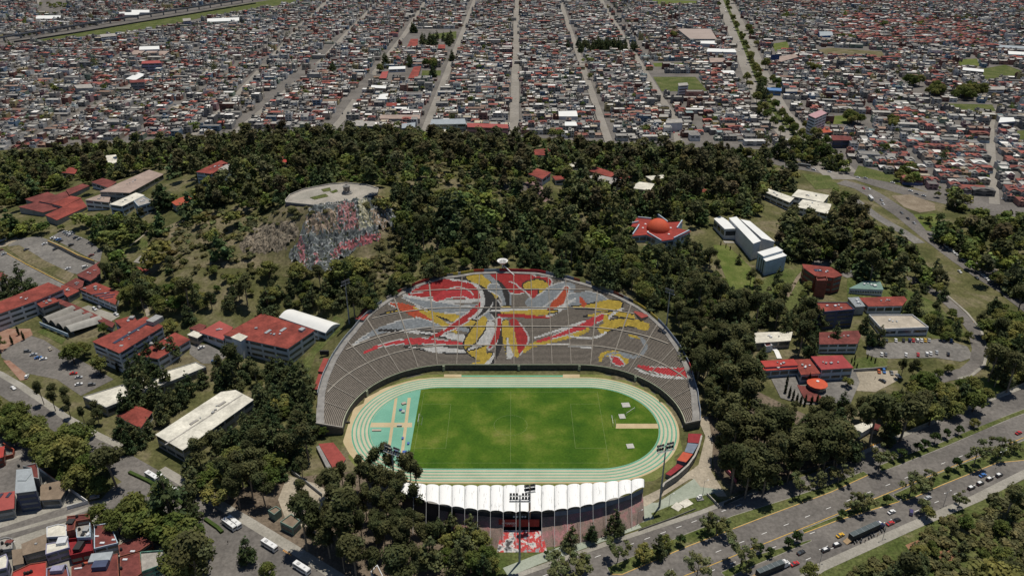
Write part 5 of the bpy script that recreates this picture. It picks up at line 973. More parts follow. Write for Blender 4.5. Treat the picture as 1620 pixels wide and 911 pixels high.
# ================================================================ the city beyond the hill
CITYX = []         # footprints (photo pixels) kept free of generated houses
def special(lab, px, h, wl, rf, st=1, cat='building', name='city_building', **k):
    W = [flat(a, c, h) for a, c in px]; CITYX.append(shrink(ccw(W), -3)); return bl(name, lab, px, h, wl, rf, st, cat=cat, base=0.0, bay=k.pop('bay', 9), keep=False, **k)
MWR = mat('white_metal_roof', (0, 0, 0)); M_PINK = mat('pink_wall', (.42, .25, .26), .85, .15); M_PALEG = mat('pale_green_wall', (.40, .46, .38), .85, .15); M_BLUEW = mat('blue_wall', (.10, .20, .38), .8, .15); M_TAUPE = mat('taupe_roof', (.33, .27, .235), .85, .1, .05)
for lab, px, h, wl, rf, st, k in (
 ('grey-white seven-storey tower block with red roof edge beside the avenue', [(1279, 182), (1299, 174), (1308, 179), (1290, 187)], 24, M_WALLW, M_PINK, 7, {}), ('huge taupe-roofed warehouse beside the far avenue', [(1072, 46), (1124, 46), (1134, 62), (1092, 62)], 8, M_WALLG, M_TAUPE, 0, {'win': False}), ('white loading shed in front of the huge taupe warehouse', [(1105, 65), (1131, 65), (1134, 70), (1108, 69)], 6, M_WALLW, MWR, 0, {}),
 ('long pale green institute with rooftop machinery at the wood edge', [(683, 189), (735, 188), (737, 196), (681, 197)], 10, M_PALEG, M_ROOFG, 2, {}), ('white flat annex before the pale green institute', [(681, 205), (716, 205), (717, 211), (680, 211)], 5, M_WALLW, M_CREAM, 1, {}), ('pink school wing with red end roof near the pale green institute', [(739, 195), (803, 197), (804, 203), (740, 201)], 9, M_PINK, mat('rose_roof', (.2, .2, .2)), 2, {}), ('blue-fronted block with stepped roof at the wood edge', [(557, 192), (592, 192), (594, 200), (558, 199)], 9, M_BLUEW, M_ROOFC, 2, {}), ('blue glass shop at the wood edge by the second street', [(636, 196), (657, 194), (656, 202), (636, 203)], 9, M_BLUEW, M_ROOFG, 2, {}),
 ('long reddish market roof one block behind the wood edge', [(602, 182), (664, 182), (664, 188), (601, 188)], 6, M_WALLG, M_BRN, 0, {}), ('white arched hall between two streets near the wood', [(883, 176), (911, 175), (914, 184), (884, 184)], 7, M_WALLW, MWR, 0, {'kind': 'barrel', 'win': False}), ('grey factory-like block with white roof near the wood edge', [(894, 193), (911, 193), (913, 199), (894, 199)], 11, M_WALLG, MWR, 2, {}), ('blank white-grey block beside the fourth street end', [(1055, 190), (1078, 188), (1080, 194), (1053, 195)], 11, M_WALLW, M_ROOFC, 0, {'win': False}), ('ochre-walled block near the blank white block', [(1044, 181), (1057, 181), (1057, 185), (1043, 185)], 9, mat('ochre_wall', (.38, .26, .06), .8, .1), M_ROOFC, 2, {}),
 ('small tower with pale cap standing in front of the green playing field', [(1073, 132), (1087, 131), (1089, 135), (1074, 136)], 15, M_WALLW, M_ROOFC, 4, {}), ('white-roofed sheds beside the avenue, upper pair', [(1120, 77), (1162, 78), (1165, 83), (1118, 82)], 6, M_WALLW, MWR, 0, {}), ('white roof of the small depot beside the avenue', [(1141, 112), (1160, 112), (1163, 116), (1143, 116)], 5, M_WALLW, MWR, 0, {}), ('pinkish depot roof beside the avenue', [(1122, 92), (1146, 92), (1147, 98), (1124, 99)], 6, M_WALLG, M_BRN, 0, {}), ('red school roof beside the dark trees, larger one', [(650, 62), (661, 62), (660, 75), (644, 75)], 6, M_WALLG, M_REDR, 1, {}), ('red school roof among the dark trees, smaller one', [(694, 71), (704, 71), (704, 77), (693, 77)], 6, M_WALLG, M_REDR, 1, {}),
 ('white school roof in the planted schoolyard', [(616, 106), (641, 105), (641, 109), (615, 110)], 5, M_WALLW, MWR, 1, {}), ('bright red roof beside the white school roof', [(605, 114), (614, 113), (611, 124), (600, 124)], 5, M_WALLG, mat('rose_roof', (.2, .2, .2)), 1, {}), ('red twin roof at the schoolyard lawn', [(655, 106), (666, 105), (660, 124), (646, 124)], 6, M_WALLG, M_REDR, 1, {}), ('white gabled hall with pale end near the second street', [(601, 150), (614, 148), (612, 157), (598, 157)], 7, M_WALLB, MWR, 0, {}), ('red-roofed house with green yard near the white gabled hall', [(612, 163), (628, 163), (626, 168), (611, 168)], 6, M_WALLT, M_REDR, 1, {}), ('white warehouse roof near the second street', [(588, 135), (611, 136), (610, 140), (587, 139)], 6, M_WALLT, MWR, 0, {}),
 ('pink-roofed white school block in the western blocks', [(225, 97), (252, 96), (255, 100), (224, 101)], 13, M_LILAC, mat('rose_roof', (.2, .2, .2)), 3, {}), ('white arched sports roof in the western blocks', [(222, 74), (252, 73), (252, 78), (220, 79)], 7, M_WALLW, MWR, 0, {'kind': 'barrel', 'win': False}), ('pinkish school roofs, first of the row beside the arched sports roof', [(212, 80), (230, 80), (222, 86), (205, 87)], 5, M_WALLG, M_BRN, 0, {}), ('pinkish school roofs, second of the row beside the arched sports roof', [(233, 81), (250, 81), (240, 87), (224, 87)], 5, M_WALLG, M_BRN, 0, {}), ('pinkish school roofs, third of the row beside the arched sports roof', [(253, 81), (268, 81), (260, 87), (243, 87)], 5, M_WALLG, M_BRN, 0, {}), ('white and teal gable shed above the red-edged block', [(199, 125), (218, 115), (230, 118), (214, 127)], 6, M_PALEG, MWR, 0, {}), ('grey block with red roof edge in front of the white gable shed', [(205, 127), (228, 126), (228, 130), (206, 131)], 13, M_WALLG, M_REDR2, 3, {}), ('blank grey block in the western blocks', [(117, 135), (143, 133), (147, 139), (122, 140)], 11, M_WALLG, M_ROOFC, 0, {'win': False}),
 ('white apartment block at the green railway strip', [(158, 55), (181, 53), (184, 57), (160, 59)], 14, M_WALLW, M_ROOFC, 4, {}), ('blue-grey block at the green railway strip', [(289, 30), (301, 29), (302, 33), (290, 34)], 14, M_LILAC, M_ROOFC, 4, {}), ('long pale teal shed at the end of the railway strip', [(328, 30), (378, 28), (378, 33), (328, 35)], 7, M_PALEG, MWR, 0, {}), ('white shed beyond the viaduct beside the dark grove', [(57, 25), (96, 25), (95, 30), (57, 30)], 6, M_WALLW, MWR, 0, {}), ('long white shed just beyond the viaduct', [(189, 20), (221, 20), (219, 24), (188, 24)], 6, M_WALLW, MWR, 0, {}), ('white shed with rounded roof beyond the viaduct', [(209, 16), (237, 16), (236, 20), (208, 20)], 6, M_WALLW, MWR, 0, {'kind': 'barrel', 'win': False}),
 ('blue commercial block along the avenue', [(1214, 139), (1236, 140), (1236, 144), (1214, 143)], 7, M_BLUEW, M_BLUEW, 1, {}), ('second blue commercial block along the avenue', [(1243, 140), (1262, 141), (1261, 145), (1243, 145)], 7, M_BLUEW, M_ROOFC, 1, {}), ('silver barrel-roofed gym in the eastern blocks', [(1295, 50), (1315, 50), (1318, 56), (1297, 57)], 8, M_BLUEW, M_ROOFG, 0, {'kind': 'barrel', 'win': False}), ('long store with pinkish roof by the billboard', [(1218, 92), (1258, 86), (1263, 90), (1236, 98)], 7, M_WALLG, M_BRN, 0, {}), ('pale industrial roof at the eastern edge, upper one', [(1574, 71), (1630, 74), (1630, 78), (1576, 75)], 6, M_WALLG, M_ROOFG, 0, {}), ('pale industrial roof at the eastern edge, lower one', [(1595, 81), (1640, 84), (1640, 88), (1596, 86)], 6, M_WALLW, MWR, 0, {}), ('white-topped row beside the eastern meadow', [(1524, 107), (1556, 110), (1556, 114), (1523, 111)], 8, M_WALLG, MWR, 2, {}), ('white hall with lilac wall at the eastern street', [(1583, 186), (1603, 186), (1606, 192), (1580, 194)], 8, M_LILAC, MWR, 1, {}), ('white apartment block behind the eastern grove', [(1565, 137), (1590, 138), (1589, 142), (1564, 142)], 10, M_WALLW, M_ROOFC, 3, {}), ('orange-red tiled row beside the tower block', [(1285, 202), (1310, 203), (1316, 209), (1291, 211)], 6, M_WALLG, M_ORR, 1, {}), ('dark house with deep red roof below the tower block', [(1315, 214), (1346, 216), (1348, 222), (1318, 222)], 9, M_NAVY, M_REDR2, 2, {})):
    special(lab, px, h, wl, rf, st, **k)
# billboard
q = flat(1226, 92, 12); t = thing('billboard', 'dark blue billboard over the store beside the avenue', 'billboard', (q[0], q[1], 0)); MB().box(q[0], q[1], 9, 14, .6, 8).build('panel', mat('billboard_blue', (.03, .06, .16), .6, .1), t); MB().tube((q[0], q[1] + .6, 0), (q[0], q[1] + .6, 10), .5).build('post', M_STEEL, t)
# viaduct
VP = [flat(*p, 9) for p in [(-60, 68), (0, 58.5), (60, 48.5), (115, 40), (170, 31), (225, 23), (300, 11.5), (375, 0), (430, -8)]]
t = thing('viaduct', 'elevated grey railway viaduct on rows of pillars crossing the far blocks', 'viaduct', (*VP[3], 0))
stripmesh('deck', [((x - .5, y + 4.5, 9), (x + .5, y - 4.5, 9)) for x, y in VP], mat('viaduct_concrete', (.30, .29, .28), .85, .15, .1), 1.6, t); stripmesh('girder', [((x, y - 2.5, 7.38), (x, y - 3.6, 7.38)) for x, y in VP], M_DARK, 1.5, t); stripmesh('guard_rail', [((x + .5, y - 4.3, 10), (x + .5, y - 4.6, 10)) for x, y in VP], mat('viaduct_concrete', (0, 0, 0)), 1.0, t)
L_ = [0]
for a, c in zip(VP, VP[1:]): L_.append(L_[-1] + math.dist(a, c))
s = 10
while s < L_[-1]: x = np.interp(s, L_, [p[0] for p in VP]); y = np.interp(s, L_, [p[1] for p in VP]); MB().box(x, y, -.2, 2.6, 4.5, 7.6, .3).build('pillar', M_CON2, t); s += 33
tag(drape('road', ribbon([flat(*p) for p in [(-60, 78), (0, 67), (115, 48), (225, 31), (375, 8), (440, -4)]], 16), G_ASPH, .1, cell=0, px=False), kind='structure')
f = [flat(*p) for p in [(22, 68), (60, 63), (130, 52), (225, 36), (330, 19), (405, 6.5)]]; t = thing('dark_strip', 'long dark upright strip between viaduct and green strip', 'wall', (*f[0], 0)); stripmesh('panel', [((x, y + .3, 3), (x, y - .3, 3)) for x, y in f], M_DARK, 3.2, t)  # thin upright dark strip running beside the viaduct
# ---- houses on a street grid
ROOFS = [((.26, .248, .228), 26), ((.35, .335, .305), 22), ((.175, .168, .158), 12), ((.50, .48, .44), 16), ((.72, .70, .66), 13), ((.25, .085, .068), 7), ((.34, .105, .08), 4), ((.27, .175, .13), 11), ((.20, .26, .26), 2), ((.46, .40, .30), 4)]
WALLS = [((.35, .335, .305), 26), ((.22, .21, .20), 14), ((.60, .59, .56), 20), ((.44, .38, .30), 12), ((.36, .19, .15), 7), ((.19, .27, .36), 5), ((.40, .25, .25), 4), ((.27, .33, .25), 4), ((.46, .38, .18), 3), ((.20, .09, .07), 5)]
REDW = [0.6, .6, .4, .6, .8, 10, 7, 2.4, .2, .7]
def pick(tab, n, mult=None):
    w = np.array([q[1] for q in tab], float) * (np.array(mult) if mult is not None else 1); k = rng.choice(len(tab), n, p=w / w.sum()); return np.array([q[0] for q in tab])[k] * (.70 + .42 * rng.random((n, 1))), k
ZA = [(-400, -16), (1126, -16), (1172, 60), (1196, 128), (1220, 178), (1252, 222), (1268, 236), (1180, 229), (1090, 226), (1000, 222), (900, 216), (800, 211), (640, 206), (540, 204), (400, 206), (300, 213), (200, 221), (100, 231), (0, 239), (-200, 262), (-400, 290)]
ZB = [(1140, -16), (2000, -16), (2100, 420), (1700, 345), (1580, 318), (1500, 308), (1440, 292), (1400, 272), (1372, 262), (1310, 232), (1276, 214), (1240, 178), (1212, 128), (1182, 60)]
BAN = [[(20, 60), (110, 48), (225, 25), (375, 0), (500, -10), (494, 2), (405, 17), (330, 30), (240, 50), (110, 64), (20, 76), (-80, 90), (-80, 62)], [(1028, 117), (1104, 117), (1124, 148), (1044, 148)], [(1030, 97), (1082, 97), (1087, 108), (1033, 108)], [(1026, -4), (1108, 0), (1103, 9), (1031, 10)], [(1288, 77), (1310, 74), (1398, 80), (1404, 92), (1308, 90)], [(1484, 162), (1572, 163), (1578, 178), (1518, 181)], [(1548, 108), (1590, 101), (1622, 112), (1614, 124), (1553, 130)], [(1434, 130), (1460, 128), (1492, 156), (1478, 164)], [(1507, 140), (1548, 140), (1549, 163), (1508, 163)],
       [(914, 70), (1000, 69), (1000, 85), (914, 85)], [(597, 108), (700, 108), (700, 126), (595, 126)], [(636, 46), (724, 46), (722, 78), (634, 78)], [(1312, 180), (1380, 180), (1380, 205), (1312, 205)], [(1515, 92), (1548, 92), (1552, 108), (1518, 109)], [(1596, 203), (1660, 203), (1660, 228), (1604, 226)], [(55, 0), (115, 0), (105, 22), (60, 24)], [(632, 146), (670, 146), (669, 156), (634, 156)], [(1216, 64), (1248, 64), (1252, 80), (1224, 86)], [(1563, 170), (1578, 170), (1574, 200), (1575, 250), (1584, 330), (1566, 330), (1560, 250), (1560, 200)]]
REDZ = [[(1385, 228), (1560, 236), (1570, 320), (1450, 300), (1380, 262)], [(1590, 240), (1700, 250), (1700, 340), (1590, 320)], [(1240, 88), (1420, 90), (1420, 104), (1260, 98)], [(1340, 20), (1560, 40), (1560, 80), (1300, 64)], [(1250, 0), (1640, 0), (1640, 10), (1260, 10)]]
HX = []
for zone, th, pitch in ((ZA, -.008, 113.0), (ZB, -.17, 84.0)):
    ct, stn = math.cos(th), math.sin(th); lo_y, hi_y = 640, 2330
    aa = []
    y = 0.0; rows = []
    blk = 0
    a = 600.0
    while a < 2600:
        row_d = rng.uniform(9.5, 13.0); rows.append((a, row_d)); a += row_d; blk += 1
        if blk % 6 == 0: a += 8.0
    for a, d in rows:
        b0 = -1700.0
        while b0 < 2100:
            wd = rng.uniform(6.5, 11.5) if rng.random() > .085 else rng.uniform(13, 27); bc = b0 + wd / 2; b0 += wd
            ph = ((bc + 5) / pitch + (.5 if zone is ZB else 0)) % 1.0
            if zone is ZA and (ph < .055 or ph > .945): continue
            if zone is ZB and (ph < .05 or ph > .95): continue
            x = bc * ct - (a + d / 2) * stn; y = bc * stn + (a + d / 2) * ct; HX.append((x, y, wd, d, th, 0 if zone is ZA else 1))
HX = np.array(HX); hpx, hpy = proj(HX[:, 0], HX[:, 1], np.zeros(len(HX)))
ok = np.where(HX[:, 5] == 0, inpoly(hpx, hpy, ZA), inpoly(hpx, hpy, ZB)) & (hpx > -40) & (hpx < 1660) & (hpy > -14)
for q in BAN: ok &= ~inpoly(hpx, hpy, q)
for q in CITYX: ok &= ~inpoly(HX[:, 0], HX[:, 1], q)
for w in list(STREETS.values()) + [AVE]:                     # keep the drawn streets open
    hw = (8.2 if w is STREETS[0] else 7.0) if w is not AVE else 25
    for (ax, ay), (bx, by) in zip(w, w[1:]):
        dx, dy = bx - ax, by - ay; tt = np.clip(((HX[:, 0] - ax) * dx + (HX[:, 1] - ay) * dy) / (dx * dx + dy * dy), 0, 1); ok &= np.hypot(HX[:, 0] - ax - dx * tt, HX[:, 1] - ay - dy * tt) > hw
ok &= hz(HX[:, 0], HX[:, 1]) < .6
HX = HX[ok]; hpx = hpx[ok]; hpy = hpy[ok]; r_ = rng.random(len(HX)); gard = r_ < .07; GARD = HX[gard]; HX = HX[~gard]; hpx = hpx[~gard]; hpy = hpy[~gard]; NH = len(HX)
redz = np.zeros(NH, bool)
for q in REDZ: redz |= inpoly(hpx, hpy, q)
redz |= (np.sin(HX[:, 0] * .021 + 1) * np.sin(HX[:, 1] * .017) > .55) & (rng.random(NH) < .35)
rc, rk = pick(ROOFS, NH); rc2, rk2 = pick(ROOFS, NH, REDW); rc = np.where(redz[:, None], rc2, rc); rk = np.where(redz, rk2, rk); wc, wk = pick(WALLS, NH)
hh = rng.choice([3.0, 3.4, 5.6, 6.0, 6.4, 8.6, 9.0, 11.5], NH, p=[.13, .12, .22, .21, .16, .08, .06, .02]); hh = np.where(redz, np.minimum(hh, 6.2), hh) * rng.uniform(.92, 1.08, NH)
cov_d = rng.uniform(.72, .98, NH); cov_w = rng.uniform(.84, .985, NH)
def tf(x, y, th, u, v): c, s = np.cos(th), np.sin(th); return x + u * c - v * s, y + u * s + v * c
def boxes(x, y, th, u0, u1, v0, v1, z0, z1, wcol, rcol, inset=.22, drop=.35):
    n = len(x); P = []
    for zz, e in ((z0, 0), (z1, 0), (z1, inset), (z1 - drop, inset)):
        for a, c in ((0, 0), (1, 0), (1, 1), (0, 1)):
            uu = (u1 - e) if a else (u0 + e); vv = (v1 - e) if c else (v0 + e); X, Y = tf(x, y, th, uu, vv); P.append(np.stack([X, Y, np.broadcast_to(zz, (n,))], 1))
    V = np.stack(P, 1).reshape(-1, 3); base = (np.arange(n) * 16)[:, None]; F_, Cc = [], []
    for lv, cl in ((0, wcol), (4, wcol), (8, wcol * .8)):
        for i in range(4): F_.append(base + np.array([lv + i, lv + (i + 1) % 4, lv + 4 + (i + 1) % 4, lv + 4 + i])); Cc.append(cl)
    F_.append(base + np.array([12, 13, 14, 15])); Cc.append(rcol)
    return V, np.concatenate(F_), np.concatenate(Cc)
def hipz(x, y, th, u0, u1, v0, v1, z1, rcol, rise=1.3):
    n = len(x); P = []
    for a, c in ((0, 0), (1, 0), (1, 1), (0, 1)): X, Y = tf(x, y, th, (u1 + .3) if a else (u0 - .3), (v1 + .3) if c else (v0 - .3)); P.append(np.stack([X, Y, np.broadcast_to(z1 + .05, (n,))], 1))
    for k in (.35, .65): X, Y = tf(x, y, th, u0 + (u1 - u0) * .5, v0 + (v1 - v0) * k); P.append(np.stack([X, Y, np.broadcast_to(z1 + rise, (n,))], 1))
    V = np.stack(P, 1).reshape(-1, 3); base = (np.arange(n) * 6)[:, None]
    Fq = np.concatenate([base + np.array(q) for q in ((1, 2, 5, 4), (3, 0, 4, 5))]); Ft = np.concatenate([base + np.array(q) for q in ((0, 1, 4, 4), (2, 3, 5, 5))])
    return V, Fq, Ft, rcol
def winq(x, y, th, u0, u1, v, z0, z1):
    P = []
    for u, z in ((u0, z0), (u1, z0), (u1, z1), (u0, z1)): X, Y = tf(x, y, th, u, v); P.append(np.stack([X, Y, np.broadcast_to(z, x.shape)], 1))
    return np.stack(P, 1).reshape(-1, 3), (np.arange(len(x)) * 4)[:, None] + np.arange(4)
CITYM = mat('city_paint', (1, 1, 1), .88, .3, .35, attr=True)
depth = HX[:, 1] * CP + CAMH * SP; inview = (hpx > 4) & (hpx < 1616) & (hpy > 2); order = np.argsort(np.where(inview, depth, 9e9)); IND = set(order[:290].tolist())
U0, U1 = -HX[:, 2] * cov_w / 2, HX[:, 2] * cov_w / 2; V0 = -HX[:, 3] / 2; V1 = V0 + HX[:, 3] * cov_d
pitched = (np.isin(rk, [5, 6]) & (rng.random(NH) < .6)) | (redz & (rng.random(NH) < .6))
bulk = rng.random(NH); tank = rng.random(NH)
rest = np.array([i for i in range(NH) if i not in IND])
class Pack:
    def __init__(s): s.V, s.F, s.C, s.n = [], [], [], 0
    def add(s, V, Fa, Cc): s.V.append(V); s.F.append(Fa + s.n); s.C.append(np.broadcast_to(Cc, (len(Fa), 3))); s.n += len(V)
    def build(s, name, m): return meshobj(name, np.concatenate(s.V), np.concatenate(s.F), m, col=np.concatenate(s.C))
def house_geo(i, K):
    """add the houses with the indices i to the pack K"""
    x, y, th = HX[i, 0], HX[i, 1], HX[i, 4]; K.add(*boxes(x, y, th, U0[i], U1[i], V0[i], V1[i], np.full(len(i), -.1), hh[i], wc[i], rc[i]))
    b = i[(bulk[i] < .5) & ~pitched[i]]; t = .25 + .5 * bulk[b]
    if len(b): K.add(*boxes(HX[b, 0], HX[b, 1], HX[b, 4], U0[b] + .4, U0[b] + 3.2, V0[b] + (V1[b] - V0[b]) * t, V0[b] + (V1[b] - V0[b]) * t + 3.0, hh[b] - .3, hh[b] + 2.2, wc[b] * .95, rc[b]))
    b = i[(tank[i] < .6) & ~pitched[i]]
    if len(b): cc = np.where((tank[b] < .35)[:, None], (.03, .03, .03), (.55, .53, .5)); K.add(*boxes(HX[b, 0], HX[b, 1], HX[b, 4], U1[b] - 2.2, U1[b] - .9, V0[b] + 1.5, V0[b] + 2.8, hh[b] - .3, hh[b] + 1.3, cc, cc, .1, .05))
    b = i[bulk[i] > .72]
    if len(b): cc = wc[b][:, ::-1] * .9; K.add(*boxes(HX[b, 0], HX[b, 1], HX[b, 4], U0[b] + .3, U1[b] - .3, V1[b], V1[b] + 2.0, np.full(len(b), -.1), hh[b] * .5, cc, rc[b] * 1.1))
    b = i[pitched[i]]
    if len(b):
        V, Fq, Ft, cc = hipz(HX[b, 0], HX[b, 1], HX[b, 4], U0[b], U1[b], V0[b], V1[b], hh[b], rc[b]); K.add(V, np.concatenate([Fq, Ft[:, [0, 1, 2, 3]]]), np.concatenate([cc, cc, cc, cc]))
    for k in range(3):
        b = i[hh[i] > 2.9 * k + 1.5]; z = 2.9 * k + 1.0
        for f0, f1 in ((.12, .40), (.58, .88)):
            s = b[rng.random(len(b)) < .7]
            if len(s): V, Fw = winq(HX[s, 0], HX[s, 1], HX[s, 4], U0[s] + (U1[s] - U0[s]) * f0, U0[s] + (U1[s] - U0[s]) * f1, V0[s] - .04, np.full(len(s), z), np.full(len(s), z + 1.3)); K.add(V, Fw, np.array((.03, .033, .036)))
K = Pack(); house_geo(rest, K)
tag(K.build('city_houses', CITYM), 'dense grey and red roofed city blocks spreading to the horizon', 'houses', kind='stuff')
# the nearest houses one by one
RN = ['grey concrete', 'pale grey', 'dark grey', 'light grey', 'white', 'brick red', 'tile red', 'brown', 'teal', 'sandy']; WN = ['grey', 'dark grey', 'white', 'tan', 'brick', 'blue', 'pink', 'green', 'yellow', 'maroon']
def house_at(i):
    e = lambda v: float(v[i]); return e
seen = {}
for rank, i in enumerate(sorted(IND, key=lambda q: (round(hpy[q] / 6), hpx[q]))):
    x, y, th = HX[i, :3].tolist()[0], HX[i, 1], HX[i, 4]; h = float(hh[i]); ty = 'one' if h < 4 else 'two' if h < 7.4 else 'three' if h < 10 else 'four'
    xs = hpx[i]; where = 'on the railway side' if xs < 300 else 'in the western blocks' if xs < 540 else 'between two western streets' if xs < 668 else 'west of the central street' if xs < 813 else 'east of the central street' if xs < 965 else 'in the corner by the avenue' if xs < 1250 else 'in the estate past the underpass' if xs < 1565 else 'past the eastern street'
    ft = ['with tank', 'with roof room', 'with wide front', 'with narrow front', 'with porch', 'with bare roof'][0 if tank[i] < .35 and not pitched[i] else 1 if bulk[i] < .5 and not pitched[i] else 4 if bulk[i] > .72 else 2 if HX[i, 2] > 9.5 else 3 if HX[i, 2] < 7.4 else 5]
    lab = '%s %s-storey house, %s roof, %s, %s' % (WN[wk[i]], ty, RN[rk[i]], ft, where)
    t = thing('city_house', lab, 'house', (x, y, 0), 'city houses ' + where)
    K1 = Pack(); a1 = np.array([i]); c, s_ = math.cos(th), math.sin(th)
    K1.add(*boxes(HX[a1, 0], HX[a1, 1], HX[a1, 4], U0[a1], U1[a1], V0[a1], V1[a1], np.full(1, -.1), hh[a1], wc[a1], rc[a1] * 0 + wc[a1]))
    for k in range(3):
        if h > 2.9 * k + 1.5:
            for f0, f1 in ((.12, .40), (.58, .88)): V, Fw = winq(HX[a1, 0], HX[a1, 1], HX[a1, 4], U0[a1] + (U1[a1] - U0[a1]) * f0, U0[a1] + (U1[a1] - U0[a1]) * f1, V0[a1] - .04, np.full(1, 2.9 * k + 1.0), np.full(1, 2.9 * k + 2.3)); K1.add(V, Fw, np.array((.03, .033, .036)))
    meshobj('wall', np.concatenate(K1.V), np.concatenate(K1.F), CITYM, t, col=np.concatenate(K1.C))
    K2 = Pack()
    if pitched[i]: V, Fq, Ft, cc = hipz(HX[a1, 0], HX[a1, 1], HX[a1, 4], U0[a1], U1[a1], V0[a1], V1[a1], hh[a1], rc[a1]); K2.add(V, np.concatenate([Fq, Ft]), np.repeat(rc[a1], 4, 0))
    else:
        b = MB(); X, Y = tf(x, y, th, (U0[i] + U1[i]) / 2, (V0[i] + V1[i]) / 2); V, Fa, Cc = boxes(HX[a1, 0], HX[a1, 1], HX[a1, 4], U0[a1] + .25, U1[a1] - .25, V0[a1] + .25, V1[a1] - .25, hh[a1] - .34, hh[a1] - .2, rc[a1], rc[a1], .01, .001); K2.add(V, Fa, Cc)
    meshobj('roof', np.concatenate(K2.V), np.concatenate(K2.F), CITYM, t, col=np.concatenate(K2.C))
    if not pitched[i] and bulk[i] < .5: K3 = Pack(); q = .25 + .5 * bulk[a1]; K3.add(*boxes(HX[a1, 0], HX[a1, 1], HX[a1, 4], U0[a1] + .4, U0[a1] + 3.2, V0[a1] + (V1[a1] - V0[a1]) * q, V0[a1] + (V1[a1] - V0[a1]) * q + 3, hh[a1] - .3, hh[a1] + 2.2, wc[a1], rc[a1])); meshobj('roof_room', K3.V[0], K3.F[0], CITYM, t, col=K3.C[0])
    if not pitched[i] and tank[i] < .6: X, Y = tf(x, y, th, U1[i] - 1.5, V0[i] + 2.1); MB().lathe(float(X), float(Y), [(.6, h - .3), (.62, h + .9), (.3, h + 1.3), (.01, h + 1.3)], 7).build('water_tank', M_TANK if tank[i] < .35 else M_WHITE, t)
    if bulk[i] > .72: K3 = Pack(); K3.add(*boxes(HX[a1, 0], HX[a1, 1], HX[a1, 4], U0[a1] + .3, U1[a1] - .3, V0[a1] - 2.2, V0[a1] - .06, np.full(1, -.1), hh[a1] * .42, wc[a1][:, ::-1], rc[a1])); meshobj('porch', K3.V[0], K3.F[0], CITYM, t, col=K3.C[0])
# ================================================================ trees
def leafmat(name, c0, c1, transl=.3):
    m = bpy.data.materials.new(name); nt, p, o = nodes(m)
    oi = nt.nodes.new('ShaderNodeObjectInfo'); at_ = nt.nodes.new('ShaderNodeAttribute'); at_.attribute_name = 'Col'
    c = mixc(nt, 1, mixc(nt, oi.outputs['Random'], c0, c1), at_.outputs['Color'], 'MULTIPLY')
    nt.links.new(c, p.inputs['Base Color']); p.inputs['Roughness'].default_value = .75; p.inputs['Specular IOR Level'].default_value = .12
    tr = nt.nodes.new('ShaderNodeBsdfTranslucent'); nt.links.new(c, tr.inputs[0]); mx = nt.nodes.new('ShaderNodeMixShader'); mx.inputs[0].default_value = transl
    nt.links.new(p.outputs[0], mx.inputs[1]); nt.links.new(tr.outputs[0], mx.inputs[2]); nt.links.new(mx.outputs[0], o.inputs[0]); return m
L_EUC = leafmat('eucalyptus_leaf', (.056, .070, .028), (.100, .106, .046)); L_PIN = leafmat('pine_needle', (.044, .070, .028), (.112, .126, .055), .25); L_BRD = leafmat('broad_leaf', (.064, .100, .022), (.19, .19, .060)); L_CYP = leafmat('cypress_leaf', (.024, .036, .016), (.040, .052, .022), .1); L_SHR = leafmat('shrub_leaf', (.105, .118, .042), (.185, .172, .085)); L_STR = leafmat('roadside_leaf', (.12, .142, .055), (.175, .185, .085)); L_RND = leafmat('dark_round_leaf', (.030, .055, .016), (.050, .075, .022))
M_BARK = mat('bark', (.11, .08, .055), .95, .3, 1.5); M_BARKP = mat('pale_bark', (.23, .185, .14), .95, .35, 1.2)
def leaves(clumps, n, size, r, flatv=.5, stretch=1.0):
    """n leaf-spray faces spread over the clumps (x,y,z,radius)"""
    cl = np.array(clumps, float); w = cl[:, 3] ** 2; k = r.choice(len(cl), n, p=w / w.sum()); d = r.normal(size=(n, 3)); d /= np.linalg.norm(d, axis=1)[:, None]
    rad = r.random(n) ** .4; ctr = cl[k, :3] + d * (rad * cl[k, 3])[:, None] * np.array([1, 1, stretch]) * r.uniform(.8, 1.18, (n, 1))
    nr = d + r.normal(size=(n, 3)) * flatv; nr[:, 2] += .35; nr /= np.linalg.norm(nr, axis=1)[:, None]
    a = np.cross(nr, r.normal(size=(n, 3))); a /= np.linalg.norm(a, axis=1)[:, None]; b = np.cross(nr, a); s = size * r.uniform(.55, 1.35, (n, 1)); q = s * r.uniform(.45, .9, (n, 1))
    V = np.stack([ctr - a * s, ctr - b * q, ctr + a * s, ctr + b * q], 1).reshape(-1, 3); tint = r.uniform(.72, 1.3, len(cl))[k] * r.uniform(.75, 1.25, n)
    warm = r.uniform(-.08, .12, len(cl))[k]
    return V, np.arange(n * 4).reshape(n, 4), np.stack([tint * (1 + warm), tint, tint * (1 - warm)], 1)
def limbs(b, H, r0, lean, tips, r):
    b.tube((0, 0, -.6), (lean[0] * .5, lean[1] * .5, H * .5), r0, r0 * .72, 7); b.tube((lean[0] * .5, lean[1] * .5, H * .5), (lean[0], lean[1], H * .86), r0 * .72, r0 * .3, 6)
    for (x, y, z) in tips:
        s = min(max((z / H) * .62, .25), .8); b.tube((lean[0] * s, lean[1] * s, H * s), (x, y, z), r0 * .32, r0 * .1, 4)
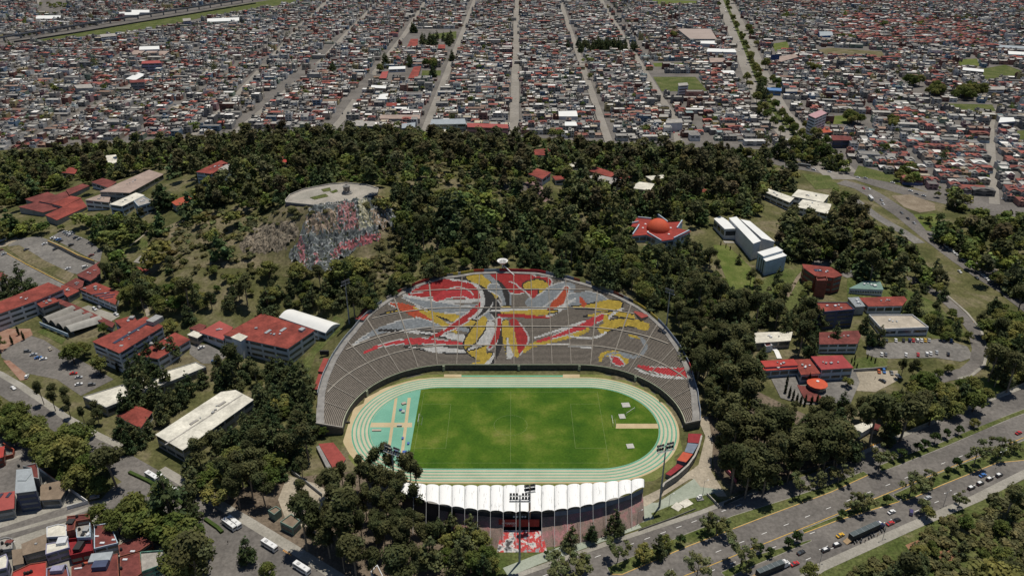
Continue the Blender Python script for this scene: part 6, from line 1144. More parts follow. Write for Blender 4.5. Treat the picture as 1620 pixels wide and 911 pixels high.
def species(kind, seed):
    r = np.random.default_rng(seed); b = MB(); cl = []
    if kind == 'eucalyptus':
        H = r.uniform(17, 22); lean = r.uniform(-1, 1, 2); tips = []
        for i in range(9): z = H * r.uniform(.5, 1.0); a = r.uniform(0, 6.28); d = r.uniform(.8, 4.2) * (1.25 - z / H); tips.append((lean[0] * z / H + d * math.cos(a) * 1.6, lean[1] * z / H + d * math.sin(a) * 1.6, z)); cl.append((*tips[-1], r.uniform(1.4, 2.8)))
        cl.append((lean[0], lean[1], H * .95, 2.0)); limbs(b, H, .34, lean, tips, r); n, sz, lm, bm, st = 2100, .47, L_EUC, M_BARKP, 1.15
    elif kind == 'pine':
        H = r.uniform(13, 17); lean = r.uniform(-.4, .4, 2); tips = []
        for z in np.linspace(.14, .97, 9):
            R_ = (1 - z) * H * .33 + .5
            for i in range(4 if z < .8 else 2): a = r.uniform(0, 6.28); d = R_ * r.uniform(.45, .85); cl.append((d * math.cos(a), d * math.sin(a), H * z + r.uniform(-.5, .5), R_ * .42 + .35)); tips.append(cl[-1][:3]) if r.random() < .3 else None
        limbs(b, H, .32, lean, tips, r); n, sz, lm, bm, st = 1900, .46, L_PIN, M_BARK, .7
    elif kind in ('broadleaf', 'round'):
        H = r.uniform(8, 11) if kind == 'broadleaf' else 6.0; R_ = H * (.46 if kind == 'broadleaf' else .36); lean = r.uniform(-.3, .3, 2); tips = []
        for i in range(18): a = r.uniform(0, 6.28); e = r.uniform(-.35, 1.4); d = R_ * r.uniform(.45, .8); cl.append((d * math.cos(a) * math.cos(e), d * math.sin(a) * math.cos(e), H * .58 + d * math.sin(e) * .95, R_ * r.uniform(.26, .44))); tips.append(cl[-1][:3]) if i < 7 else None
        limbs(b, H * .8, .26 if kind == 'broadleaf' else .14, lean, tips, r); n, sz, lm, bm, st = (2100, .40, L_BRD, M_BARK, .9) if kind == 'broadleaf' else (700, .36, L_RND, M_BARK, .9)
    elif kind == 'roadside':
        H = r.uniform(8, 10.5); lean = r.uniform(-.5, .5, 2); tips = []
        for i in range(15): a = r.uniform(0, 6.28); z = H * r.uniform(.35, .98); d = H * .36 * r.uniform(.3, 1) * (1.25 - abs(z / H - .62)); cl.append((d * math.cos(a), d * math.sin(a), z, r.uniform(.7, 1.35))); tips.append(cl[-1][:3]) if i < 9 else None
        limbs(b, H, .2, lean, tips, r); n, sz, lm, bm, st = 1300, .33, L_STR, M_BARKP, 1.0
    elif kind == 'cypress':
        H = r.uniform(7, 9); cl = [(r.uniform(-.15, .15), r.uniform(-.15, .15), H * z, .85 * math.sin(math.pi * min(z * .8 + .18, 1)) + .15) for z in np.linspace(.1, .97, 10)]; limbs(b, H, .15, (0, 0), [], r); n, sz, lm, bm, st = 420, .34, L_CYP, M_BARK, 1.2
    else:
        cl = [(r.uniform(-1.2, 1.2), r.uniform(-1.2, 1.2), r.uniform(.4, 1.5), r.uniform(.5, 1.0)) for i in range(8)]; b.tube((0, 0, -.4), (.2, .1, 1.2), .1, .04, 5); n, sz, lm, bm, st = 330, .36, L_SHR, M_BARK, .8
    return b, leaves(cl, n, sz, r, .4, st), lm, bm
TREE_CAT = {'eucalyptus': ('eucalyptus_tree', 'tree'), 'pine': ('pine_tree', 'tree'), 'broadleaf': ('broadleaf_tree', 'tree'), 'round': ('round_tree', 'tree'), 'roadside': ('roadside_tree', 'tree'), 'cypress': ('cypress_tree', 'tree'), 'shrub': ('shrub', 'shrub')}
PROTO = {}; USED = set()
def proto(kind):
    if kind not in PROTO:
        PROTO[kind] = []
        for s in range(5 if kind not in ('cypress', 'round') else 3):
            b, (V, Fq, Cc), lm, bm = species(kind, 100 * len(PROTO) + s); t = thing(TREE_CAT[kind][0], 'x', TREE_CAT[kind][1])
            b.build('stem' if kind == 'shrub' else 'trunk', bm, t); meshobj('foliage' if kind == 'shrub' else 'crown', V, Fq, lm, t, col=Cc); regkids(t); PROTO[kind].append(t)
    return PROTO[kind]
def plant(kind, x, y, z, sc, label, group=None, sq=1.0, rz=None, name=None):
    ps = proto(kind); k = random.randrange(len(ps)); o = ps[k]; rz = random.uniform(0, 6.28) if rz is None else rz
    if (kind, k) not in USED and name is None: USED.add((kind, k)); o.location = (x, y, z); o.rotation_euler = (0, 0, rz); o.scale = (sc * sq, sc * sq, sc); o['label'] = label; (o.__setitem__('group', group) if group else None); return o
    r = copytree(o, (x, y, z), rz, (sc * sq, sc * sq, sc), label, group)
    if not group and 'group' in r: del r['group']
    if name: r.name = name
    return r
# ---- trees placed one by one: (kind, base px, base py, height scale, label)
def one(kind, px, py, sc, label, sq=1.0, group=None):
    if px > 860 and py > 690 and py < 945 and kind in ('roadside', 'round'): sc *= 1.14
    if px < 330 and kind in ('broadleaf', 'pine'): sc *= 1.28
    x, y, z = at(px, py); PLANTED.append((x, y)); return plant(kind, x, y, z, sc, label, group, sq)
PLANTED = []
MED = [('roadside', 890, 930, 1.55, 'big pale roadside tree at the bottom edge by the avenue'), ('roadside', 912, 905, 1.4, 'leafy pale tree beside the path before the tribune'), ('pine', 903, 866, .85, 'dark tree in front of the sloped tribune wall'), ('pine', 936, 857, .75, 'slender conical tree between dark tree and round-crowned pair'), ('pine', 972, 846, 1.0, 'dark slim tree by the lawn path, upper of a pair'), ('roadside', 977, 888, 1.1, 'slim dark tree on the median tip, lower of a pair'), ('broadleaf', 1017, 888, .95, 'dense dark round tree on the median beside the slim one'), ('pine', 1040, 880, .95, 'tall dark tree among the dense clump on the median'), ('broadleaf', 1052, 868, .75, 'dark tree at the right of the dense median clump'), ('round', 1076, 862, 1.0, 'small dark tree alone after the dense median clump'),
       ('roadside', 1133, 846, 1.35, 'broad pale tree on the first median by the stadium corner'), ('roadside', 1115, 838, .7, 'small leaning tree next to the broad pale median tree'), ('roadside', 1100, 925, 1.25, 'pale tree on the lower median near the bottom edge'), ('roadside', 1050, 940, 1.2, 'pale tree cut by the bottom edge in mid avenue'), ('roadside', 1172, 893, 1.35, 'wide pale tree on the lower median near the bottom edge, second'), ('round', 1202, 876, .9, 'dark round tree on the lower median beside a wide pale tree'), ('round', 1217, 880, .8, 'dark tree at the start of the split lower median'), ('round', 1247, 866, .9, 'thin dark median tree before the yellow taxi'), ('round', 1260, 858, 1.0, 'rounded dark median tree above the yellow taxi'),
       ('roadside', 1265, 783, 1.1, 'loose tree on the first median below the mesh fence'), ('roadside', 1325, 764, 1.2, 'feathery tree on the first median left of the gap'), ('roadside', 1300, 772, .8, 'low thin tree on the first median near the feathery one'), ('roadside', 1390, 742, 1.2, 'wide feathery tree just past the orange crosswalk'), ('round', 1412, 730, .95, 'dark round tree on the first median after the feathery one'), ('round', 1425, 726, 1.1, 'second dark round tree on the first median'), ('round', 1450, 716, 1.1, 'dark round tree in the middle of the first median row'), ('round', 1462, 710, 1.0, 'dark twin tree in the middle of the first median row'), ('round', 1478, 702, 1.2, 'taller dark tree towards the end of the first median row'), ('round', 1496, 694, 1.0, 'dark tree near the end of the first median row'), ('round', 1515, 688, 1.1, 'last dark tree of the first median row'), ('broadleaf', 1540, 676, .55, 'bushy dark tree after the first median row'),
       ('roadside', 1438, 784, 1.35, 'tall feathery tree on the second median by the white kerb'), ('roadside', 1466, 772, 1.05, 'dark feathery tree beside the tall one on the second median'), ('round', 1498, 753, .95, 'small round tree on the second median'), ('round', 1512, 744, 1.2, 'taller round tree on the second median'), ('roadside', 1540, 737, 1.2, 'airy tree on the second median'), ('roadside', 1577, 724, 1.25, 'airy tall tree on the second median near the end'), ('roadside', 1600, 716, .9, 'smaller airy tree at the end of the second median'), ('roadside', 1364, 806, 1.2, 'paired airy tree on the lower median, taller'), ('roadside', 1350, 808, 1.0, 'paired airy tree on the lower median, shorter'), ('round', 1330, 820, .9, 'small dark tree at the tip of the lower median'), ('round', 1402, 798, .95, 'dark slim tree on the wide part of the lower median'), ('roadside', 1180, 905, .6, 'low bushy tree on the lower median edge'),
       ('broadleaf', 1280, 918, .9, 'round dark tree covering the front of the second lorry'), ('broadleaf', 1465, 822, .8, 'dark broad tree at the corner of the park and pavement'), ('roadside', 1455, 812, .8, 'pale tree over the purple car'), ('roadside', 1515, 803, .8, 'pale tree on the pavement below the parked police cars'), ('round', 1232, 770, .7, 'thin young tree beside the first median fence side'), ('round', 865, 880, .55, 'ball-clipped little tree on the verge before the tribune'),
       ('pine', 496, 694, .95, 'dark conifer beside the end of the benches, nearest the brick-red terrace'), ('pine', 490, 668, 1.05, 'tall dark conifer against the end of the benches'), ('broadleaf', 513, 690, .6, 'small green tree on the grass strip below the end beam'), ('pine', 484, 640, 1.05, 'tall dark conifer beside the lower red kiosk roof'),
       # left avenue and houses
       ('eucalyptus', 70, 640, .72, 'airy tall tree on the strip between avenue and car park, first'), ('eucalyptus', 88, 650, .75, 'airy tall tree on the strip between avenue and car park, second'), ('eucalyptus', 112, 660, .7, 'airy dark tree by the car park corner'), ('eucalyptus', 135, 672, .62, 'airy tree before the cream roof corner'), ('eucalyptus', 150, 690, .62, 'airy tree beside the red hip roof'), ('broadleaf', 30, 690, 1.3, 'broad green tree along the avenue left end'), ('broadleaf', 62, 715, 1.15, 'broad dark green tree between avenue and walled house'), ('broadleaf', 20, 668, 1.0, 'broad tree at the picture edge beside the avenue'), ('broadleaf', 115, 745, 1.55, 'widest bright green tree overhanging the junction'), ('broadleaf', 150, 760, 1.3, 'dark tree at the junction next to the widest green tree'), ('broadleaf', 90, 728, 1.2, 'green tree behind the widest green tree'), ('broadleaf', 175, 745, 1.1, 'dark broad tree on the avenue edge of the junction'), ('broadleaf', 130, 775, 1.1, 'dark low tree over the parked car in the junction'),
       ('broadleaf', 218, 828, 1.5, 'very large dark tree beside the bus road'), ('broadleaf', 190, 845, 1.0, 'bushy green tree at the street corner by the maroon roof'), ('broadleaf', 268, 858, 1.35, 'large dark tree below the parked buses'), ('broadleaf', 160, 832, .9, 'green tree at the end of the side street'), ('pine', 303, 822, .85, 'dark spire-shaped tree between the bus lane and the large dark trees'), ('broadleaf', 318, 885, 1.1, 'grey-green tree by the white car and crosswalk'), ('pine', 393, 890, 1.0, 'dark conifer beside the parked white lorries'), ('broadleaf', 280, 915, .9, 'green tree at the bottom edge near the painted court'), ('broadleaf', 425, 915, 1.0, 'dense green tree at the bottom edge by the road'), ('broadleaf', 240, 835, .9, 'dark tree tucked between the two largest dark trees'),
       ('broadleaf', 118, 575, 1.05, 'large round tree shading the car park by the barrel vaults'), ('broadleaf', 135, 565, .8, 'round tree at the back of the car park tree pair'), ('broadleaf', 160, 590, .95, 'dark tree at the gable of the four-storey building'), ('cypress', 187, 588, 1.0, 'dark cypress at the corner of the four-storey building'), ('broadleaf', 165, 528, .6, 'small tree between barrel vaults and four-storey building'), ('broadleaf', 272, 528, .85, 'bushy tree between the four-storey building and the pale hut'), ('cypress', 20, 545, .95, 'slim cypress at the vaulted hall yard, nearer'), ('cypress', 38, 538, .95, 'slim cypress at the vaulted hall yard, second'), ('cypress', 30, 530, .9, 'cypress behind the two slim ones'), ('broadleaf', 0, 555, .8, 'reddish dark tree cut by the picture edge at the car park'), ('broadleaf', 205, 482, 1.0, 'dark tree beside the roof with skylights'), ('broadleaf', 218, 490, .8, 'bright green tree beside the yard path'),
       ('pine', 15, 465, 1.0, 'dark conifer beside the lower car park, outer'), ('pine', 40, 462, 1.15, 'dark tall conifer beside the lower car park'), ('pine', -5, 470, 1.0, 'dark conifer cut by the edge at the lower car park'), ('pine', 28, 472, .9, 'dark conifer in front of the lower car park pair'),
       ('broadleaf', 1340, 612, .7, 'bright green tree on the pale parking court'), ('pine', 1330, 655, 1.0, 'dark conifer before the cafe terrace'), ('broadleaf', 1490, 640, 1.2, 'dense round tree at the campus road end'), ('broadleaf', 1420, 650, 1.25, 'dense dark tree above the grass bank'), ('broadleaf', 1395, 665, 1.2, 'dense dark tree beside the white canopy hut'), ('broadleaf', 1455, 640, 1.15, 'dense tree between two round ones on the bank'), ('broadleaf', 1560, 635, .9, 'round tree on the grass bank by the wire fence'), ('eucalyptus', 1440, 605, .72, 'tall loose tree in the middle of the parking rows'), ('eucalyptus', 1425, 598, .68, 'tall loose tree on the parking side lawn'), ('broadleaf', 1482, 598, .7, 'small green tree at the parking end'), ('broadleaf', 1500, 590, .6, 'small tree by the campus road bend'), ('pine', 1367, 525, .95, 'pointed dark conifer between navy block and ribbed roof'), ('pine', 1390, 545, .95, 'dark conifer before the beige terrace roof'), ('pine', 1375, 548, .9, 'dark conifer beside the deep red roof'), ('pine', 1435, 497, .8, 'dark tree at the end of the long red tiled roof'), ('pine', 1480, 525, .9, 'dark bushy tree group edge by the terrace roof'), ('broadleaf', 1495, 530, .8, 'dark tree between terrace roof and campus road'), ('pine', 1462, 463, .6, 'lone little conifer beside the campus road'), ('broadleaf', 1530, 540, .7, 'round tree inside the bend of the campus road'), ('broadleaf', 1515, 515, .7, 'round tree on the inner lawn of the road bend'),
       ('pine', 1230, 452, .9, 'lone dark conifer in front of the white cube building'), ('pine', 1168, 418, .6, 'lone dark conifer on the lawn by the white halls'), ('cypress', 1140, 388, .55, 'first dark shrub-cypress by the white halls path'), ('cypress', 1148, 392, .5, 'second dark shrub-cypress by the white halls path'), ('cypress', 1155, 396, .55, 'third dark shrub-cypress by the white halls path'), ('broadleaf', 1277, 462, .9, 'dark tree at the corner of the brick building'), ('pine', 1086, 400, 1.1, 'dark conifer standing before the domed hall'), ('pine', 1071, 404, .95, 'second dark conifer before the domed hall'), ('pine', 1320, 545, 1.0, 'dark conifer left of the deep red roof'), ('pine', 1296, 520, 1.0, 'dark pine at the foot of the navy block'), ('pine', 1240, 530, 1.1, 'dark pine above the cream roof'), ('eucalyptus', 1260, 552, .75, 'loose tree in front of the cream roof')]
for kind, px, py, sc, lab in MED: one(kind, px, py, sc, lab, 1.12 if kind in ('broadleaf', 'roadside') else 1.0)
for i, (px, py) in enumerate([(1242, 622), (1248, 628), (1254, 633), (1260, 637), (1266, 640), (1273, 641), (1283, 640), (1292, 638), (1279, 606), (1244, 610)]): one('cypress', px, py, .9, ORD[i] + ' black cypress in the curved row round the cafe terrace' if i < 8 else ('tall cypress beside the round pavilion' if i == 8 else 'dark cypress in front of the bright red cafe roofs'))
for i, (px, py) in enumerate([(1347, 573), (1351, 578), (1355, 583), (1372, 567), (1378, 570), (1384, 574), (1352, 569)]): one('cypress', px, py, .5, ORD[i] + ' thin little cypress on the lawn behind the retaining wall')
for i, (px, py, sc) in enumerate([(545, 785, .95), (522, 790, .9), (560, 800, 1.0), (585, 795, 1.05), (600, 790, 1.1), (618, 800, 1.1), (632, 815, 1.0), (640, 800, .95), (655, 820, 1.05), (580, 822, 1.0), (600, 830, 1.05), (620, 838, 1.0), (556, 835, 1.0), (535, 860, .95), (512, 866, 1.0), (525, 868, .9), (575, 868, 1.0), (597, 875, 1.0), (610, 880, .95), (628, 872, 1.0), (650, 866, 1.0), (672, 880, 1.0), (685, 880, .95), (660, 780, 1.0), (612, 765, 1.05), (595, 762, 1.0), (640, 770, 1.0), (650, 760, .95), (570, 775, .9), (495, 840, .85), (488, 815, .8), (480, 800, .75), (545, 905, .9), (630, 915, .95), (590, 915, .9), (655, 915, 1.0)]): one('eucalyptus', px, py, sc, 'slender eucalyptus in the bare-floored grove between tribune and bus road', .95, 'eucalyptus grove beside the tribune')
for i, (px, py, sc) in enumerate([(715, 850, .95), (730, 862, 1.0), (745, 855, 1.0), (760, 868, 1.0), (735, 885, 1.1), (770, 892, 1.0), (715, 835, .8), (750, 905, 1.1), (765, 915, 1.0), (780, 905, .8), (725, 905, 1.0), (705, 868, .85), (695, 850, .8)]): one('broadleaf' if i % 2 else 'pine', px, py, sc, 'dense dark tree in the clump beside the painted slab', 1.15, 'dense trees beside the painted slab')
for i, (px, py, sc) in enumerate([(345, 800, 1.2), (362, 790, 1.1), (380, 805, 1.2), (330, 775, 1.0), (400, 790, 1.15), (420, 800, 1.0), (350, 760, 1.1), (385, 770, 1.2), (410, 765, 1.1), (430, 770, 1.0), (320, 745, 1.0), (310, 810, .8), (440, 745, 1.0), (455, 735, 1.0), (405, 740, 1.1), (370, 740, 1.1), (340, 730, 1.0)]): one('broadleaf' if i % 3 == 0 else 'eucalyptus', px, py, sc * (.95 if i % 3 else 1.2), 'tall dark tree in the thick belt between bus road and terrace', 1.2, 'thick tree belt by the bus road')
for i, (px, py, sc) in enumerate([(200, 660, 1.0), (215, 640, 1.05), (232, 628, 1.1), (250, 640, 1.05), (262, 655, .9), (245, 610, 1.1), (215, 615, 1.1), (228, 600, 1.05), (275, 650, .9), (290, 640, .9), (195, 690, .7), (210, 700, .8), (205, 715, .8), (228, 705, .7), (240, 690, .7), (258, 672, .8), (222, 645, 1.0), (300, 626, .8), (265, 615, .9), (238, 580, .9), (255, 570, .9), (275, 568, .9)]): one('pine', px, py, sc, 'tall dark conifer among the cream-roofed buildings', 1.0, 'conifers among the cream roofs')
# ---- scattered woods
WOODS = [ # polygon of crown centres in the photo, spacing, (eucalyptus, pine, broadleaf, shrub) weights, size, words
 ([(-30, 246), (160, 230), (300, 220), (420, 208), (640, 207), (850, 219), (850, 300), (740, 265), (690, 258), (640, 262), (610, 290), (560, 284), (450, 302), (420, 330), (330, 320), (300, 262), (240, 262), (130, 292), (60, 300), (-30, 340)], 7.6, (.25, .25, .5, 0), .9, 'in the wood along the back of the hill'),
 ([(612, 295), (640, 280), (700, 300), (740, 268), (850, 300), (930, 305), (1000, 325), (1005, 345), (1010, 385), (1060, 395), (1120, 385), (1140, 420), (1165, 470), (1200, 475), (1200, 540), (1140, 510), (1075, 490), (1020, 470), (960, 440), (900, 422), (840, 412), (800, 406), (760, 410), (690, 420), (630, 420), (610, 400), (625, 375), (632, 345)], 6.8, (.2, .5, .3, 0), .82, 'on the slope above the painted grandstand'),
 ([(1060, 470), (1200, 475), (1215, 520), (1195, 560), (1195, 640), (1240, 640), (1330, 660), (1345, 690), (1330, 720), (1240, 755), (1160, 760), (1135, 720), (1128, 670), (1118, 630), (1108, 590), (1088, 545)], 7.0, (.72, .18, .1, 0), 1.0, 'in the dark wood east of the grandstand'),
 ([(850, 224), (1000, 230), (1180, 236), (1260, 254), (1262, 290), (1210, 296), (1205, 330), (1130, 342), (1010, 345), (900, 308)], 7.4, (.25, .35, .4, 0), .95, 'between the school roofs and the avenue'),
 ([(1060, 240), (1150, 245), (1165, 280), (1080, 285)], 8, (.8, .2, 0, 0), 1.15, 'in the tall dark grove near the city edge'),
 ([(1240, 340), (1300, 345), (1360, 325), (1380, 350), (1440, 390), (1500, 425), (1500, 455), (1440, 435), (1350, 415), (1270, 400), (1240, 385)], 7.2, (.35, .25, .4, 0), 1.0, 'between white cube and sloping avenue'),
 ([(1130, 345), (1180, 345), (1240, 385), (1240, 400), (1225, 385), (1180, 345)], 8, (.2, .4, .4, 0), .8, 'behind the long white halls'),
 ([(1478, 350), (1560, 355), (1620, 380), (1660, 400), (1660, 490), (1600, 470), (1560, 435), (1500, 390)], 8.5, (.15, .2, .65, 0), 1.05, 'on the far side of the sloping avenue'),
 ([(1560, 470), (1600, 490), (1660, 510), (1660, 600), (1570, 600), (1560, 560), (1565, 520)], 8.0, (.2, .2, .6, 0), 1.05, 'inside the outer bend of the campus road'),
 ([(1440, 430), (1500, 455), (1560, 500), (1570, 545), (1555, 520), (1520, 480)], 9.0, (.3, .2, .5, 0), .9, 'along the upper campus road'),
 ([(150, 430), (190, 405), (240, 430), (300, 452), (400, 452), (440, 438), (520, 440), (600, 432), (610, 455), (560, 480), (540, 480), (505, 480), (440, 480), (340, 478), (300, 495), (255, 490), (200, 470)], 7.2, (.15, .4, .45, 0), .85, 'on the wooded slope behind the white arched hall'),
 ([(275, 585), (330, 560), (400, 570), (440, 560), (485, 585), (505, 640), (495, 700), (470, 740), (400, 760), (310, 780), (290, 730), (400, 640), (380, 610), (325, 600)], 7.4, (.1, .75, .15, 0), .95, 'in the conifer wood between cream roof and grandstand'),
 ([(1440, 870), (1480, 830), (1540, 800), (1600, 775), (1660, 760), (1660, 930), (1400, 930), (1400, 890)], 7.6, (.2, .3, .5, 0), .85, 'in the corner park beyond the parked lorries'),
 ([(240, 380), (330, 330), (440, 330), (480, 345), (390, 372), (400, 405), (440, 430), (400, 440), (300, 430), (240, 415)], 8.6, (0, .03, .10, .87), 1.35, 'on the scrubby slope beside the painted cliff'),
 ([(600, 350), (640, 345), (640, 400), (600, 430), (540, 440), (470, 440), (440, 425), (455, 420), (520, 438), (600, 400)], 5.4, (0, .08, .25, .67), 1.7, 'around the foot of the painted cliff'),
 ([(452, 322), (500, 328), (560, 327), (600, 310), (640, 330), (600, 336), (520, 336), (460, 340)], 4.6, (0, 0, .1, .9), 1.3, 'under the edge of the lookout terrace'),
 ([(640, 262), (690, 255), (720, 270), (700, 300), (640, 282)], 5.5, (0, .05, .2, .75), 1.0, 'on the grassy hilltop clearing'),
 ([(610, 415), (700, 415), (760, 412), (740, 424), (690, 432), (640, 445), (600, 470), (575, 490), (590, 450)], 4.4, (0, .05, .2, .75), 1.0, 'just outside the coloured rim wall'),
 ([(880, 425), (940, 440), (1000, 465), (1040, 490), (1010, 485), (950, 455), (880, 435)], 5.0, (0, .1, .3, .6), 1.0, 'just outside the eastern rim wall'),
 ([(395, 760), (480, 735), (560, 750), (640, 720), (668, 770), (672, 830), (690, 870), (640, 910), (560, 890), (500, 850), (470, 830), (420, 800)], 8.5, (1, 0, 0, 0), 1.0, 'filling the bare-floored grove by the tribune'),
 ([(-25, 640), (40, 645), (110, 690), (180, 715), (198, 760), (130, 778), (88, 745), (52, 705), (-25, 675)], 8, (.1, 0, .9, 0), 1.25, 'in the tree mass between the avenue and walled houses'),
 ([(180, 775), (232, 765), (310, 800), (330, 870), (300, 925), (240, 880), (200, 840)], 8, (.05, .1, .85, 0), 1.3, 'in the big tree group below the buses'),
 ([(50, 575), (90, 585), (165, 640), (185, 685), (120, 655), (60, 612)], 9, (1, 0, 0, 0), .7, 'in the strip between avenue and cream roof'),
 ([(1195, 232), (1290, 220), (1345, 255), (1348, 285), (1320, 262), (1240, 252)], 9, (.2, .3, .5, 0), .9, 'along the flyover approach'),
 ([(1385, 284), (1412, 284), (1414, 312), (1386, 310)], 8, (0, 0, 1, 0), 1.1, 'beside the underpass mouth'),
 ([(1478, 298), (1535, 300), (1535, 328), (1485, 330)], 8, (0, .3, .7, 0), 1.0, 'at the bend beyond the bare ground'),
 ([(1418, 262), (1452, 264), (1450, 286), (1420, 280)], 8, (0, 0, 1, 0), 1.0, 'before the red-roofed estate'),
 ([(1440, 335), (1500, 345), (1540, 380), (1500, 385), (1470, 365)], 10, (.1, .2, .4, .3), .9, 'on the verge of the sloping avenue'),
 ([(1440, 870), (1480, 830), (1540, 800), (1620, 775), (1660, 760), (1660, 930), (1330, 930), (1330, 905)], 5.5, (0, 0, .1, .9), 1.5, 'in the undergrowth of the corner park'),
 ([(1198, 485), (1285, 478), (1300, 520), (1292, 560), (1210, 572), (1195, 540)], 7.5, (.4, .4, .2, 0), .95, 'among the pines left of the navy block'.replace('left', 'west')),
 ([(1462, 492), (1530, 520), (1535, 545), (1478, 538)], 7.5, (.1, .4, .5, 0), .75, 'between the terrace roof and the campus road'),
 ([(1340, 640), (1400, 620), (1450, 600), (1550, 605), (1555, 630), (1440, 668), (1350, 712), (1335, 680)], 8.5, (.15, .15, .7, 0), 1.15, 'on the bank above the avenue'),
 ([(1405, 568), (1440, 572), (1470, 580), (1440, 610), (1405, 600)], 8, (.6, 0, .4, 0), .8, 'between the two campus car parks'),
 ([(250, 420), (330, 415), (390, 425), (380, 445), (260, 440)], 9, (.05, .15, .4, .4), .9, 'at the foot of the scrubby slope'),
 ([(1140, 400), (1190, 430), (1290, 455), (1290, 500), (1200, 490), (1160, 450)], 12, (.1, .2, .3, .4), .8, 'on the lawns below the white cube building'),
 ([(1400, 440), (1440, 448), (1500, 480), (1535, 535), (1500, 540), (1470, 500)], 11, (.1, .3, .4, .2), .8, 'on the lawn inside the campus road'),
 ([(640, 825), (700, 815), (770, 835), (785, 870), (700, 880), (640, 870)], 6.5, (.35, .35, .3, 0), 1.0, 'before the shaded end of the tribune wall'),
 ([(1290, 285), (1330, 300), (1350, 325), (1320, 345), (1290, 320)], 9, (.2, .3, .5, 0), 1.0, 'beside the underpass slope'),
 ([(1580, 335), (1660, 345), (1660, 395), (1560, 370), (1500, 345)], 10, (.1, .2, .7, 0), 1.0, 'by the junction under the eastern street'),
 ([(700, 300), (760, 290), (800, 330), (760, 370), (700, 350)], 6, (0, .1, .3, .6), 1.5, 'in the brushy gap on the hill top'),
 ([(930, 330), (980, 335), (985, 400), (950, 430), (925, 380)], 6, (0, .1, .3, .6), 1.3, 'in the brushy gap near the domed hall'),
 ([(0, 340), (60, 345), (110, 355), (60, 368), (0, 380)], 8, (.1, .3, .6, 0), 1.0, 'between the shed cluster and the car parks'),
 ([(110, 345), (180, 335), (240, 335), (260, 350), (215, 380), (170, 385), (150, 370), (120, 360)], 8.5, (.1, .25, .65, 0), .95, 'below the white flat-roofed building'),
 ([(150, 395), (180, 385), (190, 420), (240, 440), (235, 470), (200, 480), (190, 450), (160, 440)], 8.0, (.2, .3, .5, 0), 1.0, 'behind the red roof with skylights'),
 ([(240, 300), (300, 295), (330, 310), (310, 330), (260, 310)], 8, (.2, .3, .5, 0), 1.1, 'around the red oval roof')]
VIS = [LOT_A, [(100, 364), (120, 372), (140, 380), (162, 398), (158, 414), (78, 378)], [(-60, 398), (5, 396), (40, 417), (104, 448), (76, 447), (60, 460), (-60, 462)], [(2, 543), (40, 528), (110, 560), (180, 600), (128, 626), (40, 590)], [(512, 660), (516, 610), (540, 552), (592, 488), (660, 447), (750, 428), (850, 428), (940, 450), (1010, 485), (1060, 535), (1090, 605), (1097, 668), (1080, 720), (1020, 790), (640, 790), (520, 740)], [(1385, 540), (1525, 540), (1545, 570), (1385, 572)],
       [(1490, 470), (1520, 497), (1542, 525), (1550, 555), (1546, 575), (1555, 577), (1562, 550), (1540, 505), (1500, 470)], [(1352, 588), (1420, 586), (1420, 600), (1385, 614), (1355, 612)], [(455, 318), (470, 306), (548, 289), (600, 298), (578, 314), (500, 327)], [(480, 350), (530, 332), (605, 330), (612, 360), (596, 380), (540, 396), (515, 418), (485, 415), (472, 390)], [(1370, 305), (1440, 345), (1500, 395), (1530, 420), (1515, 428), (1460, 395), (1400, 345)], [(1190, 246), (1300, 268), (1420, 298), (1500, 318), (1500, 345), (1400, 320), (1320, 285), (1230, 262)], [(1268, 277), (1312, 280), (1325, 296), (1290, 298)], [(1405, 308), (1478, 320), (1482, 336), (1430, 330)], [(1130, 388), (1150, 392), (1185, 430), (1165, 455), (1140, 420)],
       [(1065, 770), (1105, 735), (1116, 690), (1108, 672), (1125, 672), (1128, 700), (1120, 735), (1145, 780), (1100, 757)], [(440, 790), (460, 756), (500, 768), (520, 790), (480, 800)], [(1530, 420), (1600, 470), (1625, 500), (1590, 475), (1545, 440)], [(505, 700), (547, 722), (557, 738), (530, 752)]]
cand = []
for poly, sp, wts, size, words_ in WOODS:
    X0 = [at(*p)[:2] for p in poly]; sp *= .88; xs = np.arange(min(p[0] for p in X0) - 10, max(p[0] for p in X0) + 10, sp); ys = np.arange(min(p[1] for p in X0) - 25, max(p[1] for p in X0) + 10, sp)
    X, Y = np.meshgrid(xs, ys); X = X.ravel() + rng.uniform(-.45, .45, X.size) * sp; Y = Y.ravel() + rng.uniform(-.45, .45, Y.size) * sp; Z = hz(X, Y)
    kd = rng.choice(4, X.size, p=np.array(wts) / sum(wts)); Ht = np.array([18.5, 14.5, 9.5, 2.0])[kd] * size; sc = size * (.6 + .95 * rng.random(X.size) ** 1.6); Ht = Ht * sc / size
    ax, ay = proj(X, Y, Z + Ht * .6); ok = inpoly(ax, ay, poly) & (rng.random(X.size) > .05) & (ax > -30) & (ax < 1650)
    cw = np.array([2.6, 3.4, 4.0, 1.2])[kd] * sc
    for q in FOOT: ok &= ~inpoly(X, Y, q)
    tpx = [proj(X, Y, Z), (ax, ay), proj(X, Y, Z + Ht * .97), proj(X - cw, Y, Z + Ht * .55), proj(X + cw, Y, Z + Ht * .55)]
    for q in VIS:
        for a, c in tpx: ok &= ~inpoly(a, c, q)
    for q in ROOFPX:
        hit = np.zeros(X.size, bool)
        for a, c in tpx: hit |= inpoly(a, c, q)
        ok &= ~(hit & (rng.random(X.size) < .93))
    ds = sdist(X, Y); ok &= ~((ds < np.interp(np.clip(X * 1.05, -120, 120), RU, RD) + 8) & (Y > SY - 25)) & ~((ds < 14) & (Y <= SY + 20))
    for i in np.nonzero(ok)[0]: cand.append((X[i], Y[i], Z[i], kd[i], sc[i], words_))
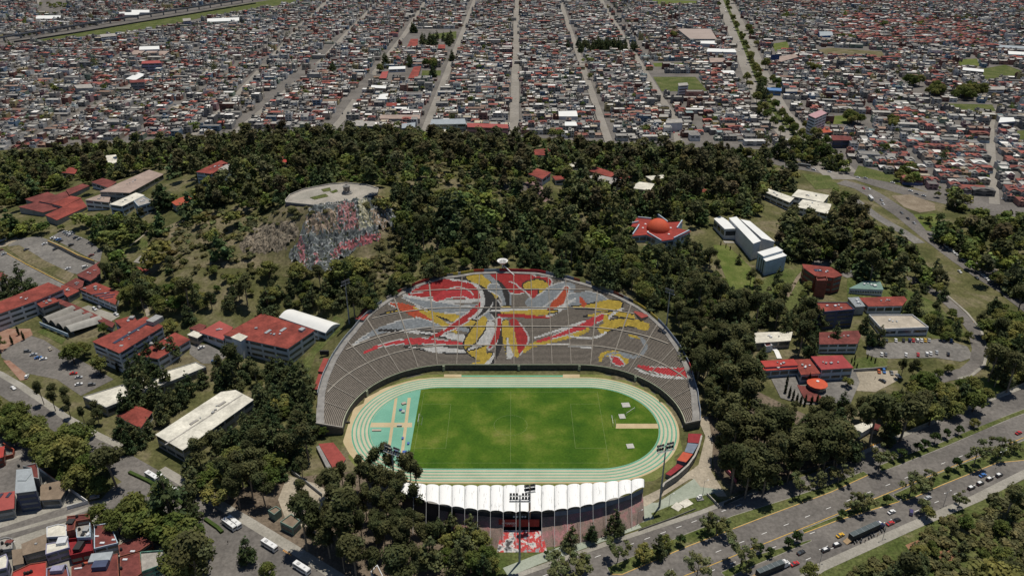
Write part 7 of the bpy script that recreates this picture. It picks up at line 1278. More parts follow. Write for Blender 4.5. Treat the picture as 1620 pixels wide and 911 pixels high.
random.shuffle(cand); keep, cellmap = [], {}
for c in sorted(cand, key=lambda c: c[1]):
    k = (int(c[0] // 5), int(c[1] // 5)); md = 2.2 if c[3] == 3 else 4.2; bad = False
    for a in (-1, 0, 1):
        for b_ in (-1, 0, 1):
            for q in cellmap.get((k[0] + a, k[1] + b_), ()):
                if (q[0] - c[0]) ** 2 + (q[1] - c[1]) ** 2 < md * md: bad = True
    if any((p[0] - c[0]) ** 2 + (p[1] - c[1]) ** 2 < 30 for p in PLANTED): bad = True
    if not bad: cellmap.setdefault(k, []).append(c); keep.append(c)
KN = ['eucalyptus', 'pine', 'broadleaf', 'shrub']; KW = ['loose-crowned eucalyptus', 'dark conifer', 'rounded green tree', 'low olive-green bush']
have = [sum(1 for o in C.objects if o.name.startswith(TREE_CAT[k][0])) for k in KN]; count = have[:]
rest_t = []
for c in sorted(keep, key=lambda c: c[1] * CP - (c[2] - CAMH) * SP):
    k = c[3]
    if count[k] < 295:
        count[k] += 1; tall = 'tall ' if c[4] > 1.0 and k != 3 else 'small ' if c[4] < .72 and k != 3 else ''
        plant(KN[k], c[0], c[1], c[2], c[4] * .95, tall + KW[k] + ' ' + c[5], ('shrubs ' if k == 3 else 'trees ') + c[5], 1.3)
    else: rest_t.append(c)
# the far part of the wood, too many to tell apart
def bulk_trees(lst, name, label, dens=1.0):
    Vs, Fs, Cs, n0 = [], [], [], 0; tmpl = {}
    for k in range(4):
        for s in range(6):
            r = np.random.default_rng(900 + k * 10 + s); b, (V, Fq, Cc), lm, bm = species(KN[k], 500 + k * 10 + s); nq = len(Fq); m = int((420, 420, 420, 130)[k] * dens); sel = r.choice(nq, m, replace=False); Q = V.reshape(nq, 4, 3)[sel]; ctr = Q.mean(1, keepdims=True); tmpl[k, s] = ((ctr + (Q - ctr) * 2.0), Cc[sel])
    base = {0: (.078, .082, .036), 1: (.074, .097, .039), 2: (.118, .142, .038), 3: (.145, .145, .062)}
    for i, c in enumerate(lst):
        Q, Cc = tmpl[c[3], i % 6]; a = (i * 2.399) % 6.283; ca, sa = math.cos(a), math.sin(a); P = Q * c[4] * np.array([1.25, 1.25, .95]); P = np.stack([P[..., 0] * ca - P[..., 1] * sa + c[0], P[..., 0] * sa + P[..., 1] * ca + c[1], P[..., 2] + c[2]], -1)
        Vs.append(P.reshape(-1, 3)); Cs.append(Cc * np.array(base[c[3]]) * rng.uniform(.6, 1.5) * rng.uniform(.88, 1.14, 3))
    V = np.concatenate(Vs).astype(np.float32); Fq = np.arange(len(V)).reshape(-1, 4)
    m = MATS.get('bulk_leaf')
    if m is None:
        m = MATS['bulk_leaf'] = bpy.data.materials.new('bulk_leaf'); nt, p, o = nodes(m); a_ = nt.nodes.new('ShaderNodeAttribute'); a_.attribute_name = 'Col'; nt.links.new(a_.outputs['Color'], p.inputs['Base Color']); p.inputs['Roughness'].default_value = .75; p.inputs['Specular IOR Level'].default_value = .12
        tr = nt.nodes.new('ShaderNodeBsdfTranslucent'); nt.links.new(a_.outputs['Color'], tr.inputs[0]); mx = nt.nodes.new('ShaderNodeMixShader'); mx.inputs[0].default_value = .2; nt.links.new(p.outputs[0], mx.inputs[1]); nt.links.new(tr.outputs[0], mx.inputs[2]); nt.links.new(mx.outputs[0], o.inputs[0])
    return tag(meshobj(name, V, Fq, m, col=np.concatenate(Cs)), label, 'woodland', kind='stuff')
if rest_t: bulk_trees(rest_t, 'woodland', 'far mass of dark green woodland covering the hill')
# ---- trees of the city
lst = []
for px, py, n, sx, sy, k in [(957, 78, 70, 42, 5, 1), (676, 68, 18, 16, 6, 1), (657, 50, 6, 6, 4, 1), (710, 66, 8, 8, 5, 1), (527, 115, 3, 3, 4, 1), (610, 100, 4, 4, 5, 1), (603, 112, 3, 3, 4, 2), (650, 103, 5, 4, 5, 1), (683, 105, 10, 9, 3, 2), (684, 122, 4, 3, 3, 1), (715, 95, 2, 1, 3, 1), (1445, 135, 10, 10, 7, 2), (1478, 147, 20, 14, 10, 2), (1527, 150, 34, 20, 10, 2), (1290, 112, 8, 10, 5, 2), (1350, 193, 12, 14, 7, 2), (1410, 200, 6, 8, 4, 2), (1065, 60, 3, 3, 3, 2), (1205, 155, 12, 6, 16, 1), (20, 75, 4, 6, 4, 1), (90, 10, 24, 22, 5, 2), (42, 35, 8, 4, 10, 2), (152, 105, 6, 6, 4, 1), (85, 142, 5, 5, 4, 2), (165, 143, 3, 3, 3, 2), (227, 172, 3, 4, 3, 2), (341, 110, 4, 4, 4, 1), (268, 72, 3, 3, 3, 2), (1535, 30, 8, 20, 3, 2), (1370, 10, 10, 14, 3, 2), (1240, 25, 10, 10, 5, 2), (1330, 25, 8, 10, 4, 2), (1395, 38, 8, 12, 4, 2), (1450, 40, 8, 14, 4, 2), (1340, 60, 8, 12, 4, 2), (830, 210, 2, 2, 2, 2), (884, 215, 8, 10, 4, 2), (1020, 210, 5, 6, 3, 2), (933, 125, 2, 2, 2, 2), (929, 95, 6, 8, 4, 2), (745, 160, 4, 4, 3, 2), (483, 150, 3, 4, 2, 2), (313, 205, 6, 12, 4, 2), (386, 205, 6, 8, 4, 2), (640, 205, 4, 10, 3, 2), (1490, 255, 5, 3, 10, 1), (1440, 270, 5, 8, 5, 2), (1400, 235, 5, 10, 5, 2)]:
    for i in range(n): lst.append((px + random.gauss(0, sx * .5), py + random.gauss(0, sy * .4), k))
LA = []
for s in np.arange(0, 1, .011):                               # rows along the avenue
    d = np.array(AVE); t_ = s * (len(d) - 2); i = int(t_); e_ = d[i + 1] - d[i]; e_ = e_ / np.linalg.norm(e_); p = d[i] + (d[i + 1] - d[i]) * (t_ - i)
    for off in (0, 19, -20): q = proj(p[0] - e_[1] * off + random.uniform(-2, 2), p[1] + e_[0] * off, 0); (LA.append((q[0], q[1] - 2, 2)) if random.random() < (.5 if off == 0 else .16) else None)
lst = LA + lst
tot = 0; far = []
for px, py, k in lst:
    x, y, z = at(px, py + 2); kd = 'pine' if k == 1 else 'broadleaf'
    if any(inpoly(x, y, q) for q in CITYX): continue
    if not (tot < 298 and -5 < px < 1625 and py > -2): far.append((x, y, 0.0, 1 if k == 1 else 2, random.uniform(.8, 1.2)))
    if tot < 298 and -5 < px < 1625 and py > -2: tot += 1; reg = 'far left blocks' if px < 300 else 'western blocks' if px < 600 else 'schoolyards by the western streets' if px < 740 else 'blocks around the central street' if px < 910 else 'dark grove between two streets' if px < 1010 else 'blocks along the avenue' if px < 1280 else 'eastern blocks'; plant(kd, x, y, 0, random.uniform(.9, 1.4) * (1 if k == 1 else 1.25), ('dark upright' if k == 1 else 'rounded green') + ' city tree in the ' + reg.replace('far left', 'railway-side'), 'city trees in the ' + reg.replace('far left', 'railway-side'), name='city_tree')
for g in GARD: far.append((g[0], g[1], 0.0, 2 if random.random() < .75 else 1, random.uniform(.45, .85)))
for g in HX[rng.random(NH) < .05]: far.append((g[0] + g[2] / 2, g[1] - g[3] / 2 - 1, 0.0, 2, random.uniform(.35, .6)))
bulk_trees(far, 'city_greenery', 'small garden trees dotted between the far city houses', .3)
# unused prototypes must not stay at the origin
for kind, ps in PROTO.items():
    for k, o in enumerate(ps):
        if (kind, k) not in USED:
            for ch in list(o.children): bpy.data.objects.remove(ch)
            bpy.data.objects.remove(o)
# ================================================================ vehicles, people, lamps
PAINT = {'white': (.70, .70, .69), 'silver': (.40, .41, .42), 'grey': (.16, .165, .17), 'black': (.018, .018, .02), 'red': (.45, .02, .02), 'dark red': (.16, .012, .015), 'blue': (.05, .16, .42), 'dark blue': (.02, .035, .12), 'yellow': (.62, .36, .02), 'orange': (.55, .13, .03), 'green': (.08, .22, .1), 'police': (.02, .02, .022), 'purple': (.06, .05, .14), 'beige': (.45, .38, .28)}
M_TYRE = mat('tyre', (.02, .02, .02), .9, .1); M_RIM = mat('wheel_rim', (.35, .35, .36), .4, .1, 1, .5); M_LAMPW = mat('headlight', (.6, .6, .58), .2, 0, spec=.6); M_LAMPR = mat('tail_light', (.35, .02, .02), .3, 0)
def paintm(c): return mat('paint_' + c.replace(' ', '_'), PAINT[c], .32, .06, 1.0, .0, .55)
CARP = {}
def extr(b, prof, w0, w1, ysh=0):
    """side profile (x,z) extruded across y, narrower at the top"""
    zs = [p[1] for p in prof]; z0, z1 = min(zs), max(zs); P = []
    for s in (-1, 1): P += [(x, s * (w0 + (w1 - w0) * (z - z0) / (z1 - z0)), z) for x, z in prof]
    n = len(prof); b.add(P, [tuple(range(n)), tuple(range(2 * n - 1, n - 1, -1))] + [(i, n + i, n + (i + 1) % n, (i + 1) % n) for i in range(n)])
def carproto(kind, c):
    if (kind, c) in CARP: return CARP[kind, c], False
    t = thing('car' if kind != 'van' else 'van', 'x', 'car' if kind != 'van' else 'van'); pm = paintm(c); pr = paintm('white') if c == 'police' else pm
    if kind == 'van': hull = [(-2.2, .35), (-2.25, 1.0), (-2.2, 1.05), (1.55, 1.05), (2.15, .85), (2.3, .6), (2.25, .32)]; cab = [(-2.18, 1.05), (-2.05, 1.85), (.95, 1.88), (1.5, 1.05)]; rf = (-2.02, .9, 1.86)
    elif kind == 'suv': hull = [(-2.1, .38), (-2.15, .95), (-2.05, 1.05), (1.0, 1.05), (2.05, .92), (2.2, .65), (2.15, .36)]; cab = [(-2.05, 1.05), (-1.75, 1.66), (.35, 1.68), (1.05, 1.05)]; rf = (-1.72, .32, 1.67)
    else: hull = [(-2.15, .35), (-2.2, .72), (-2.1, .88), (-1.3, .93), (1.05, .93), (2.0, .78), (2.18, .55), (2.12, .3)]; cab = [(-1.55, .93), (-.95, 1.40), (.35, 1.43), (1.1, .93)]; rf = (-.92, .33, 1.42)
    b = MB(); extr(b, hull, .86, .84); b.cur = 1; b.box((rf[0] + rf[1]) / 2, 0, rf[2], rf[1] - rf[0], 1.32, .05); b.build('body', [pm, pr], t)
    b = MB(); extr(b, cab, .82, .66); b.build('window', M_GLASS, t)
    for x in (-1.35, 1.35):
        for s in (-1, 1): w = MB(); w.tube((x, s * .66, .31), (x, s * .88, .31), .31, .31, 10); wo = w.build('wheel', M_TYRE, t); r_ = MB(); r_.tube((x, s * .87, .31), (x, s * .90, .31), .18, .18, 8); r_.build('rim', M_RIM, wo)
    for s in (-1, 1): MB().box(2.12, s * .6, .58, .1, .36, .16).build('headlight', M_LAMPW, t); MB().box(-2.19, s * .62, .66, .06, .3, .14).build('tail_light', M_LAMPR, t)
    if c == 'police': MB().box(-.2, 0, 1.47, .25, 1.0, .12).build('light_bar', paintm('blue'), t)
    regkids(t); CARP[kind, c] = t; return t, True
def heading(px, py, d):
    a, b = at(px, py), at(px + d[0], py + d[1]); return math.atan2(b[1] - a[1], b[0] - a[0])
def car(px, py, d, c, label, kind='sedan', group=None):
    x, y, z = at(px, py); z += .16; rz = heading(px, py, d) + random.gauss(0, .025); o, new = carproto(kind, c)
    if new: o.location = (x, y, z); o.rotation_euler = (0, 0, rz); o['label'] = label; (o.__setitem__('group', group) if group else None)
    else:
        o = copytree(o, (x, y, z), rz, (1, 1, 1), label, group)
        if not group and 'group' in o: del o['group']
    return o
AVD = (14, -6.2)
for px, py, c, k, lab in [(1410, 811, 'white', 'sedan', 'white car driving on the inner lane above the parked lorry'), (1408, 829, 'red', 'sedan', 'bright red car parked just ahead of the lorry'), (1418, 824, 'black', 'sedan', 'black car parked ahead of the bright red car'), (1467, 789, 'silver', 'sedan', 'silver car in the shade of the median tree'), (1554, 753, 'blue', 'sedan', 'light blue car passing the line of police cars'), (1329, 848, 'yellow', 'sedan', 'yellow taxi driving past the rear of the lorry'), (1267, 875, 'black', 'sedan', 'dark car following on the outer lane behind the police cars'), (1611, 686, 'red', 'sedan', 'red car far up the main avenue'), (1257, 893, 'red', 'sedan', 'red car half hidden by the round tree at the second lorry')]: car(px, py, AVD, c, lab, k)
car(1441, 812, (1, -9), 'purple', 'purple car standing crosswise at the park edge', 'suv')
for i, (px, py) in enumerate([(1536, 773), (1550, 766), (1565, 759), (1580, 753)]): car(px, py, AVD, 'police', ORD[i] + ' black and white police car in the line of four beside the light blue car', 'suv')
for i, (px, py) in enumerate([(1306, 871), (1324, 863)]): car(px, py, AVD, 'police', ('rear' if i == 0 else 'front') + ' one of two black and white police cars behind the lorry', 'suv')
for px, py, c, k, lab in [(103, 368, 'silver', 'sedan', 'silver car at the top row of the upper car park'), (106, 370, 'grey', 'sedan', 'grey car second in the top row of the upper car park'), (109, 371.5, 'silver', 'suv', 'silver estate third in the top row of the upper car park'), (111.5, 369, 'white', 'sedan', 'white car behind the top row of the upper car park'), (112, 373, 'white', 'suv', 'white car at the end of the top row of the upper car park'), (115, 371, 'black', 'sedan', 'black car at the end of the top row of the upper car park'), (84, 377.5, 'white', 'sedan', 'white car first in the row on the yellow wall'), (89, 379.5, 'white', 'suv', 'white car second in the row on the yellow wall'), (93, 380, 'blue', 'sedan', 'blue-grey car third in the row on the yellow wall'), (96, 382.5, 'black', 'sedan', 'black car last in the row on the yellow wall'), (113, 389, 'black', 'suv', 'black car alone in the middle of the upper car park'), (126, 379, 'silver', 'sedan', 'silver car under the tree at the upper car park edge'), (120, 377, 'black', 'sedan', 'black car under the tree beside a silver one'), (149, 388.5, 'black', 'sedan', 'black car at the outer edge of the upper car park'), (145, 405, 'dark red', 'sedan', 'dark red car near the end of the yellow wall'),
                          (71, 387, 'white', 'sedan', 'white car in the shade at the head of the middle car park'), (42, 396, 'black', 'sedan', 'black car by the dry bank of the middle car park'), (88, 395, 'black', 'sedan', 'black car against the foot of the yellow wall'), (108, 426, 'white', 'sedan', 'white car alone near the lower end of the middle car park'), (135, 424, 'white', 'van', 'white van beside the dotted red roof'), (7, 403, 'silver', 'sedan', 'silver car on the lower car park by its kerb wall'), (1, 397, 'dark red', 'sedan', 'dark red car at the picture edge by the lower car park')]: car(px, py, (8, -3.6), c, lab, k)
for px, py, d, c, k, lab in [(44, 557, (9, -1), 'grey', 'suv', 'dark pickup in the vaulted hall car park, first of the front cars'), (53.5, 562, (9, -2), 'silver', 'sedan', 'silver car next to the dark pickup'), (61, 567, (9, -2), 'blue', 'sedan', 'blue-grey car beside the white saloon in the vaulted hall car park'), (69, 569, (9, -1.5), 'white', 'sedan', 'white saloon beside the blue-grey car'), (79.5, 553, (-3, -5), 'beige', 'sedan', 'beige car facing the hedge of the vaulted hall'), (150, 490, (6, 3), 'white', 'suv', 'white jeep in the small yard by the skylight roof'), (157, 487, (6, 3), 'grey', 'sedan', 'grey car behind the white jeep in the small yard'), (184, 498, (6, 3), 'white', 'sedan', 'white car at the far side of the small yard'), (117, 592, (9, -1), 'red', 'sedan', 'bright red car in the lower row of the vaulted hall car park'), (125, 598, (9, -1), 'silver', 'sedan', 'silver car below the bright red one'), (125, 609, (9, -2), 'white', 'sedan', 'white car under the trees below the silver one'), (145.5, 609.5, (9, -1.5), 'grey', 'suv', 'dark grey car at the corner near the cream roof'), (43, 597, (4, -8), 'white', 'suv', 'white car by the street-side brick paving'), (21.5, 615, (7, 4), 'white', 'sedan', 'white car driving on the avenue left end'), (157, 594, (5, 3), 'black', 'sedan', 'black car in tree shade beside the four-storey building'), (319, 551, (7, -3), 'white', 'sedan', 'white car in the yard beside the pale hut'), (340, 575, (6, 2), 'blue', 'van', 'blue van half hidden behind the conifers'),
                             (102.5, 788, (1, -6), 'white', 'sedan', 'white car in the walled driveway'), (150, 788, (9, -2), 'silver', 'suv', 'car shaded by the junction tree'), (215, 838, (8, -4), 'silver', 'sedan', 'silver car parked under the very large dark tree'), (291, 870, (6, 5), 'white', 'sedan', 'white car beside the grey-green tree'), (318, 893, (6, 4), 'white', 'sedan', 'white car near the white zebra crossing'), (540, 833, (6, -4), 'white', 'van', 'white van parked inside the eucalyptus grove'), (258, 757, (7, 5), 'white', 'van', 'white van between the two parked buses')]: car(px, py, d, c, lab, k)
V_ = (-.5, -6)
for i, (px, c, k) in enumerate([(1383, 'white', 'sedan'), (1389.5, 'grey', 'suv'), (1402, 'black', 'sedan'), (1417, 'white', 'sedan'), (1429, 'black', 'suv'), (1438.5, 'dark blue', 'suv'), (1444.5, 'red', 'sedan'), (1451, 'white', 'suv'), (1457.5, 'white', 'sedan'), (1463.5, 'yellow', 'sedan'), (1469.5, 'silver', 'sedan'), (1492, 'grey', 'suv'), (1504.5, 'blue', 'suv')]): car(px, 539.5, V_, c, c + ' car, ' + ORD[i] + ' in the upper row of the campus parking', k)
for i, (px, py, c, k) in enumerate([(1394.5, 561.5, 'white', 'sedan'), (1401, 561.5, 'grey', 'sedan'), (1433, 562, 'white', 'sedan'), (1452, 562, 'red', 'sedan'), (1466, 561, 'white', 'suv'), (1472, 560, 'white', 'sedan'), (1481.5, 558.5, 'silver', 'sedan'), (1499.5, 561.5, 'black', 'suv')]): car(px, py, V_, c, c + ' car, ' + ORD[i] + ' in the lower row of the campus parking', k)
for px, py, d, c, k, lab in [(1390, 588.5, (-1.5, -5), 'orange', 'sedan', 'orange car by the wall of the pale parking court'), (1398, 588.5, (1.5, 5), 'blue', 'suv', 'blue car beside the orange one'), (1395.5, 603.5, (-6, -3.4), 'black', 'sedan', 'black car in the middle of the pale parking court'), (1410, 591, (2, 5), 'grey', 'sedan', 'grey car in tree shade after the blue one'), (1421, 596, (5, 4), 'silver', 'sedan', 'silver car at the end of the pale parking court')]: car(px, py, d, c, lab, k)
for i, (px, py, c) in enumerate([(1280, 407, 'white'), (1285, 408.5, 'white'), (1290, 410, 'silver'), (1318, 420, 'white'), (1324, 421, 'white'), (1329, 425, 'silver'), (1340, 428, 'white'), (1346, 431, 'grey')]): car(px, py, (5, -3), c, c + ' car, ' + ORD[i] + ' along the brick building car park', 'sedan')
S_ = (8, 6)
for i, (px, py) in enumerate([(1497, 391), (1503, 396), (1508, 400), (1513, 404), (1518, 407), (1523, 411), (1527, 415), (1532, 418), (1537, 422), (1541, 426), (1546, 430), (1551, 434), (1556, 438), (1561, 443), (1566, 448)]): c = ['white', 'silver', 'white', 'white', 'grey'][i % 5]; car(px, py, S_, c, '%s car, %s in the long row along the sloping avenue' % (c, ORD[i]), 'sedan')
for i, (px, py, c) in enumerate([(1426, 338, 'grey'), (1436, 347, 'black'), (1446, 354, 'silver'), (1375, 300, 'white'), (1394, 318, 'silver'), (1397, 324, 'white'), (1518, 431, 'white'), (1545, 441, 'black'), (1366, 299, 'red'), (1470, 372, 'black')]): car(px, py, S_, c, c + ' car, ' + ORD[i] + ' of those driving on the sloping avenue', 'sedan')
for i, (px, py, c) in enumerate([(1278, 267, 'grey'), (1287, 270, 'white'), (1312, 273, 'white'), (1357, 282, 'white'), (1369, 283, 'silver'), (1440, 303, 'white'), (1450, 308, 'grey'), (1461, 311, 'silver'), (1412, 290, 'white'), (1421, 289, 'black'), (1330, 276, 'black')]): car(px, py, (9, 2), c, c + ' car, ' + ORD[i] + ' of those on the flyover road', 'van' if i == 1 else 'sedan')
car(1572.5, 433, (2, 6), 'dark blue', 'dark blue car on the side road right of the sloping avenue'); car(1588, 316, (8, 1), 'white', 'white car at the mouth of the eastern street', 'sedan')
for i in range(56):                                            # city traffic
    s = random.random() * (len(AVE) - 1.6); k = int(s); p = [AVE[k][j] + (AVE[k + 1][j] - AVE[k][j]) * (s - k) for j in (0, 1)]; side = random.choice((-13, -9, 9, 13)); dx, dy = AVE[k + 1][0] - AVE[k][0], AVE[k + 1][1] - AVE[k][1]; l = math.hypot(dx, dy); q = proj(p[0] - dy / l * side, p[1] + dx / l * side, 0); c = random.choice(['white', 'silver', 'grey', 'black', 'red', 'white'])
    if 0 < q[0] < 1620 and q[1] > 1: car(q[0], q[1], (dx / l * 4, -3), c, c + ' car among the traffic of the tree-lined city avenue', 'sedan', 'traffic on the city avenue')
SN = ['central', 'second', 'third', 'fourth', 'fifth', 'sixth']
for i in range(6):
    w = STREETS[i]
    for j in range(11):
        s = random.random() * (len(w) - 1); k = min(int(s), len(w) - 2); p = [w[k][m] + (w[k + 1][m] - w[k][m]) * (s - k) for m in (0, 1)]; side = random.choice((-3.8, 3.8, 1.6)); q = proj(p[0] + side, p[1], 0); c = random.choice(['white', 'silver', 'grey', 'black', 'red'])
        if 0 < q[0] < 1620 and q[1] > 2: car(q[0], q[1], (.2, -4), c, c + ' car in the ' + SN[i] + ' long city street', 'sedan', 'cars in the ' + SN[i] + ' long street')
def bus(px, py, d, L, label, c='white', cat='bus'):
    x, y, z = at(px, py); rz = heading(px, py, d); t = thing('bus', label, cat, (x, y, z + .12), rz=rz); pm = paintm(c)
    b = MB(); P = [(-L / 2, .5), (-L / 2, 2.75), (-L / 2 + .2, 3.0), (L / 2 - .35, 3.0), (L / 2, 2.6), (L / 2 + .08, 1.2), (L / 2, .5)]; extr(b, P, 1.25, 1.18); b.build('body', pm, t)
    for s in (-1, 1): MB().box(-.3, s * 1.22, 1.55, L - 1.8, .08, .85).build('window', M_GLASS, t)
    MB().box(L / 2 + .02, 0, 1.5, .1, 2.1, 1.0).build('windscreen', M_GLASS, t); MB().box(-L * .2, 0, 3.0, 1.5, 1.3, .25).build('roof_unit', mat('grey_unit', (.4, .4, .4), .8, .2), t); MB().box(L * .22, 0, 3.0, .8, .8, .12).build('roof_hatch', mat('grey_unit', (0, 0, 0)), t)
    for xx in (-L * .3, L * .32):
        for s in (-1, 1): w = MB(); w.tube((xx, s * .95, .48), (xx, s * 1.27, .48), .48, .48, 10); w.build('wheel', M_TYRE, t)
bus(241.5, 757, (8, 5), 9, 'white bus, rear one of the pair parked along the hedge'); bus(272, 777, (8, 5), 10, 'white bus, front one of the pair parked along the hedge'); bus(364, 833, (8, 6), 9, 'white-roofed lorry nearer the hedge, beside its twin', cat='lorry'); bus(371, 830, (8, 6), 9, 'white-roofed lorry nearer the pavement, beside its twin', cat='lorry'); bus(427, 866, (8, 5), 9, 'white bus half under the green tree at the bottom road'); bus(478, 902, (8, 5), 9, 'white bus last in the bottom road by the eucalyptus grove'); bus(1377, 316, (4, 5), 9, 'white bus on the slip road by the underpass'); bus(1272, 264, (9, 1.5), 13, 'long dark lorry on the flyover road', 'grey', 'lorry')
def lorry(rear, front, label, cabc):
    a, b_ = at(*rear), at(*front); L = min(math.dist(a[:2], b_[:2]), 22); rz = math.atan2(b_[1] - a[1], b_[0] - a[0]); x, y = (a[0] + b_[0]) / 2, (a[1] + b_[1]) / 2; t = thing('lorry', label, 'lorry', (x, y, .14), rz=rz); h = L / 2
    MB().box(-1.6, 0, 1.1, L - 4.0, 2.5, .35).build('chassis', M_DARK, t); b = MB(); b.box(-1.6, 0, 1.45, L - 4.0, 2.55, 2.2); b.build('trailer', mat('trailer_dark', (.035, .042, .042), .7, .2), t)
    MB().box(-1.6, 0, 3.65, L - 4.0, 2.5, .12).build('tarpaulin', mat('trailer_tarp', (.075, .095, .10), .6, .2), t)
    for k in range(6): MB().box(-1.6 - (L - 4.5) / 2 + k * (L - 4.5) / 5, 0, 3.74, .12, 2.5, .06).build('tarpaulin_bow', M_STEEL, t)
    b = MB(); extr(b, [(h - 3.3, .6), (h - 3.3, 3.0), (h - 3.0, 3.3), (h - 1.7, 3.2), (h - 1.3, 2.0), (h, 1.8), (h + .1, .7)], 1.2, 1.1); b.build('cab', paintm(cabc), t); MB().box(h - 1.5, 0, 2.1, .4, 2.1, .9).build('windscreen', M_GLASS, t); MB().box(h - 2.5, 0, 3.3, .9, 1.2, .25).build('roof_lamp', M_WHITE, t)
    b = MB(); b.add([(-h + .4, -1.25, 1.4), (-h + .4, 1.25, 1.4), (-h - 2.6, 1.25, .2), (-h - 2.6, -1.25, .2), (-h + .4, -1.25, 1.28), (-h + .4, 1.25, 1.28), (-h - 2.6, 1.25, .08), (-h - 2.6, -1.25, .08)], [(0, 1, 2, 3), (7, 6, 5, 4), (0, 3, 7, 4), (1, 5, 6, 2), (3, 2, 6, 7)]); b.build('ramp', mat('plywood', (.36, .25, .14), .85, .2), t)
    for xx in (-h + 1.5, -h + 2.8, h - 4.8, h - .9):
        for s in (-1, 1): w = MB(); w.tube((xx, s * .9, .52), (xx, s * 1.25, .52), .52, .52, 10); w.build('wheel', M_TYRE, t)
lorry((1343, 856), (1396, 832), 'long dark covered lorry with rear ramp down beside the motorcycles', 'dark blue'); lorry((1196, 914), (1247, 893), 'second dark covered lorry at the bottom edge behind the round tree', 'white')
def moto(px, py, label):
    x, y, z = at(px, py); t = thing('motorcycle', label, 'motorcycle', (x, y, .25), 'police motorcycles beside the lorry', rz=heading(px, py, (3, 5)) + random.uniform(-.2, .2))
    for xx in (-.7, .7): w = MB(); w.tube((xx, -.07, .33), (xx, .07, .33), .33, .33, 10); w.build('wheel', M_TYRE, t)
    b = MB(); extr(b, [(-.8, .55), (-.75, .85), (-.1, .8), (.15, 1.0), (.5, .9), (.55, .6), (.1, .35), (-.3, .35)], .2, .16); b.build('body', paintm('black'), t); MB().box(.55, 0, .95, .08, .75, .06).tube((.55, 0, .95), (.72, 0, .4), .05).build('handlebar', M_STEEL, t); MB().box(-.35, 0, .82, .6, .3, .1).build('seat', M_DARK, t); MB().box(.68, 0, .85, .12, .4, .35).build('windshield', M_LENS, t)
for i, (px, py) in enumerate([(1351, 859), (1355, 857), (1361, 858), (1362, 854), (1374, 852), (1378, 849), (1382, 847), (1394, 841), (1398, 839)]): moto(px, py, ORD[i] + ' motorcycle in the row standing along the lorry')
def person(px, py, label, top, legs, skin=(.35, .2, .13), face=(1, 0), arm=.25, stride=.12):
    x, y, z = at(px, py); me = bpy.data.meshes.new('person')
    J = [(0, 0, .95), (0, 0, 1.2), (0, 0, 1.42), (0, .01, 1.52), (0, .02, 1.6), (0, .02, 1.74), (-.11, 0, .9), (-.11, stride, .5), (-.11, stride * .6, .08), (-.11, stride * .6 + .18, .04), (.11, 0, .9), (.11, -stride, .5), (.11, -stride * 1.6, .08), (.11, -stride * 1.6 + .18, .04), (-.2, 0, 1.4), (-.27, -.02, 1.13), (-.27, arm, .92), (-.27, arm + .1, .86), (.2, 0, 1.4), (.27, -.02, 1.13), (.27, arm * .5, .9), (.27, arm * .5 + .1, .84)]
    E = [(0, 1), (1, 2), (2, 3), (3, 4), (4, 5), (0, 6), (6, 7), (7, 8), (8, 9), (0, 10), (10, 11), (11, 12), (12, 13), (2, 14), (14, 15), (15, 16), (16, 17), (2, 18), (18, 19), (19, 20), (20, 21)]
    Rr = [.15, .14, .15, .06, .09, .085, .1, .07, .05, .05, .1, .07, .05, .05, .065, .05, .04, .045, .065, .05, .04, .045]
    me.from_pydata(J, E, []); tmp = bpy.data.objects.new('tmp', me); C.objects.link(tmp); md = tmp.modifiers.new('s', 'SKIN'); me.skin_vertices[0].data[0].use_root = True
    for v, r in zip(me.skin_vertices[0].data, Rr): v.radius = (r, r * .85)
    tmp.modifiers.new('u', 'SUBSURF').levels = 1; dg = bpy.context.evaluated_depsgraph_get(); m2 = bpy.data.meshes.new_from_object(tmp.evaluated_get(dg)); bpy.data.objects.remove(tmp)
    m2.materials.clear(); ms = [mat('cloth_' + top, PAINT[top], .9, .1), mat('cloth_' + legs, PAINT[legs], .9, .1), mat('skin', skin, .7, .05)]
    for m in ms: m2.materials.append(m)
    for p in m2.polygons: c = p.center; p.material_index = 2 if c.z > 1.5 or (abs(c.x) > .2 and c.z < .95 and c.z > .7) else 0 if c.z > .93 else 1
    o = bpy.data.objects.new('person', m2); C.objects.link(o); o.location = (x, y, z + .2); o.rotation_euler = (0, 0, math.atan2(face[1], face[0]) - math.pi / 2); tag(o, label, 'person')
    MB().lathe(0, .01, [(.1, 1.62), (.115, 1.7), (.09, 1.8), (.01, 1.84)], 8).build('hair', M_TANK, o)
person(1388, 848, 'person in yellow vest standing between the motorcycles', 'yellow', 'black', face=(-1, .2)); person(1368, 858, 'person in dark clothes standing behind the motorcycles', 'black', 'black', face=(0, 1)); person(1400, 840, 'person in dark clothes at the front of the lorry', 'dark blue', 'black', face=(-1, 0)); person(19.5, 641, 'person walking on the pavement at the avenue left end', 'grey', 'dark blue', face=(1, -1), stride=.25); person(361, 860, 'person in black by the orange crosswalk', 'black', 'grey', face=(0, -1)); person(1384, 600, 'person in dark clothes near the bright green tree in the pale court', 'grey', 'black'); person(1400, 622, 'person in blue on the steps below the pale parking court', 'blue', 'black')
def lamp(px, py, H, label, dbl=True):
    x, y, z = at(px, py); t = thing('street_lamp', label, 'street lamp', (x, y, z)); MB().tube((x, y, z), (x, y, z + H), .11, .07, 6).build('pole', M_STEEL, t)
    for s in ((-1, 1) if dbl else (1,)): MB().tube((x, y, z + H - .3), (x + s * 1.6, y + s * .8, z + H), .05, .05, 5).build('arm', M_STEEL, t); MB().box(x + s * 1.9, y + s * .95, z + H - .08, .8, .3, .16, .46).build('lamp_head', M_WHITE, t)
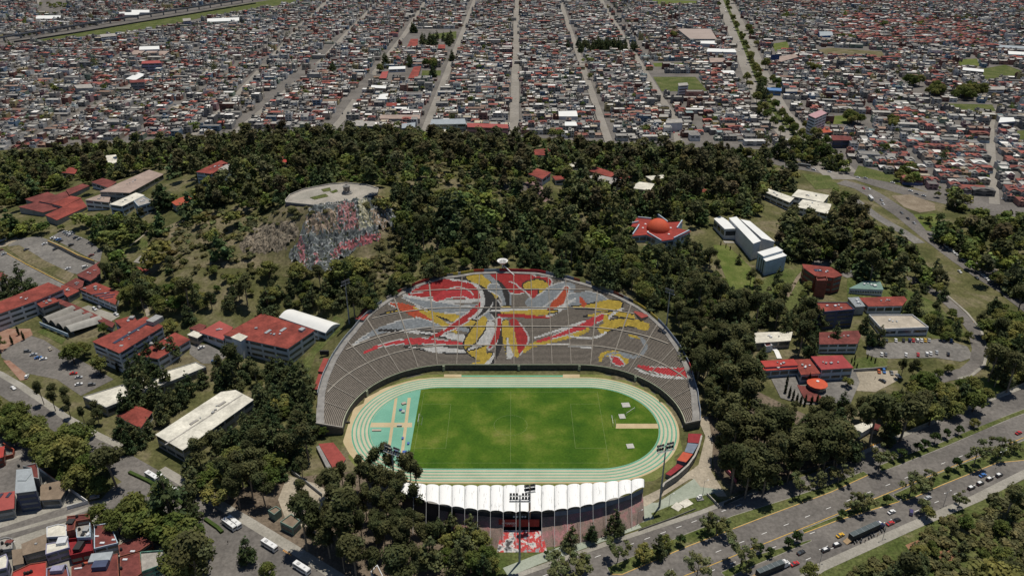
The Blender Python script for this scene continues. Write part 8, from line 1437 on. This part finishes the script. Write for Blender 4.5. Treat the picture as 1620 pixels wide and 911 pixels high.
lamp(1297, 890, 9, 'double street lamp on the pavement beside the police cars'); lamp(1397, 850, 10, 'double street lamp on the pavement by the red car'); lamp(1493, 798, 8, 'double street lamp on the pavement by the silver car'); lamp(1058, 803, 8, 'single street lamp on the lawn path by the tribune corner', False); lamp(1112, 781, 8, 'single street lamp near the stepped sculpture', False); lamp(1302, 763, 9, 'street lamp on the first median under feathery trees', False); lamp(1580, 735, 9, 'double street lamp at the end of the second median'); lamp(134, 722, 9, 'single street lamp beside the avenue junction', False); lamp(290, 760, 8, 'single street lamp on the bus road pavement', False); lamp(22, 880, 8, 'utility pole between the tan roof and white roof houses', False); lamp(1008, 829, 8, 'single street lamp on the verge path beyond the floodlight tower', False); lamp(262, 490, 7, 'single street lamp at the yard path by dark trees', False)
# ================================================================ camera, light
cam = bpy.data.cameras.new('camera'); co = bpy.data.objects.new('camera', cam); C.objects.link(co)
co.location = (0, 0, CAMH); co.rotation_euler = (math.pi / 2 - PIT, 0, 0)
cam.sensor_width = 36; cam.lens = 36 * F / 1620; cam.clip_start = 1; cam.clip_end = 40000
bpy.context.scene.camera = co
EL, AZ = math.radians(76), math.radians(34)        # sun high, behind the hill and to its right (AZ from +Y towards +X)
sv = Vector((math.sin(AZ) * math.cos(EL), math.cos(AZ) * math.cos(EL), math.sin(EL)))
sl = bpy.data.lights.new('sun', 'SUN'); sl.energy = 3.8; sl.angle = math.radians(.53); sl.color = (1, .945, .85)
so = bpy.data.objects.new('sun', sl); C.objects.link(so); so.rotation_euler = sv.to_track_quat('Z', 'Y').to_euler(); so.location = (0, 300, 600)
w = bpy.data.worlds.new('World'); bpy.context.scene.world = w; w.use_nodes = True; nt = w.node_tree
sk = nt.nodes.new('ShaderNodeTexSky'); sk.sky_type = 'NISHITA'; sk.sun_disc = False; sk.sun_elevation = EL; sk.sun_rotation = AZ; sk.altitude = 2600
nt.links.new(sk.outputs[0], nt.nodes['Background'].inputs[0]); nt.nodes['Background'].inputs[1].default_value = .065
vs = bpy.context.scene.view_settings; vs.view_transform = 'Standard'; vs.look = 'None'; vs.gamma = 1; vs.exposure = .1
